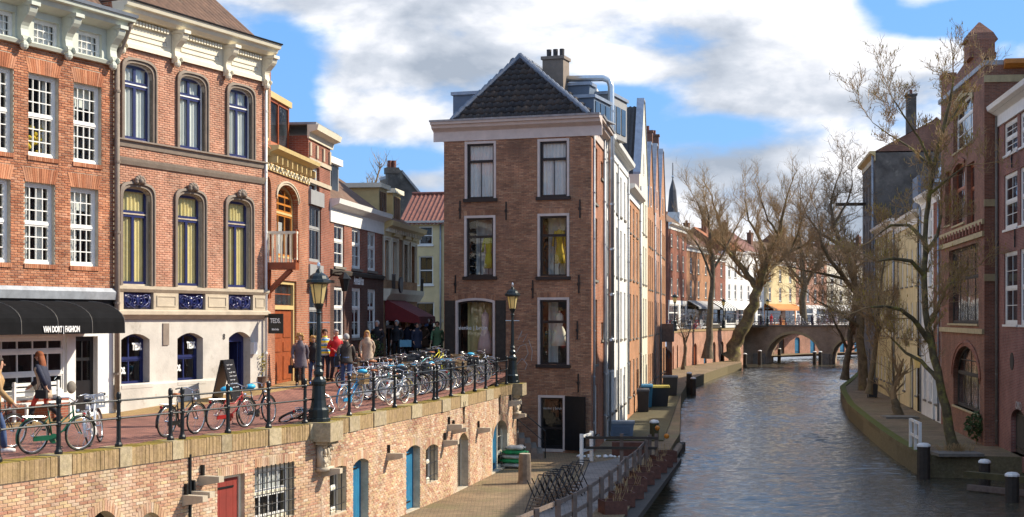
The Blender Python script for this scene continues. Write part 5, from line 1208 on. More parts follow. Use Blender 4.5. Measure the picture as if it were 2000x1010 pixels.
# ornate brown house
r2 = Fr(R2A, R2B, WH).make('ornate_brick_house', 'ornate dark brown brick canal house with tall gable pillar and banded stonework', 'house'); W_ = r2.W
zt = 16.6; t1 = r2.op(1862, 1900, 190, 288, .7, 2); ops2 = [t1, r2.op(1846, 1857, 335, 440), r2.op(1861, 1884, 320, 438, .3), r2.op(1888, 1903, 318, 438), r2.op(1853, 1911, 482, 632), r2.op(1862, 1914, 676, 800, 1.6, 2)]
D('tb_ornate', (.3,.125,.075), (.19,.08,.052), (.25,.18,.14), .22, .062, ((.22,.1,.04), .9, .62), fn=tex_brick)
r2.b(wall_mb(W_, -.6, zt, ops2, .35), 'wall', 'tb_ornate'); fmr = 'door_red'
for k, o in enumerate(ops2): window(r2, o, {0: ((0, .65, 3, 2), (.65, 1, 3, 1)), 4: ((0, .6, 4, 1), (.6, 1, 4, 1)), 5: ((0, .55, 4, 1), (.55, 1, 4, 2))}.get(k, ((0, .6, 2, 1), (.6, 1, 2, 1))), 'wood_dark' if k in (4, 5) else 'white' if k == 0 else 'woodred', None, 'pane_dark', .2, .09, .05, .05, split=False, sill='stoneband')
for o in (ops2[0], ops2[2], ops2[5]): surround(r2, o, 'tb_red' if o is not ops2[0] else 'stoneband', .28, .04, 'arch_band', False)
zz = [r2.px(1880, y)[1] for y in (448, 470, 645)]
for z in zz: r2.b(MB().box(0, W_+.02, -.1, -.002, z-.12, z+.1), 'stone_band', 'stoneband')
m = MB()
for i in range(14): u = .4+i*(W_-.8)/13; m.box(u-.14, u+.14, -.14, -.002, zz[1]+.15, zz[1]+.5)
r2.b(m, 'corbel_course', 'tb_red')['kind'] = 'stuff'
# shaped gable with tall pillar
pil = r2.px(1897)[0]; m = MB(); ht = 17.9; m.prism([(0, zt), (W_, zt), (W_, zt+.25), (pil+.9, zt+.3), (pil+.75, ht-.1), (pil-.75, ht-.1), (pil-1.0, zt+1.0), (pil-2.2, zt+.7), (2.6, zt+.45), (1.5, zt+.4), (1.2, zt+1.2), (.2, zt+1.2), (0, zt)], 0, .5); r2.b(m, 'gable', 'tb_ornate')
m = MB(); m.box(pil-.8, pil+.8, -.2, .9, zt+.5, ht); m.lathe([(1.0, 0), (.75, .35), (.05, .9)], 4, (pil, .35, ht), rot=pi/4); r2.b(m, 'gable_pillar', 'tb_ornate'); r2.b(MB().box(.1, 1.3, -.1, .6, zt+1.15, zt+1.35), 'turret_cap', 'tb_ornate')
flk = Fr(R2B, R2B+Vector((7.5, -.9)), WH).under(r2); fo = [O(2.3, 4.3, zt-3.6, zt-1.3)]
flk.b(wall_mb(flk.W, -.6, zt-.3, fo, .3), 'side_wall', 'tb_ornate'); window(flk, fo[0], ((0, .35, 1, 1), (.35, 1, 3, 1)), 'woodred', None, 'pane_dark', .15, split=False)
for z in (zt-.9, 7.2, 10.4): flk.b(MB().box(-.02, 1.0 if z < 11 else flk.W, -.07, -.002, z-.15, z+.15), 'stone_band', 'stoneband')
mould(flk, .8, flk.W, [(0, zt-.5), (.15, zt-.45), (.35, zt-.3), (.35, zt-.1), (0, zt-.1)], 'woodorange', 'eaves'); flk.b(MB().box(0, flk.W, .02, 12, zt-.3, zt-.1), 'roof', 'lead')
body(r2, W_, 7.4, -.6, zt-.32, 'tb_ornate')
def rpt(d): return Vector((20.2+.15*(d-63.5), d))
R3 = canal_house(rpt(85), rpt(76.9), zb, 'white_brick_house', 'narrow white and red brick canal house behind the leaning tree', 'whitewash', 12.2, [(.9, 1.8), (4.2, 2.2), (7.2, 2.2), (9.9, 1.6)], 3, 1.0, 'cornice', 3, 9, 'tile_slate', doors=[O(5.0, 6.0, 0, 2.5)], pm='pane_dark'); R3.b(MB().box(5.6, R3.W-.05, -.04, -.002, 3, 11.6), 'brick_strip', 'tb_red'); drainpipe(R3, R3.W-.3, .1, 11.8, .06, 'zinc'); drainpipe(R3, .3, .1, 11.8, .06, 'zinc')
m = MB(); m.lathe([(.5, 0), (.5, 1.2), (.75, 1.3), (.75, 1.9), (.3, 2.5), (.02, 2.55)], 10); R3.b(m, 'roof_vent', 'galv', (1.2, 2.0, 13.4)); m = MB(); m.tube([(3.5,2,13), (3.5,2,16.2)], .55, 12); m.tube([(3.0,1.6,15.6), (2.4,1.2,14.2), (2.5,.8,12.9)], .4, 10); R3.b(m, 'duct', 'galv')
R4 = canal_house(rpt(99), rpt(85.1), zb, 'cream_canal_house', 'cream plastered canal house with arched grey door behind bare branches', 'cream_wall', 11.6, [(4.2, 2.2), (7.4, 2.2)], 5, 1.0, 'cornice', 2.8, 9, 'tile_slate', doors=[O(8.5, 10.4, 0, 3.2, .95, 2), O(2.2, 3.2, 0, 2.4)], ext=[O(5.0, 6.2, .9, 2.6), O(11.4, 12.4, .9, 2.6)])
m = MB(); m.box(3.0, 6.0, .8, 4, 12.2, 14.4); R4.b(m, 'dormer', 'bluegrey'); drainpipe(R4, .2, .1, 11.4, .06, 'zinc'); drainpipe(R4, 13.6, .1, 11.4, .06, 'wood_dark')
R5 = canal_house(rpt(112.5), rpt(99.1), zb, 'yellow_canal_house', 'yellow plastered canal house with streaked walls on the shaded bank', 'yellow_wall', 12.0, [(1.0, 1.7), (4.2, 2.2), (7.4, 2.2), (10.0, 1.3)], 5, 1.0, 'cornice', 2.2, 9, 'tile_slate', doors=[O(9.5, 10.5, 0, 2.5)]); drainpipe(R5, .2, .1, 11.4, .06, 'zinc')
R6 = canal_house(rpt(124), rpt(112.6), zb, 'dark_tall_house', 'tall house with blackened side wall rising above the yellow house', 'soot', 18.0, [(1, 2), (4.4, 2.3), (7.6, 2.3), (10.8, 2.3), (14, 2)], 4, 1.1, 'cornice', 2.4, 9, 'tile_rust', fm='greywall', trim='yellow_paint'); chimney(R6, 9.5, 2.5, 18, 22.5, 1.0, 'soot', 1); drainpipe(R6, R6.W-.2, 5, 17.8, .09, 'lead', -.2)
R6.b(MB().box(3, 3.2, -2.4, 0, 14.6, 14.85), 'hoist_beam', 'wood_dark')
R7 = canal_house(Vector((37.5, 150)), Vector((30.2, 126)), zb, 'stone_gable_house', 'grey-pink stone house with ornamental top on the far bank', 'tb_pink', 15, [(1, 2), (4.4, 2.3), (7.6, 2.3), (10.8, 2.3)], 7, 1.1, 'cornice', 2.5, 9, 'tile_slate', fm='greywall', trim='sandstone')
m = MB(); m.box(0, 2.2, 0, .6, 15, 17.2); m.box(.5, 1.7, 0, .6, 17.2, 18.2); R7.b(m, 'gable_top', 'sandstone', (R7.W-2.4, 0, 0))
R8 = canal_house(Vector((48, 196)), Vector((38, 151)), zb, 'far_bank_house', 'long dim brick house on the right bank beyond the stone house', 'tb_brown', 13, [(1, 2), (4.4, 2.3), (7.6, 2.3)], 9, 1.3, 'cornice', 2.5, 9, 'tile_rust')
# ------------------------------------------------------------------ far left bank: quay wall, upper street, houses round the bend
FZ = 1.1
FP = [Vector(p) for p in ((13.4, 124.2), (15.6, 150), (18.6, 165), (24, 180), (30.2, 196), (31.6, 203))]
fq = empty('far_quay_wall', (*FP[0], WH), 0, 'pale brick quay wall with arched cellar doors on the far bend', 'wall')
for i, (A, B) in enumerate(zip(FP, FP[1:])):
    f = Fr(A, B, WH); f.root = fq; f.rz = f.ang; f.o = Vector((A.x-FP[0].x, A.y-FP[0].y, 0)); n = max(1, int(f.W/4.2)); ops = [O((k+.5)*f.W/n-.75, (k+.5)*f.W/n+.75, 0, 2.5, .5, 2) for k in range(n)]
    f.b(wall_mb(f.W, -.9, FZ-WH-.25, ops, .3), 'wall_section', 'tb_pink')
    for o in ops: plank_door(f, o, random.choice(['wood_dark', 'door_blue', 'wood_dark', 'woodred']), .2, 3)
    f.b(MB().box(0, f.W, -.06, .4, FZ-WH-.25, FZ-WH), 'coping', 'coping')
HP = [Vector(p) for p in ((15, 158), (17.9, 170), (21.4, 182), (26, 195), (29.2, 203), (33.4, 213), (38, 224), (45.5, 238), (53, 250), (62, 262), (74, 276), (92, 292))]
m = MB(); b2 = [Vector((9.5, 124.3))]+HP[:5]
low = FP
m.add([(p.x, p.y, FZ-.02) for p in low]+[(33, 217, FZ-.02), (70, 252, FZ-.02), (92, 270, FZ-.02), (92, 292, FZ-.02)]+[(p.x, p.y, FZ-.02) for p in HP[::-1]]+[(9, 126, FZ-.02)], [tuple(range(len(low)+4+len(HP)+1))])
o = m.build('far_street', 'tb_paving'); o['kind'] = 'structure'
FH = [('tb_red', 12.2, 3, 'white', 'white', 'far brick house with white cornice and white shop front, first round the bend', 'white'), ('tb_tan2', 10.2, 3, 'white', 'white', 'far salmon brick house with grey shop front beside the striped awning', 'greywall'),
      ('tb_red', 9.5, 2, 'white', 'white', 'far narrow brick house above the striped awning', 'wood_dark'), ('whitewash', 10.5, 3, 'white', 'white', 'far white house left of the leaning plane tree', 'white'), ('whitewash', 10.8, 3, 'white', 'white', 'second far white house, behind the leaning plane trunk', 'white'),
      ('cream_wall', 10.0, 3, 'white', 'yellow_paint', 'far yellow house with warm shop front behind the plane tree', 'woodorange'), ('tb_pink', 11.5, 4, 'white', 'white', 'far pink brick house behind the bridge railing', 'white'), ('cream', 10.8, 4, 'white', 'white', 'far cream house behind the bridge with white awning', 'white'),
      ('tb_tan2', 11.5, 5, 'white', 'white', 'far orange brick house seen through the branches above the arch', 'white'), ('whitewash', 11, 6, 'white', 'white', 'far pale house behind the leaning right bank tree', 'greywall'), ('tb_tan2', 11, 6, 'white', 'white', 'farthest brick house glimpsed between the right bank trunks', 'white')]
for i, (A, B) in enumerate(zip(HP, HP[1:])):
    if i == 0: continue
    wl, tp, nc, fmm, tr, lb, gm = FH[i-1]; Wd_ = (B-A).length
    f = canal_house(A, B, FZ, 'far_house', lb, wl, tp, [(3.9, 2.1), (6.9, 1.9)]+([(9.6, 1.5)] if tp > 11.4 else []), nc, min(1.15, Wd_/nc*.62), 'cornice', 3.2, 9, random.choice(['tile_rust', 'tile_brown', 'tile_orange']), group='houses beyond the bend', margin=.3, ground_mat=gm, ground_z=3.4, ext=[O(.5, Wd_*.55, .5, 2.9), O(Wd_*.66, Wd_-.4, .1, 2.9)], lower=-.1)
    chimney(f, Wd_*.3, 3.5, tp+2, tp+4.4, .9, 'tb_brown', 2)
    if i in (2, 4, 6, 8, 9):
        m = MB(); c = {2: 'greywall', 4: 'white', 6: 'woodorange', 8: 'white', 9: 'awning_red'}[i]; m.quad((.4,-.05,3.5), (Wd_-.4,-.05,3.5), (Wd_-.4,-1.4,2.7), (.4,-1.4,2.7)); m.quad((.4,-1.4,2.7), (Wd_-.4,-1.4,2.7), (Wd_-.4,-1.42,2.45), (.4,-1.42,2.45)); f.b(m, 'awning', c)
    if i == 3:
        m = MB(); n = 10
        for k in range(n): x0, x1 = lerp(.2, Wd_-.2, k/n), lerp(.2, Wd_-.2, (k+1)/n); m.quad((x0,-.05,3.6), (x1,-.05,3.6), (x1,-1.7,2.6), (x0,-1.7,2.6), k % 2); m.quad((x0,-1.7,2.6), (x1,-1.7,2.6), (x1,-1.7,2.3), (x0,-1.7,2.3), k % 2)
        f.b(m, 'awning', ['white', 'blackpaint'])
# church spire far behind the row
p = px2(1314, 420, 320); sp = empty('church_spire', (p.x, p.y, 0), 0, 'slender green-black church spire behind the gabled row', 'church'); s_ = 320/FPX
zt = 2.5+(HOR-318)*s_; z0 = 2.5+(HOR-415)*s_; MB().lathe([(1.15, 0), (.75, (z0-zt)*-.45), (.12, zt-z0-3.5), (.08, zt-z0)], 8, (0, 0, z0)).build('spire', 'tile_slate', sp); MB().box(-1.3, 1.3, -1.3, 1.3, 0, z0).build('tower', 'whitewash', sp); MB().ball((0, 0, zt-3), .28, 6).build('finial', 'galv', sp)
# ------------------------------------------------------------------ bridge
bf = Fr((30.6, 208.5), (57, 200.2), WAT).make('arch_bridge', 'brick arch bridge over the canal with iron railing', 'bridge'); BZ = 1.25-WAT
a1 = bf.op(1496, 1603, 652, 716, 3.6, 2); a2 = bf.op(1624, 1690, 664, 716, 3.0, 2)
for a in (a1, a2): a['z0'] = -.5; a['rise'] = a['z1']-.6
D('tb_bridge', (.42,.3,.2), (.33,.23,.16), (.4,.33,.26), .22, .062, ((.2,.16,.12), .5, .6), fn=tex_brick)
bf.b(wall_mb(bf.W, -.8, BZ, [a1, a2], 8.0), 'wall', 'tb_bridge'); voussoirs(bf, a1, 'stoneband', .35, 40, fan=0); voussoirs(bf, a2, 'stoneband', .35, 30, fan=0)
bf.b(MB().quad((-3,-.0,BZ), (bf.W+6,0,BZ), (bf.W+6,8,BZ), (-3,8,BZ)), 'deck', 'tb_paving'); bf.b(MB().quad((0,8,-.8), (a1['u0'],8,-.8), (a1['u0'],8,BZ), (0,8,BZ)).quad((a1['u1'],8,-.8), (a2['u0'],8,-.8), (a2['u0'],8,BZ), (a1['u1'],8,BZ)), 'back_wall', 'tb_bridge'); bf.b(MB().box(-.5, bf.W+2, -.12, .3, BZ-.02, BZ+.22), 'coping', 'stone_grey')
bf.b(MB().box(a1['u0']-1.7, a1['u0']-.1, -.7, -.02, -.8, 1.4).box(a1['u1']+.1, a1['u1']+1.2, -.7, -.02, -.8, 1.4), 'pier', 'stone_grey')
for k in range(19): bf.b(MB().box(-.035, .035, .05, .12, BZ+.22, BZ+1.2), 'railing_post', 'iron', (k*bf.W/18, 0, 0))
for z in (.7, 1.15): bf.b(MB().box(0, bf.W, .07, .1, BZ+z-.02, BZ+z+.02), 'rail', 'iron')
# canal beyond the arch: sunlit wharf
sheet('far_wharf', [(30, 212), (33, 213), (38, 224), (53, 250), (74, 276), (80, 276), (60, 240), (44, 222), (38, 212)], WH, 'tb_wharf')
fw = empty('beyond_bridge_wall', (33, 217, WH), 0, 'sunlit pink quay wall with cellar doors seen through the bridge arch', 'wall')
f = Fr((33, 217), (70, 252), WH); f.root = fw; f.rz = f.ang; ops = [O(2+k*4, 3.3+k*4, 0, 2.5, .4, 2) for k in range(11)]; f.b(wall_mb(f.W, -.5, 4.1, ops, .3), 'wall_section', 'tb_pink')
for o in ops: plank_door(f, o, random.choice(['wood_dark', 'door_blue']), .15, 3)
# ------------------------------------------------------------------ bare trees
D('bark', (.17,.12,.06), .9, 0, .5, 2.5, .8, 9, ((.34,.29,.08), 1.2, .5)); D('bark_dark', (.15,.115,.07), .9, 0, .5, 3, .8, 9, ((.2,.17,.05), 1.5, .58)); D('bark_lit', (.15,.12,.06), .9, 0, .5, 3, .8, 9, ((.3,.28,.05), 1.5, .5)); D('twig', (.42,.28,.13), .85, 0, .3, 3); D('twig_dark', (.28,.19,.1), .85, 0, .3, 3); D('bud', (.42,.3,.05), .8, 0, .3, 5)
def grow(cr, p, d, L, r, lev, rn, up=.25, wig=.22, buds=None, spread=.75):
    n = 4 if lev > 1 else 3; pts = [p.copy()]; q = p.copy(); dd = d.normalized(); kids = []
    for i in range(n):
        dd = (dd+Vector((rn.gauss(0, wig), rn.gauss(0, wig), rn.gauss(0, wig)+up*.35))).normalized(); q = q+dd*(L/n); pts.append(q.copy())
        if lev > 0:
            for _ in range(2 if lev > 1 else 2):
                if rn.random() < (.85 if i else .45):
                    s = Vector((rn.gauss(0, 1), rn.gauss(0, 1), rn.gauss(0, .7))); s = (s-dd*s.dot(dd)).normalized(); kids.append((q.lerp(pts[-2], rn.random()), (dd*(1-spread*.5)+s*spread+Vector((0, 0, up*.5))), i))
    cr.tube(pts, [lerp(r, r*.45, i/n) for i in range(n+1)], 5 if r > .05 else (4 if r > .025 else 3), cap=False)
    if buds is not None and lev == 0 and rn.random() < .14:
        b = pts[-1]; s = .022; buds.add([(b.x-s, b.y, b.z), (b.x+s, b.y, b.z), (b.x, b.y+s, b.z+.02), (b.x, b.y, b.z+.13)], [(0,1,3), (1,2,3), (2,0,3)])
    for kp, kd, i in kids: grow(cr, kp, kd, L*rn.uniform(.45, .72), max(.009, r*rn.uniform(.34, .5)), lev-1, rn, up, wig, buds, spread)
def tree(name, label, limbs, lev=2, seed=1, bark='bark', twig='twig', rmin=.02, dens=1.0, L=2.2, up=.3, start=.45, bud=False, rscale=.34, tipmin=0, spread=.75):
    """limbs: polylines of (px, py, depth, radius); the first one is the trunk"""
    rn = random.Random(seed); b = px2(*limbs[0][0][:3]); root = empty(name, b, 0, label, 'tree'); tr = MB(); cr = MB(); bd = MB() if bud else None
    for li, lb in enumerate(limbs):
        pts = [px2(*q[:3])-b for q in lb]; rs = [q[3] for q in lb]
        fine = []; fr = []
        for i in range(len(pts)-1):
            for k in range(3):
                t_ = k/3; fine.append(pts[i].lerp(pts[i+1], t_)+Vector((rn.gauss(0, 1), rn.gauss(0, 1), 0))*rs[i]*.18*(0 if i == 0 and k == 0 else 1)); fr.append(lerp(rs[i], rs[i+1], t_))
        fine.append(pts[-1]); fr.append(rs[-1])
        if li == 0: fr[0] *= 1.35
        tr.tube(fine, fr, 9, cap=False)
        tot = sum((a-c).length for a, c in zip(fine, fine[1:])); st0 = start if li == 0 else .12; n = int(tot*dens*(1-st0)*2.2)
        for k in range(n):
            t_ = st0+(1-st0)*(k+rn.random())/n; i = min(len(fine)-2, int(t_*(len(fine)-1))); fr_ = t_*(len(fine)-1)-i; p = fine[i].lerp(fine[i+1], fr_); d = (fine[i+1]-fine[i]).normalized()
            s = Vector((rn.gauss(0, 1), rn.gauss(0, 1), rn.gauss(0, .5))); s = (s-d*s.dot(d)).normalized(); r = max(rmin, fr[i]*rscale)
            grow(cr, p, d*.45+s*.9+Vector((0, 0, up)), L*rn.uniform(.6, 1.15)*(1-.35*t_), r, lev, rn, up, .2, bd, spread)
        grow(cr, fine[-1], (fine[-1]-fine[-2]), L, max(rmin, fr[-1]), lev, rn, up, .2, bd, spread)
    tr.build('trunk', bark, root, smooth=True); cr.build('crown', twig, root)
    if bud: bd.build('buds', 'bud', root)['kind'] = 'stuff'
    return root
# big leaning plane on the far left wharf
tree('plane_tree', 'huge leaning plane tree with forked trunk growing from the far left wharf beside the bridge',
     [[(1426, 702, 186, 1.0), (1440, 665, 186, .86), (1458, 625, 186, .76), (1474, 580, 186, .66), (1482, 562, 186, .55)],
      [(1482, 565, 186, .45), (1462, 540, 187, .38), (1430, 500, 188, .33), (1412, 470, 188, .25), (1404, 430, 188, .18), (1392, 395, 188, .1)],
      [(1430, 500, 188, .2), (1400, 470, 185, .16), (1375, 430, 184, .11), (1362, 395, 184, .06)],
      [(1482, 565, 186, .5), (1490, 530, 185, .42), (1500, 500, 184, .34), (1522, 460, 183, .26), (1528, 420, 182, .17), (1538, 380, 182, .09)],
      [(1490, 535, 185, .38), (1515, 515, 188, .3), (1545, 490, 190, .24), (1580, 475, 191, .17), (1610, 455, 192, .1)],
      [(1500, 500, 184, .22), (1480, 460, 187, .18), (1462, 430, 188, .13), (1455, 390, 189, .07)],
      [(1522, 460, 183, .16), (1500, 430, 182, .12), (1488, 395, 181, .07)],
      [(1545, 490, 190, .16), (1560, 450, 189, .12), (1572, 410, 188, .07)]], 3, 11, 'bark', 'twig', .04, .75, 3.3, .5, .8, rscale=.36)
tree('slender_tree', 'slender straight tree standing on the far wharf by the arched cellar doors',
     [[(1381, 700, 172, .55), (1386, 640, 172, .38), (1391, 560, 172, .3), (1390, 500, 172, .24), (1385, 450, 172, .16), (1382, 410, 172, .08)],
      [(1391, 545, 172, .17), (1372, 495, 171, .12), (1358, 470, 170, .07)], [(1391, 530, 172, .17), (1420, 480, 173, .12), (1440, 440, 174, .07)]], 3, 12, 'bark_dark', 'twig', .04, .7, 2.8, .5, .5)
tree('small_quay_tree', 'small thin tree in front of the far cellar doors',
     [[(1334, 722, 156, .2), (1339, 680, 156, .16), (1336, 662, 156, .12), (1330, 645, 156, .06)], [(1338, 672, 156, .1), (1344, 655, 156, .08), (1350, 640, 156, .05)]], 2, 13, 'bark_dark', 'twig_dark', .03, .7, 1.6, .3, .5)
# right bank trees
tree('leaning_bank_tree', 'dark leaning tree on the right bank bending left over the canal near the bridge',
     [[(1690, 765, 112, .42), (1684, 700, 112, .34), (1680, 640, 112, .3), (1676, 580, 113, .27), (1664, 530, 113, .23), (1645, 480, 114, .2), (1628, 440, 114, .15), (1622, 400, 114, .1), (1632, 360, 114, .05)],
      [(1676, 580, 113, .2), (1650, 545, 112, .17), (1622, 510, 111, .14), (1605, 480, 110, .1), (1600, 440, 110, .05)], [(1650, 545, 112, .12), (1610, 535, 110, .1), (1570, 528, 109, .06), (1540, 520, 108, .03)],
      [(1645, 480, 114, .14), (1600, 455, 113, .1), (1575, 420, 113, .05)], [(1628, 440, 114, .1), (1655, 395, 115, .07), (1665, 360, 115, .04)], [(1680, 640, 112, .14), (1640, 610, 111, .1), (1600, 590, 110, .05)]], 3, 14, 'bark_dark', 'twig_dark', .026, .8, 2.6, .3, .35)
tree('bank_tree_behind', 'dim dark tree on the right bank just beyond the leaning one',
     [[(1650, 742, 132, .35), (1655, 690, 132, .28), (1662, 640, 132, .24), (1668, 590, 132, .18), (1672, 540, 132, .1)], [(1655, 680, 132, .15), (1635, 640, 131, .1), (1622, 610, 130, .05)], [(1662, 640, 132, .14), (1690, 600, 132, .1), (1700, 560, 132, .05)]], 3, 15, 'bark_dark', 'twig_dark', .03, .9, 2.4, .2, .25)
tree('budding_tree', 'tall slanting tree with yellow buds on the near right wharf',
     [[(1866, 884, 60.5, .24), (1852, 820, 60.5, .2), (1836, 750, 60.5, .17), (1818, 670, 60.5, .15), (1808, 610, 60.5, .13), (1806, 540, 60.5, .12), (1806, 470, 60.5, .105), (1812, 400, 60.3, .1), (1822, 330, 60, .085), (1840, 260, 59.8, .085), (1856, 200, 59.6, .06), (1862, 150, 59.5, .03)],
      [(1818, 670, 60.5, .13), (1790, 630, 60, .1), (1760, 605, 59.5, .075), (1730, 598, 59, .05), (1700, 600, 58.5, .03)], [(1812, 640, 60.5, .11), (1836, 590, 61, .08), (1850, 560, 61, .06), (1872, 540, 61.3, .04)],
      [(1806, 540, 60.5, .1), (1780, 510, 60, .08), (1745, 505, 59.6, .06), (1715, 510, 59, .03)], [(1806, 500, 60.5, .1), (1830, 460, 61, .07), (1838, 420, 61, .04)], [(1806, 470, 60.5, .09), (1775, 440, 61, .07), (1740, 440, 61.3, .05), (1712, 460, 61.5, .03)],
      [(1830, 740, 60.5, .1), (1800, 705, 61, .08), (1770, 690, 61.4, .06), (1740, 660, 61.6, .03)], [(1822, 330, 60, .07), (1795, 270, 59.6, .05), (1765, 225, 59.2, .035), (1745, 195, 59, .02)], [(1822, 330, 60, .06), (1780, 290, 60.6, .045), (1735, 262, 61, .03), (1705, 240, 61.3, .015)],
      [(1840, 260, 59.8, .05), (1870, 215, 60, .035), (1892, 180, 60.2, .02)], [(1815, 380, 60.2, .06), (1850, 350, 59.7, .045), (1885, 325, 59.4, .025)]], 3, 16, 'bark_lit', 'twig', .012, .6, 1.5, .38, .25, bud=True, rscale=.27)
tree('sapling_stump', 'gnarled low stump with thin shoots at the edge of the right wharf',
     [[(1754, 812, 83, .3), (1750, 795, 83, .26), (1746, 780, 83, .2)], [(1746, 780, 83, .06), (1744, 720, 83, .05), (1742, 660, 83, .03)]], 2, 17, 'bark_dark', 'twig_dark', .02, 1.2, 1.8, .5, .5)
tree('wispy_tree', 'wispy tree before the cream houses on the right wharf',
     [[(1697, 770, 97, .22), (1705, 720, 97, .18), (1712, 660, 97, .15), (1716, 600, 97, .12), (1722, 540, 97, .07), (1730, 490, 97, .04)], [(1712, 660, 97, .09), (1735, 610, 97, .06), (1750, 570, 97, .03)], [(1712, 640, 97, .09), (1690, 590, 97, .06), (1680, 550, 97, .03)]], 3, 18, 'bark_dark', 'twig_dark', .018, 1.0, 2.0, .3, .3)
# trees behind the roofs and beyond the bridge, read as a mass of twigs
tree('distant_tree', 'distant bare tree behind the bridge houses', [[(1570, 640, 226, .6), (1572, 560, 226, .5), (1566, 500, 226, .35), (1560, 450, 226, .15)], [(1572, 560, 226, .3), (1600, 510, 226, .2), (1620, 470, 226, .1)], [(1572, 560, 226, .3), (1540, 520, 226, .2), (1520, 480, 226, .1)]], 3, 19, 'bark_dark', 'twig', .06, .5, 4.5, .4, .3)
tree('roof_tree', 'bare treetop rising behind the dormers at the end of the street', [[(728, 480, 140, .3), (730, 400, 140, .22), (732, 362, 140, .1)], [(730, 400, 140, .14), (745, 365, 140, .06)]], 2, 20, 'bark_dark', 'twig', .05, .9, 2.2, .4, .5)
# ------------------------------------------------------------------ railing along the coping
rl = empty('street_railing', (CP[0].x, CP[0].y, 0), 0, 'black cast iron post railing along the mossy quay coping', 'railing')
pm = MB().lathe([(.075, 0), (.075, .05), (.052, .09), (.043, .14), (.04, .5), (.05, .52), (.05, .58), (.04, .6), (.038, .84), (.054, .86), (.054, .9), (.042, .92), (.048, .96), (.048, 1.02), (.026, 1.06)], 8).mesh('post', 'iron')
pts = []
for x in (-40, 8, 126, 243, 344, 367, 456, 535, 606, 644, 693, 740, 781, 821, 857, 863, 890, 913, 936, 957, 978, 997):
    f = s0 if x < 622 else (s1 if x < 868 else s2)
    u = f.px(x)[0]; p = f.Wd(u, .16, -WH+.01)
    q = f.px(x)[0]; p = f.Wd(q+.03, .16, -WH+.008); pts.append(p); link('post', pm, rl, p-Vector((CP[0].x, CP[0].y, 0)), f.ang)
for a, b in zip(pts, pts[1:]):
    a0, b0 = a-Vector((CP[0].x, CP[0].y, 0)), b-Vector((CP[0].x, CP[0].y, 0))
    for h in (.55, .89): MB().tube([a0+Vector((0, 0, h)), b0+Vector((0, 0, h))], .021, 6).build('rail', 'iron', rl)
# ------------------------------------------------------------------ street lamps
def lamp(p, label, s=1):
    r = empty('street_lamp', p, 0, label, 'lamp', 'old street lamps'); r.scale = (s, s, s)
    MB().lathe([(.28, 0), (.28, .07), (.24, .09), (.24, .28), (.2, .33), (.17, .5), (.15, .85), (.18, .88), (.185, .95), (.13, 1.0), (.095, 1.06), (.12, 1.12), (.12, 1.18), (.08, 1.24), (.075, 1.3), (.1, 1.33), (.07, 1.4), (.06, 1.9), (.048, 2.5)], 12).build('base', 'irongreen', r, smooth=False)
    MB().lathe([(.048, 2.5), (.055, 2.55), (.08, 2.57), (.055, 2.6), (.06, 2.66), (.1, 2.72), (.12, 2.78), (.09, 2.8)], 12).build('collar', 'irongreen', r); MB().tube([(-.26,0,2.34), (.26,0,2.34)], .016, 6).build('ladder_bar', 'galv', r)
    MB().lathe([(.12, 2.8), (.205, 3.26)], 6).build('lamp_glass', 'lampglass', r); m = MB()
    for k in range(6): a = 2*pi*k/6; m.tube([(.122*cos(a), .122*sin(a), 2.8), (.21*cos(a), .21*sin(a), 3.27)], .012, 5)
    m.build('lantern_frame', 'irongreen', r); MB().lathe([(.22, 3.25), (.3, 3.29), (.29, 3.35), (.235, 3.38), (.21, 3.45), (.14, 3.5), (.075, 3.53), (.05, 3.6), (.02, 3.62)], 12).build('cap', 'irongreen', r); MB().ball((0, 0, 3.69), (.045, .045, .09), 6).build('finial', 'galv', r)
    return r
for f, x, lb in ((s1, 627, 'large dark street lamp on the quay bracket, in front of the strolling people'), (s2, 1004, 'dark street lamp on the quay corner before the corner house')):
    lamp(f.Wd(f.px(x)[0], .06, -WH+.035), lb)
for i, (x, y, d) in enumerate(((1318, 0, 150), (1413, 0, 190), (1499, 0, 206))): lamp(Vector(((x-1000)/FPX*d, d, FZ if i < 2 else 1.3)), ('small distant lamp by the end of the gabled row', 'small distant lamp left of the leaning plane tree', 'small distant lamp on the bridge behind the plane trunk')[i], 1.05)
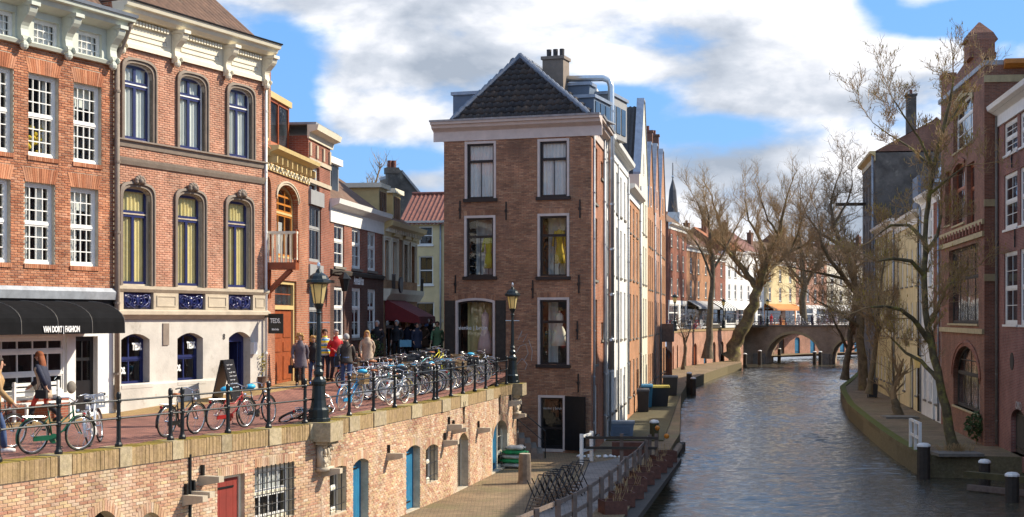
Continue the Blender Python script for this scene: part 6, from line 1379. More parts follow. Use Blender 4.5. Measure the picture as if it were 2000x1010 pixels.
# ------------------------------------------------------------------ bicycles
for k, c in (('black', (.015,.015,.017)), ('green', (.01,.11,.06)), ('white', (.75,.75,.74)), ('blue', (.02,.25,.5)), ('silver', (.5,.52,.54)), ('red', (.35,.02,.02)), ('yellow', (.65,.6,.02)), ('teal', (.05,.4,.42)), ('navy blue', (.02,.03,.12)), ('purple', (.12,.03,.2))): D('bike_'+k, c, .3, .1, .1, 5)
D('saddle_brown', (.35,.1,.02), .6); D('saddle_black', (.02,.02,.02), .6); D('cover_blue', (.03,.4,.65), .5); D('wicker', (.3,.2,.1), .8); D('red_lens', (.5,.01,.01), .3); D('cream_tyre', (.6,.52,.4), .7)
def bike_proto():
    r = empty('bicycle', (0, 0, -50)); wr = .345; P = {}
    tyre = MB().tube([(wr*cos(2*pi*i/28), 0, wr*sin(2*pi*i/28)) for i in range(28)], .021, 6, closed=True).mesh('wheel', 'rubber', True)
    rim = MB().tube([((wr-.03)*cos(2*pi*i/28), 0, (wr-.03)*sin(2*pi*i/28)) for i in range(28)], .012, 5, closed=True).mesh('rim', 'chrome', True)
    sp = MB()
    for i in range(22): a = 2*pi*i/22; sp.tube([(.02*cos(a+.4), .02*(-1)**i, .02*sin(a+.4)), ((wr-.03)*cos(a), 0, (wr-.03)*sin(a))], .0022, 3, cap=False)
    sp.tube([(0,-.05,0), (0,.05,0)], .022, 8); spm = sp.mesh('spokes', 'chrome')
    for x in (-.54, .56):
        w = link('wheel', tyre, r, (x, 0, wr+.018)); link('rim', rim, w); link('spokes', spm, w)
        a0, a1 = (.1, 3.5) if x < 0 else (.35, 3.0); mg = MB(); k = 14
        for s in (-1, 1): pass
        vs = []
        for i in range(k+1):
            a = lerp(a0, a1, i/k); c_, s_ = (wr+.035)*cos(a), (wr+.035)*sin(a); vs += [(x+c_, -.03, wr+.018+s_), (x+c_*1.02, 0, wr+.018+s_*1.02), (x+c_, .03, wr+.018+s_)]
        mg.add(vs, [(3*i+j, 3*i+j+1, 3*i+j+4, 3*i+j+3) for i in range(k) for j in range(2)]); mg.build('mudguard', 'bike_black', r)
    Z = wr+.018; f = MB(); bb = (-.1, 0, .3); f.tube([bb, (-.23, 0, .86)], .016, 8); f.tube([bb, (.15, 0, .44), (.37, 0, .7)], .018, 8); f.tube([(-.18, 0, .62), (.1, 0, .62), (.345, 0, .82)], .015, 8); f.tube([(.39, 0, .64), (.335, 0, .92)], .02, 8)
    for s in (-1, 1): f.tube([bb, (-.54, s*.06, Z)], .01, 6); f.tube([(-.2, 0, .74), (-.54, s*.06, Z)], .009, 6)
    f.build('frame', 'bike_black', r, smooth=True)
    f = MB()
    for s in (-1, 1): f.tube([(.39, 0, .64), (.41, s*.045, .6), (.49, s*.05, .48), (.56, s*.05, Z)], .011, 6)
    f.build('fork', 'bike_black', r, smooth=True)
    f = MB(); f.tube([(.335, 0, .92), (.32, 0, 1.02)], .013, 6); f.tube([(.1, .29, 1.04), (.2, .27, 1.06), (.33, .16, 1.08), (.36, 0, 1.03), (.33, -.16, 1.08), (.2, -.27, 1.06), (.1, -.29, 1.04)], .012, 6); hb = f.build('handlebar', 'chrome', r, smooth=True); f = MB()
    for s in (-1, 1): f.tube([(.08, s*.292, 1.038), (.2, s*.27, 1.06)], .018, 6)
    f.build('grip', 'rubber', hb)
    n = 10; f = MB(); f.loft([[(x+.0, cos(2*pi*i/n)*w, z+sin(2*pi*i/n)*.035) for i in range(n)] for x, w, z in ((-.36, .03, .96), (-.34, .09, .965), (-.27, .1, .965), (-.18, .06, .955), (-.1, .025, .95), (-.08, .01, .945))]); f.build('saddle', 'saddle_black', r, smooth=True); MB().tube([(-.23, 0, .86), (-.25, 0, .95)], .012, 6).build('seat_post', 'chrome', r)
    f = MB(); f.box(-.56, .02, -.06, -.035, .27, .37); f.lathe([(.1, -.0125), (.1, .0125)], 16, (0, 0, 0)); o = len(f.v)-32
    for i in range(o, len(f.v)): v = f.v[i]; f.v[i] = (v[0]-.1, v[2]-.05, v[1]+.3)
    f.build('chain_guard', 'bike_black', r)
    for a_, b_, bx in ((-.1, (-.02, -.1, .15), (-.07, .03, -.19, -.1, .135, .16)), (.1, (-.18, .1, .45), (-.23, -.13, .1, .19, .44, .465))):
        MB().tube([(-.1, a_, .3), b_], .01, 5).build('crank', 'chrome', r); MB().box(*bx).build('pedal', 'rubber', r)
    f = MB()
    for s in (-.07, -.025, .025, .07): f.tube([(-.78, s, .76), (-.33, s, .76)], .007, 5)
    for x in (-.78, -.55, -.34): f.tube([(x, -.07, .76), (x, .07, .76)], .007, 5)
    for s in (-1, 1): f.tube([(-.62, s*.07, .76), (-.54, s*.07, Z)], .007, 5)
    f.build('carrier', 'chrome', r); MB().ball((-.8, 0, .7), (.025, .04, .035), 5).build('tail_light', 'red_lens', r); MB().ball((.46, 0, .82), (.05, .045, .045), 6).build('headlight', 'chrome', r); MB().tube([(-.25, .06, .33), (-.3, .2, .02)], .01, 5).build('kickstand', 'chrome', r)
    return r
BP = bike_proto(); used = [0]
def bike(p, ang, col, label, lean=.1, saddle='saddle_black', basket=None, group=None, tyre=None, cover=None):
    b = copy_tree(BP); b.location = p; b.rotation_euler = (lean, 0, ang); b.scale = (.92, .92, .92); tag(b, label, 'bicycle', group or 'bicycles parked along the railing')
    for c in b.children:
        n = c.name.split('.')[0]
        if n in ('frame', 'fork', 'chain_guard') or (n == 'mudguard' and col in ('white', 'blue', 'green', 'silver')): recolor(c, 'bike_'+col)
        if n == 'saddle': recolor(c, saddle)
        if n == 'wheel' and tyre: recolor(c, tyre)
    if basket:
        m = MB(); x0, x1, y0, y1, z0, z1 = (.42, .78, -.2, .2, .78, 1.02) if basket != 'rear' else (-.75, -.36, -.2, .2, .77, 1.05)
        for z in (z0, (z0+z1)/2, z1):
            for a, c in (((x0, y0), (x1, y0)), ((x1, y0), (x1, y1)), ((x1, y1), (x0, y1)), ((x0, y1), (x0, y0))): m.beam((a[0], a[1], z), (c[0], c[1], z), .03, .05)
        for i in range(7):
            for yy in (y0, y1): m.beam((lerp(x0, x1, i/6), yy, z0), (lerp(x0, x1, i/6), yy, z1), .02, .02)
            for xx in (x0, x1): m.beam((xx, lerp(y0, y1, i/6), z0), (xx, lerp(y0, y1, i/6), z1), .02, .02)
        m.box(x0, x1, y0, y1, z0-.02, z0); m.build('basket', 'white' if basket == 'white' else ('wicker' if basket == 'wicker' else 'bin_dark'), b)
    if cover: MB().ball((-.24, 0, .98), (.17, .13, .075), 8).build('saddle_cover', cover, b, smooth=True)
    return b
def bpx(x, y): return gpx(x, y)
A1 = atan2(.78, .62)
bike(bpx(108, 884), A1, 'green', 'dark green city bicycle propped against the railing below the walking woman', .12, saddle='saddle_black')
bike(bpx(186, 868), A1+.75, 'white', 'white bicycle with white front crate near the shop door', -.1, basket='white')
bike(bpx(-22, 880), A1+.1, 'black', 'black bicycle cut off by the picture edge beside the tan jacket', .1)
bike(bpx(352, 851), 1.15, 'black', 'black bicycle with red rear light between the paired railing posts', .1, saddle='saddle_brown')
bike(bpx(449, 838), 1.05, 'red', 'dark red bicycle with teal saddle cover before the chalkboard', .1, cover='cover_blue')
bike(bpx(505, 830), 1.2, 'black', 'black bicycle with bright blue saddle cover right of the chalkboard', -.1, cover='cover_blue')
b = bike(bpx(578, 822), 1.0, 'black', 'dark bicycle fallen against the railing beside the large lamp', 1.1)
bike(bpx(682, 800), 1.25, 'blue', 'bright blue bicycle with cream tyres right of the large lamp', .1, saddle='saddle_brown', tyre='cream_tyre', basket='wicker')
bike(bpx(775, 790), 1.22, 'white', 'white bicycle with tan saddle at the near end of the crowded row', .08, saddle='saddle_brown', tyre='cream_tyre')
rn = random.Random(42); cols_ = ['silver', 'black', 'white', 'silver', 'teal', 'black', 'yellow', 'silver', 'navy blue', 'white', 'black', 'silver', 'red', 'black', 'yellow', 'silver', 'teal', 'purple']
ords = ['first', 'second', 'third', 'fourth', 'fifth', 'sixth', 'seventh', 'eighth', 'ninth', 'tenth', 'eleventh', 'twelfth', 'thirteenth', 'fourteenth', 'fifteenth', 'sixteenth', 'seventeenth', 'eighteenth', 'nineteenth', 'twentieth', 'twenty-first', 'twenty-second', 'twenty-third', 'twenty-fourth', 'twenty-fifth', 'twenty-sixth', 'twenty-seventh', 'twenty-eighth', 'twenty-ninth', 'thirtieth', 'thirty-first', 'thirty-second']
n = 30
for i in range(n):
    d = lerp(43.0, 56.0, i/(n-1)); c = interp([p.y for p in CP], [p.x for p in CP], d); off = rn.uniform(.95, 1.25); x = c-.35-off; y = d-.1
    col = cols_[i % len(cols_)]; ang = rn.choice([.45, .35, .6, 2.5+1.0, .5])+rn.uniform(-.15, .15)
    bike(Vector((x, y, ground(x, y))), ang, col, f'{col} bicycle, {ords[i]} from the near end of the crowded railing row', rn.uniform(-.16, .16), rn.choice(['saddle_black', 'saddle_black', 'saddle_brown']), rn.choice([None, None, None, 'dark', 'wicker']), 'bicycles crowded at the quay corner', rn.choice([None, None, 'cream_tyre']), rn.choice([None]*5+['cover_blue']))
for i in range(16):
    d = lerp(46.5, 57, i/15); c = interp([p.y for p in CP], [p.x for p in CP], d); x = c-.45-rn.uniform(2.3, 3.0); col = cols_[(i*5+3) % len(cols_)]
    bike(Vector((x, d, ground(x, d))), rn.choice([.4, .55, 3.6])+rn.uniform(-.2, .2), col, f'{col} bicycle, {ords[i]} in the back row behind the crowded railing bicycles', rn.uniform(-.15, .15), rn.choice(['saddle_black', 'saddle_brown']), rn.choice([None, None, 'dark']), 'bicycles crowded at the quay corner')
bike(s2.Wd(s2.W-.2, 1.0, -WH+.0), 1.1, 'black', 'black bicycle leaning behind the corner lamp', .1)
# far bicycles on the bridge and the far quay, too small to show parts
fm_ = MB()
for x in (-.54, .56): fm_.tube([(x+.33*cos(2*pi*i/12), 0, .35+.33*sin(2*pi*i/12)) for i in range(12)], .03, 4, closed=True)
fm_.tube([(-.54,0,.35), (-.1,0,.3), (.35,0,.75), (-.2,0,.7), (-.54,0,.35)], .03, 4); fm_.tube([(.56,0,.35), (.35,0,.75), (.3,0,1.05)], .03, 4); fm_.tube([(.15,.28,1.05), (.35,0,1.05), (.15,-.28,1.05)], .025, 4); fm_.tube([(-.1,0,.3), (-.25,0,.95)], .025, 4); fm_.box(-.36, -.12, -.08, .08, .93, .99)
fme = fm_.mesh('bicycle', 'bike_black')
for i in range(26):
    if i < 14: p = bf.Wd(1.2+i*.95, .7+rn.random()*.5, BZ); lb = f'tiny bicycle parked on the bridge, {ords[i]} from the plane tree'; a = bf.ang+rn.uniform(-.3, .3)
    else:
        t_ = (i-14)/11; k = min(3, int(t_*4)); q = FP[1].lerp(FP[2], t_*2) if t_ < .5 else FP[2].lerp(FP[3], t_*2-1); p = Vector((q.x-.9, q.y+.2, FZ)); lb = f'tiny bicycle on the far quay, {ords[i-14]} past the gabled row'; a = 1.2+rn.uniform(-.4, .4)
    o = link('bicycle', fme, None, p, a); tag(o, lb, 'bicycle', 'distant parked bicycles'); recolor(o, rn.choice(['bike_black', 'bike_silver', 'bike_navy blue', 'bike_red']))
for o in [BP]+list(BP.children):
    pass
def remove_tree(o):
    for c in list(o.children): remove_tree(c)
    bpy.data.objects.remove(o)
remove_tree(BP)
# ------------------------------------------------------------------ people
for k, c in (('skin', (.55,.3,.2)), ('hair_blond', (.5,.3,.1)), ('hair_auburn', (.25,.07,.02)), ('hair_grey', (.4,.38,.36)), ('hair_dark', (.04,.025,.018)), ('cl_beige', (.5,.38,.27)), ('cl_black', (.014,.014,.017)), ('cl_red', (.5,.015,.02)), ('cl_greypurple', (.12,.1,.12)), ('cl_leather', (.05,.038,.03)), ('cl_jeans', (.05,.09,.2)), ('cl_tan', (.4,.24,.1)), ('cl_blue', (.02,.12,.45)), ('cl_redlegs', (.55,.06,.04)), ('cl_navy', (.02,.025,.05)), ('cl_white', (.7,.7,.68)), ('cl_brown', (.12,.07,.04)), ('cl_green', (.1,.2,.1))): D(k, c, .8, 0, .25, 14, .3, 30)
def stripe(m):
    t = NT(m.node_tree); sp = t.n('ShaderNodeSeparateXYZ'); t.l(t.n('ShaderNodeTexCoord').outputs['Object'], sp.inputs[0]); c = t.ramp(t.math('FRACT', t.math('MULTIPLY', sp.outputs[2], 5.5)), [(0, (.75,.62,.03)), (.4, (.02,.25,.5)), (.7, (.6,.65,.6))], 'CONSTANT'); b = t.n('ShaderNodeBsdfPrincipled'); t.l(c, b.inputs[0]); b.inputs['Roughness'].default_value = .7; out(t, b.outputs[0])
D('cl_stripe', fn=stripe)
POSES = {}
def pose(kind):
    """joints for a 1.7 m figure facing -y"""
    if kind in POSES: return POSES[kind]
    st, arm, bend = {'stand': (.02, .03, 0), 'walk': (.22, .18, .05), 'stride': (.34, .25, .08), 'hold': (.1, .0, .02), 'ride': (.25, 0, .12)}[kind]
    J = dict(pel=Vector((0, 0, .93)), wai=Vector((0, -.01-bend*.3, 1.08)), che=Vector((0, -.02-bend, 1.28)), nec=Vector((0, -.02-bend, 1.46)), hea=Vector((0, -.035-bend*1.3, 1.6)), top=Vector((0, -.025-bend*1.3, 1.69)))
    for s, n in ((-1, 'l'), (1, 'r')):
        fw = -st*s; kn = max(0, fw)*.35
        J['hip'+n] = Vector((s*.095, 0, .88)); J['kne'+n] = Vector((s*.1, fw*.5-.05-kn, .49)); J['ank'+n] = Vector((s*.1, fw*1.0+.02, .08+max(0, fw)*.35)); J['toe'+n] = Vector((s*.115, fw*1.0-.15, .035+max(0, fw)*.12))
        aw = arm*s; J['sho'+n] = Vector((s*.17, -.015-bend, 1.385)); J['elb'+n] = Vector((s*.235, .03+aw*.5-bend, 1.13)); J['wri'+n] = Vector((s*.2, -.06+aw*1.2-bend, .9))
        if kind == 'hold': J['elb'+n] = Vector((s*.25, .02, 1.14)); J['wri'+n] = Vector((s*.14, -.24, 1.02))
        if kind == 'ride': J['elb'+n] = Vector((s*.27, -.2, 1.15)); J['wri'+n] = Vector((s*.25, -.42, 1.04))
    POSES[kind] = J; return J
def skin_body(kind):
    J = pose(kind); V = []; E = []; R = []
    def v(p, r, par=None):
        V.append(tuple(p)); R.append(r if isinstance(r, tuple) else (r, r))
        if par is not None: E.append((par, len(V)-1))
        return len(V)-1
    pel = v(J['pel'], (.13, .1)); wa = v(J['wai'], (.125, .09), pel); ch = v(J['che'], (.15, .1), wa); ne = v(J['nec'], .055, ch); jaw = v(J['hea']+Vector((0, -.015, -.05)), (.062, .075), ne); he = v(J['hea']+Vector((0, .005, .02)), (.078, .095), jaw); v(J['top'], (.06, .07), he)
    for n, s in (('l', -1), ('r', 1)):
        sh = v(J['sho'+n], .062, ch); el = v(J['elb'+n], .043, sh); wr = v(J['wri'+n], .028, el); d = (J['wri'+n]-J['elb'+n]).normalized(); pa = v(J['wri'+n]+d*.06, (.038, .018), wr)
        for k in range(4):
            b0 = J['wri'+n]+d*.1+Vector((0, -.026+.018*k, 0)); f1 = v(b0, .0095, pa); f2 = v(b0+d*(.035-.004*abs(k-1))+Vector((-s*.008, 0, 0)), .009, f1); v(b0+d*(.065-.008*abs(k-1))+Vector((-s*.025, 0, 0)), .008, f2)
        t1 = v(J['wri'+n]+d*.035+Vector((0, -.042, 0)), .01, wr); v(J['wri'+n]+d*.075+Vector((-s*.01, -.058, 0)), .009, t1)
        hi = v(J['hip'+n], .085, pel); kn = v(J['kne'+n], .056, hi); an = v(J['ank'+n], .038, kn); v(J['toe'+n], (.04, .028), an)
    me = bpy.data.meshes.new('body'); me.from_pydata(V, E, []); o = bpy.data.objects.new('tmp_body', me); COL.objects.link(o)
    md = o.modifiers.new('skin', 'SKIN'); md.use_smooth_shade = True
    if not me.skin_vertices: me.skin_vertices.new()
    for i, r in enumerate(R): me.skin_vertices[0].data[i].radius = r
    me.skin_vertices[0].data[0].use_root = True; o.modifiers.new('sub', 'SUBSURF').levels = 1
    dg = bpy.context.evaluated_depsgraph_get(); res = bpy.data.meshes.new_from_object(o.evaluated_get(dg)); bpy.data.objects.remove(o); res.materials.clear(); res.materials.append(MAT('skin')); res.name = 'body'; return res
def ring(c, rx, ry, n=12, tw=0): return [(c[0]+rx*cos(2*pi*i/n), c[1]+ry*sin(2*pi*i/n), c[2]) for i in range(n)]
_CL = {}
def cloth(kind, what):
    k = (kind, what)
    if k in _CL: return _CL[k]
    J = pose(kind); m = MB(); mt = 'cl_black'
    if what == 'body': _CL[k] = skin_body(kind); return _CL[k]
    if what in ('coat', 'jacket', 'puffer'):
        L = {'coat': .62, 'jacket': .84, 'puffer': .6}[what]; rs = []; n = 9
        for i in range(n+1):
            t_ = i/n; z = lerp(L, 1.44, t_); y = interp([.8, .93, 1.28, 1.44], [0, 0, J['che'].y, J['nec'].y], z); rx = interp([.55, .75, .95, 1.1, 1.3, 1.4, 1.44], [.25, .225, .195, .165, .2, .15, .085], z); ry = rx*interp([.5, 1, 1.4, 1.44], [.78, .7, .68, .85], z)
            if what == 'puffer': rx += .025*(1 if i % 2 else -.2); ry += .025*(1 if i % 2 else -.2)
            rs.append(ring((0, y, z), rx, ry, 14))
        rs.append(ring((J['nec'].x, J['nec'].y, 1.5), .085, .085, 14)); m.loft(rs)
        for n_ in 'lr':
            a, b, c = J['sho'+n_], J['elb'+n_], J['wri'+n_]; m.tube([Vector((a.x*.35, a.y, 1.36)), Vector((a.x*.8, a.y, 1.365)), Vector((a.x*1.06, a.y, 1.315)), a.lerp(b, .55), b, b.lerp(c, .5), b.lerp(c, .96)], [.045, .06, .068, .064, .056, .05, .045], 9)
    elif what in ('trousers', 'leggings'):
        f = 1.0 if what == 'trousers' else .82; m.loft([ring((0, 0, .84), .16, .115, 12), ring((0, 0, .94), .165, .12, 12), ring((0, 0, 1.04), .15, .11, 12)])
        for n_ in 'lr':
            a, b, c = J['hip'+n_], J['kne'+n_], J['ank'+n_]; m.tube([a+Vector((0, 0, .06)), a.lerp(b, .35), b, b.lerp(c, .45), c.lerp(b, .04)], [.1*f, .092*f, .068*f, .066*f, .056*f], 10)
    elif what in ('shoes', 'boots'):
        for n_ in 'lr':
            a, b = J['ank'+n_], J['toe'+n_]; h = a-Vector((0, 0, .03)); d = b-a
            m.tube([a+Vector((0, .06, -.05)), a+Vector((0, .01, -.035)), a.lerp(b, .6)+Vector((0, 0, -.01)), b+Vector((0, -.02, 0))], [.035, .052, .046, .03], 8)
            if what == 'boots': m.tube([a, a.lerp(J['kne'+n_], .85)], [.056, .07], 9)
    elif what.startswith('hair'):
        h = J['hea']; m.ball((h.x, h.y+.018, h.z+.035), (.1, .112, .105), 10)
        for i in range(len(m.v)):
            v = m.v[i]
            if v[1] < h.y-.04 and v[2] < h.z+.06: m.v[i] = (v[0]*.9, h.y-.04+(v[1]-h.y+.04)*.1, v[2]+.03)
        if what == 'hairlong':
            m.loft([ring((h.x, h.y+.06, h.z+.03), .1, .07, 10), ring((h.x, h.y+.085, h.z-.1), .12, .075, 10), ring((h.x, h.y+.11, h.z-.24), .13, .07, 10), ring((h.x, h.y+.13, h.z-.38), .06, .04, 10)])
        if what == 'haircurl':
            rr = random.Random(2)
            for _ in range(26): a = rr.uniform(0, 2*pi); z = rr.uniform(-.08, .12); w = sqrt(max(.1, 1-(z/.15)**2)); yy = h.y+.02+.1*w*sin(a); m.ball((h.x+.11*w*cos(a), max(yy, h.y-.045), h.z+z), .035, 4)
    elif what == 'face':
        h = J['hea']
        for s in (-1, 1): m.ball((h.x+s*.03, h.y-.094, h.z+.005), (.011, .008, .007), 5)
        m.ball((h.x, h.y-.088, h.z-.068), (.022, .008, .006), 5)
    elif what == 'nose':
        h = J['hea']; m.loft([ring((h.x, h.y-.09, h.z+.01), .006, .01, 6), ring((h.x, h.y-.1, h.z-.025), .012, .02, 6), ring((h.x, h.y-.095, h.z-.035), .008, .01, 6)])
        for s in (-1, 1): m.ball((h.x+s*.084, h.y+.01, h.z-.01), (.012, .022, .032), 5)
    _CL[k] = m.mesh(what, mt, True); return _CL[k]
def person(p, face, label, h=1.7, kind='stand', top=('coat', 'cl_black'), leg=('trousers', 'cl_black'), shoe=('shoes', 'cl_black'), hair=('hairshort', 'hair_dark'), extra=(), group=None):
    r = empty('person', p, face, label, 'person', group); s = h/1.7; r.scale = (s, s, s); link('body', cloth(kind, 'body'), r)
    for w, mt, nm in ((top[0], top[1], 'coat' if top[0] != 'jacket' else 'jacket'), (leg[0], leg[1], leg[0]), (shoe[0], shoe[1], shoe[0]), (hair[0], hair[1], 'hair'), ('face', 'hair_dark', 'face_features'), ('nose', 'skin', 'nose_and_ears')):
        o = link(nm, cloth(kind, w), r); recolor(o, mt)
    return r
def face_to(p, q): return atan2(q[0]-p[0], -(q[1]-p[1]))       # rotation so that -y looks at q
def ppl(x, y, hd, *a, **k):
    p = gpx(x, y); dx, dy = hd; return person(p, atan2(dx, -dy), *a, **k)
D('knee_red', (.55,.07,.05), .8)
w = ppl(86, 828, (-.75, .15), 'woman with long auburn hair, beige trench front and red leggings striding past the shop', 1.68, 'stride', ('coat', 'cl_beige'), ('leggings', 'cl_redlegs'), ('boots', 'cl_black'), ('hairlong', 'hair_auburn'))
J = pose('stride'); m = MB()
for n_ in 'lr': m.tube([Vector((J['sho'+n_].x*.35, J['sho'+n_].y, 1.36)), Vector((J['sho'+n_].x*.85, J['sho'+n_].y, 1.36)), J['sho'+n_].lerp(J['elb'+n_], .4), J['elb'+n_], J['wri'+n_].lerp(J['elb'+n_], .08)], [.05, .075, .075, .065, .055], 9)
m.loft([ring((0, .05, .8), .2, .11, 12), ring((0, J['wai'].y+.05, 1.08), .19, .12, 12), ring((0, J['che'].y+.04, 1.3), .215, .125, 12), ring((0, J['nec'].y+.02, 1.46), .1, .09, 12)]); m.build('cardigan', 'cl_navy', w, smooth=True); MB().tube([J['nec']+Vector((.08*cos(a*pi/5), .08*sin(a*pi/5), .0)) for a in range(10)], .045, 6, closed=True).build('scarf', 'cl_black', w, smooth=True)
b = MB(); b.box(-.05, .05, -.14, .14, 0, .2); b.tube([(0,-.1,.2), (0,0,.38), (0,.1,.2)], .008, 5); b.build('handbag', 'cl_black', w, (.3, .1, .62))
ppl(-14, 886, (1, .4), 'person in tan jacket and jeans at the picture edge beside the railing', 1.75, 'walk', ('jacket', 'cl_tan'), ('trousers', 'cl_jeans'), ('shoes', 'cl_white'), ('hairshort', 'hair_dark'))
w = ppl(586, 757, (.1, -1), 'blond woman in grey wool coat carrying a black bag', 1.66, 'walk', ('coat', 'cl_greypurple'), ('leggings', 'cl_black'), ('boots', 'cl_black'), ('haircurl', 'hair_blond')); b = MB(); b.box(-.06, .06, -.16, .16, 0, .26); b.tube([(0,-.1,.26), (0,0,.5), (0,.1,.26)], .01, 5); b.build('handbag', 'cl_black', w, (-.3, -.05, .45))
ppl(612, 753, (.2, -1), 'shorter blond woman in black coat and jeans beside the large lamp', 1.56, 'walk', ('jacket', 'cl_black'), ('trousers', 'cl_jeans'), ('shoes', 'cl_blue'), ('haircurl', 'hair_blond'))
ppl(634, 744, (.5, -1), 'man in yellow and blue striped jacket half hidden by the large lamp', 1.72, 'stand', ('jacket', 'cl_stripe'), ('trousers', 'cl_navy'), ('shoes', 'cl_black'), ('hairshort', 'hair_dark'))
w = ppl(655, 746, (.5, -.8), 'man in bright red jacket holding a blue bag', 1.74, 'hold', ('jacket', 'cl_red'), ('trousers', 'cl_navy'), ('shoes', 'cl_brown'), ('hairshort', 'hair_grey')); MB().loft([ring((0, -.28, .5), .16, .09, 10), ring((0, -.28, .75), .19, .11, 10), ring((0, -.26, .98), .12, .06, 10)]).build('blue_bag', 'cl_blue', w, smooth=True)
w = ppl(676, 765, (-.1, 1), 'man in brown leather jacket seen from behind with shoulder bag', 1.76, 'walk', ('jacket', 'cl_leather'), ('trousers', 'cl_jeans'), ('shoes', 'cl_brown'), ('hairshort', 'hair_grey')); MB().box(-.06, .06, -.16, .16, -.14, .14).build('shoulder_bag', 'cl_black', w, (.28, .08, .92)); MB().tube([(-.17, .1, 1.42), (.1, .16, 1.2), (.28, .08, 1.05)], .014, 5).build('strap', 'cl_black', w)
ppl(696, 748, (.1, -1), 'small child in brown coat between the leather jacket and the beige coat', 1.05, 'stand', ('jacket', 'cl_brown'), ('trousers', 'cl_jeans'), ('shoes', 'cl_black'), ('hairshort', 'hair_dark'))
ppl(717, 741, (.05, -1), 'blond woman in beige quilted coat walking towards the quay', 1.7, 'walk', ('puffer', 'cl_beige'), ('leggings', 'cl_black'), ('shoes', 'cl_black'), ('hairlong', 'hair_blond'))
G = 'people in the shaded side street'
for i, (x, d, lb, hh, tp, hr, tk) in enumerate(((737, 59.5, 'grey-haired man in black standing by the brown shop house', 1.8, 'cl_black', 'hair_grey', 'jacket'), (775, 62.5, 'white-haired man in black pushing a bicycle with blue crate', 1.76, 'cl_black', 'hair_grey', 'jacket'), (797, 63.5, 'blond woman in dark coat and tan scarf next to the blue crate', 1.68, 'cl_navy', 'hair_blond', 'coat'), (814, 62.8, 'woman in dark navy coat under the red awning', 1.66, 'cl_navy', 'hair_dark', 'coat'),
        (827, 64.5, 'person in patterned brown coat behind the woman in navy', 1.7, 'cl_brown', 'hair_dark', 'puffer'), (841, 65.5, 'man in black jacket beside the corner house shutter', 1.78, 'cl_black', 'hair_dark', 'jacket'), (855, 63, 'person in dark green coat closest to the corner house wall', 1.7, 'cl_green', 'hair_dark', 'coat'), (806, 67, 'tall person in black far back under the red awning', 1.8, 'cl_black', 'hair_blond', 'jacket'), (833, 70, 'person in blue jacket farthest along the side street', 1.75, 'cl_jeans', 'hair_grey', 'jacket'), (822, 72, 'person in grey coat deep in the side street', 1.7, 'cl_greypurple', 'hair_dark', 'coat'))):
    X_ = (x-1000)/FPX*d; person(Vector((X_, d, ground(X_, d))), rn.uniform(-.5, .5), lb, hh, rn.choice(['walk', 'stand', 'hold']), (tk, tp), ('trousers', 'cl_black'), ('shoes', 'cl_black'), ('hairshort', hr), group=G)
p = Vector((-212/FPX*61.5, 61.5, 0)); p.z = ground(p.x, p.y)
BP = bike_proto(); bk = bike(p, -1.4, 'black', 'black cargo bicycle with blue crate in the side street', 0, group='bicycles in the side street'); m = MB(); m.box(.45, .95, -.26, .26, .78, .8); m.box(.45, .47, -.26, .26, .8, 1.08); m.box(.93, .95, -.26, .26, .8, 1.08); m.box(.47, .93, -.26, -.24, .8, 1.08); m.box(.47, .93, .24, .26, .8, 1.08); D('crate_blue', (.1,.3,.42), .5); m.build('crate', 'crate_blue', bk); remove_tree(BP)
# distant people on the bridge and far quay: one simple mesh each
tm = MB(); J = pose('walk'); tm.loft([ring((0,0,.05), .14, .12, 8), ring((0,0,.8), .2, .14, 8), ring((0,0,1.1), .19, .13, 8), ring((0,0,1.38), .23, .14, 8), ring((0,0,1.46), .08, .08, 8)]); tm.ball((0, 0, 1.58), (.1, .11, .13), 6)
tme2 = tm.mesh('person', 'cl_black', True)
for i in range(16):
    if i < 8: p = bf.Wd(1.5+i*1.7+rn.random(), 2+rn.random()*3, BZ); lb = f'tiny distant figure crossing the bridge, {ords[i]} from the plane tree'
    else: t_ = (i-8)/8; q = FP[2].lerp(FP[4], t_); p = Vector((q.x-2.5-rn.random()*2, q.y+1.5, FZ)); lb = f'tiny distant figure on the far quay, {ords[i-8]} from the gabled row'
    o = link('person', tme2, None, p, 0); tag(o, lb, 'person', 'distant passers-by'); recolor(o, rn.choice(['cl_black', 'cl_navy', 'cl_red', 'cl_jeans', 'cl_brown', 'cl_white']))
# ------------------------------------------------------------------ chalkboard, bench, plants
p = gpx(443, 782); cb_ = empty('chalkboard', p, h2.ang+.25, 'black A-frame chalkboard with white chalk writing before the cafe door', 'sign')
for s in (-1, 1):
    m = MB(); m.hexa([(-.38, s*.3-.02, 0), (.38, s*.3-.02, 0), (.38, s*.3+.02, 0), (-.38, s*.3+.02, 0), (-.38, s*.03-.02, 1.15), (.38, s*.03-.02, 1.15), (.38, s*.03+.02, 1.15), (-.38, s*.03+.02, 1.15)]); m.build('board', 'blackpaint', cb_)
rr = random.Random(8); m = MB()
for k in range(8):
    z = 1.0-k*.105; y = -(.3-.27*z/1.15)-.028; x = rr.uniform(-.3, -.1); 
    for _ in range(rr.randint(1, 2)):
        L = rr.uniform(.12, .24); q = [(x+L*i/9, y, z+.015*sin(i*2.3)) for i in range(10)]; m.tube(q, .006, 4); x += L+.08
m.build('chalk_writing', 'lettering', cb_)
p = gpx(75, 830); bn = empty('bench', h1.Wd(h1.px(62)[0], -.35, .0), h1.ang, 'white wooden bench outside the fashion shop window', 'bench')
for k in range(4): MB().box(-.8, .8, -.2+k*.1, -.12+k*.1, .42, .45).build('slat', 'white', bn)
for z in (.6, .72, .84): MB().box(-.8, .8, .2, .23, z, z+.08).build('back_slat', 'white', bn)
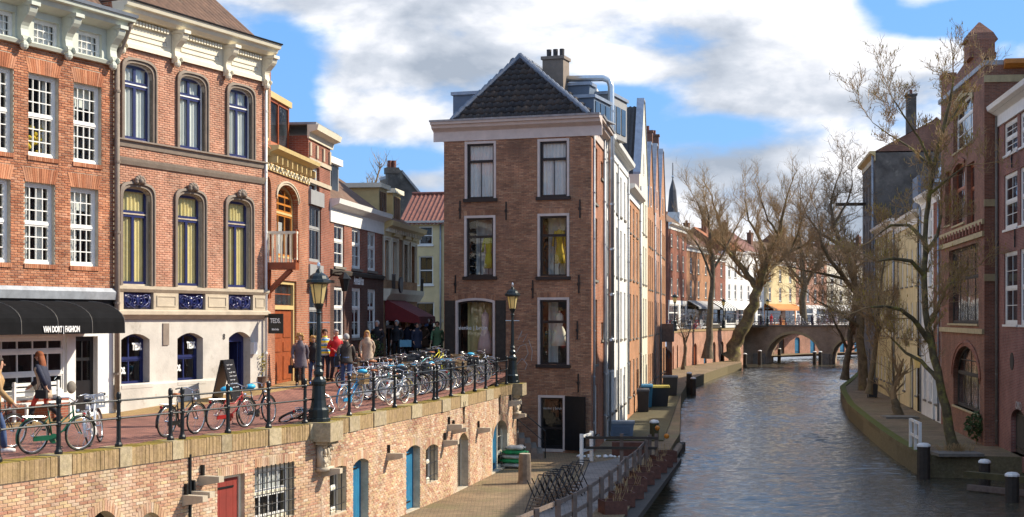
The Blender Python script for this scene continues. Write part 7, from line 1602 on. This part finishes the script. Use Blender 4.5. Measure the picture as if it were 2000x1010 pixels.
for x in (-.75, .75):
    for y in (-.18, .2): MB().box(x-.03, x+.03, y-.03, y+.03, 0, .44 if y < 0 else .95).build('leg', 'white', bn)
for k, (x, y, lb) in enumerate(((56, 753, 'dark round cushion on the near end of the white bench'), (121, 756, 'dark round cushion at the shop door side of the white bench'))):
    u, z = h1.px(x, y); o = MB().ball((0, 0, 0), (.16, .07, .16), 8).build('round_cushion', 'stone_grey', None, h1.Wd(u, -.3, z), h1.ang, True); tag(o, lb, 'cushion', 'cushions on the bench')
D('leaf', (.06,.1,.025), .7, 0, .4, 8); D('leaf_yellow', (.35,.28,.04), .7, 0, .3, 8); D('pot', (.09,.05,.035), .8)
def shrub(p, label, h=1.2, r=.3, n=160, pot=True, leaf='leaf', seed=3, ls=.06):
    rr = random.Random(seed); s = empty('potted_shrub' if pot else 'shrub', p, 0, label, 'plant'); z0 = .32 if pot else 0
    if pot: MB().lathe([(.13, 0), (.19, .3), (.21, .32), (.2, .34), (.02, .33)], 12).build('pot', 'pot', s)
    m = MB(); m.tube([(0,0,z0), (.02,.01,h*.6), (0,0,h*.85)], [.02, .015, .008], 6)
    f = MB()
    for i in range(n):
        a, b = rr.uniform(0, 2*pi), rr.uniform(-1, 1); q = rr.random()**.4; c = Vector((r*q*cos(a)*sqrt(1-b*b), r*q*sin(a)*sqrt(1-b*b), z0+(h-z0)*.55+(h-z0)*.45*b*q)); d1 = Vector((rr.gauss(0, 1), rr.gauss(0, 1), rr.gauss(0, 1))).normalized()*ls; d2 = Vector((rr.gauss(0, 1), rr.gauss(0, 1), rr.gauss(0, 1))); d2 = (d2-d1*d2.dot(d1)/d1.length_squared).normalized()*ls*.45
        f.add([tuple(c-d1), tuple(c+d2), tuple(c+d1), tuple(c-d2)], [(0,1,2,3)])
        if i % 12 == 0: m.tube([(0,0,z0+(c.z-z0)*.6), tuple(c)], .005, 3)
    m.build('stem', 'bark', s); f.build('foliage', leaf, s); return s
shrub(gpx(508, 757), 'small potted tree with yellowish leaves at the cafe house corner', 1.1, .22, 90, True, 'leaf_yellow', 4, .05)
shrub(h5.Wd(h5.px(690)[0], -.5, .25), 'potted shrub left of the brown shop house door', 1.6, .35, 200, True, 'leaf', 5); shrub(h5.Wd(h5.px(708)[0], -.5, .25), 'potted shrub right of the brown shop house door', 1.6, .35, 200, True, 'leaf', 6)
D('sign_green', (.02,.3,.12), .5); p = gpx(682, 714); o = MB().box(-.35, .35, -.03, .03, .1, 1.1).build('pavement_sign', 'sign_green', None, p, 0); tag(o, 'plain green pavement board behind the leather jacket man', 'sign')
# wall lantern on a bracket of the tall shop house
wl = empty('wall_lantern', h4.Wd(h4.W-.4, 0, h4.px(645, 540)[1]), h4.ang, 'black wall lantern on a long bracket beside the white lettering', 'lamp'); MB().tube([(0,0,-.1), (0,-.25,.12), (0,-.5,.15), (0,-.62,.1)], .025, 6).build('bracket', 'iron', wl); MB().lathe([(.1, -.55), (.2, -.12), (.26, -.1), (.12, .06), (.03, .14)], 6, (0, -.62, 0)).build('lantern', 'iron', wl)
# ------------------------------------------------------------------ things on the near wharf
def stick(name, label, cat, mats, p, rz=0, group=None): return empty(name, p, rz, label, cat, group)
# timber fence
fnz = -2.1; tops = [(1012, 1010), (1048, 994), (1090, 977), (1122, 964), (1152, 948), (1175, 933), (1193, 920), (1210, 909), (1224, 894), (1239, 884), (1249, 876), (1262, 861), (1269, 850)]
FPt = [pxz(x, y, fnz) for x, y in tops]; fe = empty('timber_fence', (FPt[0].x, FPt[0].y, WH), 0, 'weathered grey timber post and rail fence along the planter boxes', 'fence'); o0 = Vector((FPt[0].x, FPt[0].y, WH))
for p in FPt:
    q = p-o0; MB().box(-.06, .06, -.06, .06, 0, .92).build('post', 'wood_grey', fe, (q.x, q.y, 0), .2)
for a, b in zip(FPt, FPt[1:]):
    for z in (.38, .82): MB().beam((a.x-o0.x-.07, a.y-o0.y, z), (b.x-o0.x-.07, b.y-o0.y, z), .04, .11).build('rail', 'wood_grey', fe)
# planter boxes of rusty steel and the fender beam
b0, b1 = pxz(1236, 1012, -3.35), pxz(1326, 872, -3.35)
n = 9
for i in range(n):
    p = FPt[4].lerp(FPt[-1], (i+.3)/n)+Vector((.62+.02*i, .5, 0)); s = .33; bx = MB(); h = .42
    bx.box(-s, s, -s, -s+.03, 0, h); bx.box(-s, s, s-.03, s, 0, h); bx.box(-s, -s+.03, -s+.03, s-.03, 0, h); bx.box(s-.03, s, -s+.03, s-.03, 0, h)
    r = empty('planter_box', (p.x+random.uniform(-.06, .06), p.y, WH-.05), .2+random.uniform(-.2, .2), f'rusty square steel planter, {ords[i]} from the near end behind the timber fence', 'planter', 'rusty planters on the wharf edge'); bx.build('box', 'corten', r); MB().box(-s+.03, s-.03, -s+.03, s-.03, .02, h-.08).build('soil', 'mud', r)
    tw_ = MB(); rr = random.Random(i+50)
    for _ in range(14): a_ = Vector((rr.uniform(-.25, .25), rr.uniform(-.25, .25), h-.1)); tw_.tube([a_, a_+Vector((rr.gauss(0, .08), rr.gauss(0, .08), rr.uniform(.12, .4)))], .006, 3, cap=False)
    tw_.build('dead_stalks', 'twig', r)['kind'] = 'stuff'
fb = MB(); fb.tube([b0, b0.lerp(b1, .33)+Vector((.05, 0, 0)), b0.lerp(b1, .66), b1], .17, 8); o = fb.build('fender_beam', 'wood_old', None, (0, 0, 0), 0, True); tag(o, 'long rounded timber fender beam floating along the wharf edge', 'beam')
dk = MB()
a, b = FPt[3]+Vector((.2, 0, 0)), FPt[-1]+Vector((.3, .8, 0)); o = MB().hexa([(a.x, a.y, WH-.25), (a.x+1.15, a.y-.25, WH-.25), (b.x+1.0, b.y-.25, WH-.25), (b.x, b.y, WH-.25), (a.x, a.y, WH-.06), (a.x+1.15, a.y-.25, WH-.06), (b.x+1.0, b.y-.25, WH-.06), (b.x, b.y, WH-.06)]).build('planter_deck', 'wood_dark'); tag(o, 'low timber deck carrying the rusty planters', 'deck')
# grey paving patch
q = [pxz(x, y, WH) for x, y in ((1030, 1012), (1150, 1012), (1262, 880), (1185, 900), (1150, 905), (1125, 945))]; o = sheet('paving', [(p.x, p.y) for p in q], WH+.006, 'tb_wharf_grey')
# white gate and crossing rails
gp = pxz(1136, 908, WH); wg = empty('white_gate', gp, -.3, 'short white timber gate frame at the corner house canal edge', 'gate')
for y in (0, 1.5): MB().box(-.06, .06, y-.06, y+.06, 0, 1.15).build('post', 'white', wg)
for z in (.5, 1.05): MB().box(-.03, .03, .06, 1.44, z-.05, z+.05).build('rail', 'white', wg)
ba_ = empty('dark_barrier', gp+Vector((.1, .2, 0)), -.08, 'dark timber barrier of two rails crossing the wharf beside the white gate', 'barrier')
for z in (.62, 1.0): MB().box(.05, 2.75, -.03, .03, z-.05, z+.05).build('rail', 'wood_dark', ba_)
for x in (1.4, 2.7): MB().box(x-.07, x+.07, .035, .17, 0, 1.15).build('post', 'wood_grey', ba_)
o = MB().box(-.6, .7, -.25, .25, 0, .55).build('brick_planter', 'corten', None, pxz(1225, 890, WH), -.1); tag(o, 'low rust-brown tub behind the dark barrier', 'planter')
D('litter_white', (.7,.7,.68), .7); lt = MB(); rr = random.Random(9)
for _ in range(28): lt.ball((rr.uniform(-.9, .9), rr.uniform(-.35, .35), .04), (rr.uniform(.04, .14), rr.uniform(.04, .12), .05), 5)
o = lt.build('litter', 'litter_white', None, pxz(1175, 893, WH), 0, True); tag(o, 'heap of white plastic litter and stones below the barrier', 'litter', kind='stuff')
# stack of folded black chairs
st = 'folding black metal chair'
for i in range(9):
    p = pxz(1052+i*9.5, 1000-i*4.5, WH); c = empty('folding_chair', p, -.5+random.uniform(-.15, .15), f'black metal chair in the tipped-up pile, {ords[i]} from its near end', 'chair', 'pile of chairs on the wharf')
    for s in (-.2, .2):
        MB().tube([(s,-.5,.03), (s,.45,1.0)], .018, 5).build('leg', 'blackpaint', c); MB().tube([(s,.5,.03), (s,-.35,.92)], .018, 5).build('leg', 'blackpaint', c)
    for k in range(4): MB().box(-.2, .2, -.35+k*.09, -.28+k*.09, .1+k*.09, .13+k*.09).build('slat', 'wood_old', c)
    MB().tube([(-.2,.45,1.0), (.2,.45,1.0)], .018, 5).build('back_rail', 'blackpaint', c)
# stump and sacks
p = pxz(1025, 944, WH); r = empty('bollard_stump', p, 0, 'rough cut timber stump standing in front of the sacks', 'stump'); MB().lathe([(.26, 0), (.22, .1), (.2, .85), (.19, .98)], 10).build('trunk', 'wood_old', r); MB().lathe([(.185, .98), (.18, .99)], 10).build('cut_face', 'sandstone', r)
D('sack_green', (.02,.32,.1), .6, 0, .6, 5, .5, 18); D('sack_white', (.5,.47,.42), .7, 0, .4, 5, .5, 18)
for i, (dz, mt, w, lb) in enumerate(((0, 'sack_white', 1, 'lowest pale sack of the stack beside the arched cellar door'), (.16, 'sack_green', 1, 'lower green sack of the stack'), (.32, 'sack_white', .95, 'middle pale sack of the stack'), (.48, 'sack_green', .9, 'upper green sack of the stack'), (.64, 'sack_white', .7, 'crumpled pale sack on top of the stack'))):
    m = MB(); n_ = 14; rr = random.Random(i); m.loft([[(x, cos(2*pi*k/n_)*(.3*q)*rr.uniform(.93, 1.07), sin(2*pi*k/n_)*.1*q*rr.uniform(.8, 1.15)+.1) for k in range(n_)] for x, q in ((-.52*w, .55), (-.46*w, .35), (-.36*w, .9), (-.15*w, 1), (.05*w, .94), (.25*w, 1.03), (.4*w, .85), (.46*w, .35), (.52*w, .5))]); o = m.build('sack', mt, None, pxz(1003, 914, WH)+Vector((.02*i, 0, dz)), -.5+.1*i, True); tag(o, lb, 'sack', 'stack of sacks')
# storage box, bins, stools along the canal row
p = pxz(1214, 853, WH); r = empty('storage_box', p, -.05, 'grey-blue plastic storage box with pale lid on the jetty', 'box'); MB().hexa([(-.5,-.3,0),(.5,-.3,0),(.5,.3,0),(-.5,.3,0),(-.56,-.34,.62),(.56,-.34,.62),(.56,.34,.62),(-.56,.34,.62)]).build('body', 'grey_plastic', r); MB().box(-.6, .6, -.38, .38, .62, .74).build('lid', 'lead', r); MB().box(-.38, .38, -.345, -.33, .15, .48).build('front_panel', 'bluegrey', r)
def bin_(x, y, label, col='bin_dark', lid='bin_dark', s=1, w=.55):
    p = pxz(x, y, WH); r = empty('wheelie_bin', p, -.1, label, 'bin', 'wheelie bins along the canal houses'); r.scale = (s, s, s); MB().hexa([(-w*.42,-.28,.05),(w*.42,-.28,.05),(w*.42,.25,.05),(-w*.42,.25,.05),(-w/2,-.36,1.0),(w/2,-.36,1.0),(w/2,.34,1.0),(-w/2,.34,1.0)]).build('body', col, r); MB().hexa([(-w*.54,-.4,1.0),(w*.54,-.4,1.0),(w*.54,.38,1.0),(-w*.54,.38,1.0),(-w*.5,-.34,1.08),(w*.5,-.34,1.08),(w*.5,.34,1.12),(-w*.5,.34,1.12)]).build('lid', lid, r)
    for s_ in (-1, 1): o = MB().lathe([(.1, -.03), (.1, .03)], 12).build('wheel', 'rubber', r, (s_*w*.4, .28, .1)); o.rotation_euler[1] = pi/2
    MB().tube([(-w*.4,.42,.98), (w*.4,.42,.98)], .015, 6).build('handle', col, r)
bin_(1256, 806, 'black wheelie bin in front of the teal one on the jetty', s=1.25); bin_(1263, 797, 'teal wheelie bin tucked behind the black one', 'door_blue', 'door_blue', 1.3); bin_(1286, 795, 'wide dark bin with yellow lid on the jetty', 'bin_dark', 'leaf_yellow', 1.2, 1.1); bin_(1309, 774, 'dark bin farthest along the jetty by the graffiti', 'bin_dark', 'bin_dark', 1.3, .8); bin_(1704, 777, 'dark wheelie bin on the right wharf beside the dark trunk', 's' and 'bin_dark', 'bin_dark', 1.2)
o = MB().lathe([(.25, 0), (.3, .1), (.3, .5), (.25, .6)], 10).build('barrel', 'bin_dark', None, pxz(1378, 706, WH)+Vector((-1.0, 0, 0))); tag(o, 'dark tub beside the slender far tree', 'tub')
# mooring posts
def moor(p, label, h=1.7, r=.17, mat='wood_dark', group='mooring posts'):
    e = empty('mooring_post', (p.x, p.y, WAT-1.0), 0, label, 'post', group); H_ = p.z-WAT+1.0; MB().lathe([(r*1.05, 0), (r, H_-.1), (r*1.02, H_)], 10).build('shaft', mat, e); MB().lathe([(r*1.1, H_), (r*1.08, H_+.06), (r*.7, H_+.13), (.01, H_+.15)], 10).build('cap', 'white', e)
for x, yt, d, r, lb in ((1278, 822, 66.5, .2, 'mossy mooring post beside the orange float'), (1346, 726, 122, .22, 'taller of the two mooring posts standing in mid canal'), (1354, 736, 121, .22, 'shorter of the two mooring posts standing in mid canal'), (1804, 868, 58.7, .26, 'white-capped mooring post at the corner of the right wharf'), (1923, 900, 56, .22, 'white-capped mooring post before the dark end wall'), (1977, 926, 51.5, .24, 'white-capped mooring post nearest the picture edge'),
                        (1455, 688, 190, .25, 'mooring post beside the left end of the bridge'), (1484, 682, 199, .25, 'mooring post before the left bridge pier'), (1522, 678, 214, .25, 'mooring post inside the bridge arch'), (1591, 684, 199, .25, 'mooring post before the right bridge pier'), (1602, 684, 199.5, .25, 'second mooring post before the right bridge pier')):
    moor(px2(x, yt+4, d), lb, r=r, mat='wood_moss' if d < 70 and x < 1500 else 'wood_dark')
D('buoy', (.75,.25,.02), .5)
for x, y, d, lb in ((1284, 836, 65.2, 'orange float tied to the mossy mooring post'), (1302, 852, 61.5, 'orange float on the end of the floating platform')): tag(MB().ball((0, 0, 0), .11, 8).build('float', 'buoy', None, px2(x, y, d), 0, True), lb, 'float', 'orange floats')
p = pxz(1316, 872, -3.6); tag(MB().box(-.55, .45, -1.6, 1.2, -.4, .12).build('floating_platform', 'wood_dark', None, p, -.2), 'small dark floating platform at the end of the planter row', 'platform')
# jetty planks along the canal row
m = MB(); jt = empty('jetty', (*rowpt(70), WH), 0, 'narrow plank jetty running along the foot of the canal houses', 'jetty'); 
for i in range(62):
    d = 66+i*.65; a = rowpt(d); wd = interp([66, 106, 122], [2.6, 1.9, 1.4], d); pl_ = MB(); pl_.hexa([(a.x+.05, d, .005), (a.x+wd, d-.1, .005), (a.x+wd+.1, d+.5, .005), (a.x+.14, d+.6, .005), (a.x+.05, d, .05), (a.x+wd, d-.1, .05), (a.x+wd+.1, d+.5, .05), (a.x+.14, d+.6, .05)]); b = rowpt(70)
    for k in range(8): v = pl_.v[k]; pl_.v[k] = (v[0]-b.x, v[1]-b.y, v[2])
    pl_.build('plank', 'wood_moss', jt)
# right wharf: white barrier, shrub, lantern, planter ledge
p = pxz(1798, 886, WH); wb = empty('white_barrier', p, 0, 'short white timber barrier at the edge of the right wharf', 'barrier'); e = Vector(REDGE[2])-Vector(REDGE[1]); e.normalize()
for t_ in (.15, 1.3, 2.6): MB().box(-.06, .06, -.06, .06, 0, 1.25).build('post', 'white', wb, (e.x*t_-.0, e.y*t_, 0), -.1)
for z in (.6, 1.2): MB().beam((e.x*.15, e.y*.15, z), (e.x*2.6, e.y*2.6, z), .05, .12).build('rail', 'white', wb)
shrub(pxz(1907, 868, WH), 'dense dark evergreen shrub against the ornate brick house', 1.45, .5, 420, False, 'leaf', 12, .1)
o = MB().box(-1.0, 1.0, -.5, .5, 0, .7).box(-1.05, 1.05, -.55, .55, .7, .8).build('stone_ledge', 'tb_brown', None, pxz(1889, 838, WH), radians(-82)); tag(o, 'low brick ledge with stone top below the arched window', 'ledge')
m = MB(); rr = random.Random(21)
for _ in range(240):
    a = rr.uniform(0, 2*pi); q = rr.random()*.7; p = Vector((q*cos(a), q*sin(a)*.8, 0)); t2 = p*1.3+Vector((rr.gauss(0, .15), rr.gauss(0, .15), rr.uniform(.15, .45))); m.tube([p, t2], .006, 3, cap=False)
o = m.build('dead_plants', 'twig', None, pxz(1868, 886, WH)); tag(o, 'tuft of dead stalks at the foot of the budding tree', 'plants', kind='stuff')
tag(MB().box(-.9, .9, -.7, .7, 0, .12).build('tree_kerb', 'stone_grey', None, pxz(1868, 889, WH), 0), 'dark kerb frame round the foot of the budding tree', 'kerb'); tag(MB().box(-.9, .9, -.7, .7, 0, .12).build('tree_kerb', 'stone_grey', None, pxz(1757, 817, WH), 0), 'dark kerb frame round the low stump on the right wharf', 'kerb')
wl = empty('wall_lantern', R3.Wd(1.2, 0, 3.0), R3.ang, 'small box lantern on the white house wall of the right bank', 'lamp'); MB().box(-.03, .03, -.35, 0, .3, .36).build('bracket', 'iron', wl); MB().lathe([(.14, -.35), (.2, .15), (.24, .17), (.05, .35)], 4, (0, -.35, 0)).build('lantern', 'lampglass', wl)
# mooring timbers at the near right corner
r = empty('mooring_timbers', pxz(1960, 940, -3.4), 0, 'mossy horizontal timbers between the near right mooring posts', 'timber'); MB().beam((-.9, 1.5, .1), (1.6, -1.5, .1), .3, .22).build('timber', 'wood_moss', r); MB().beam((-.9, 1.2, -.35), (1.4, -1.6, -.35), .2, .2).build('timber', 'wood_grey', r)
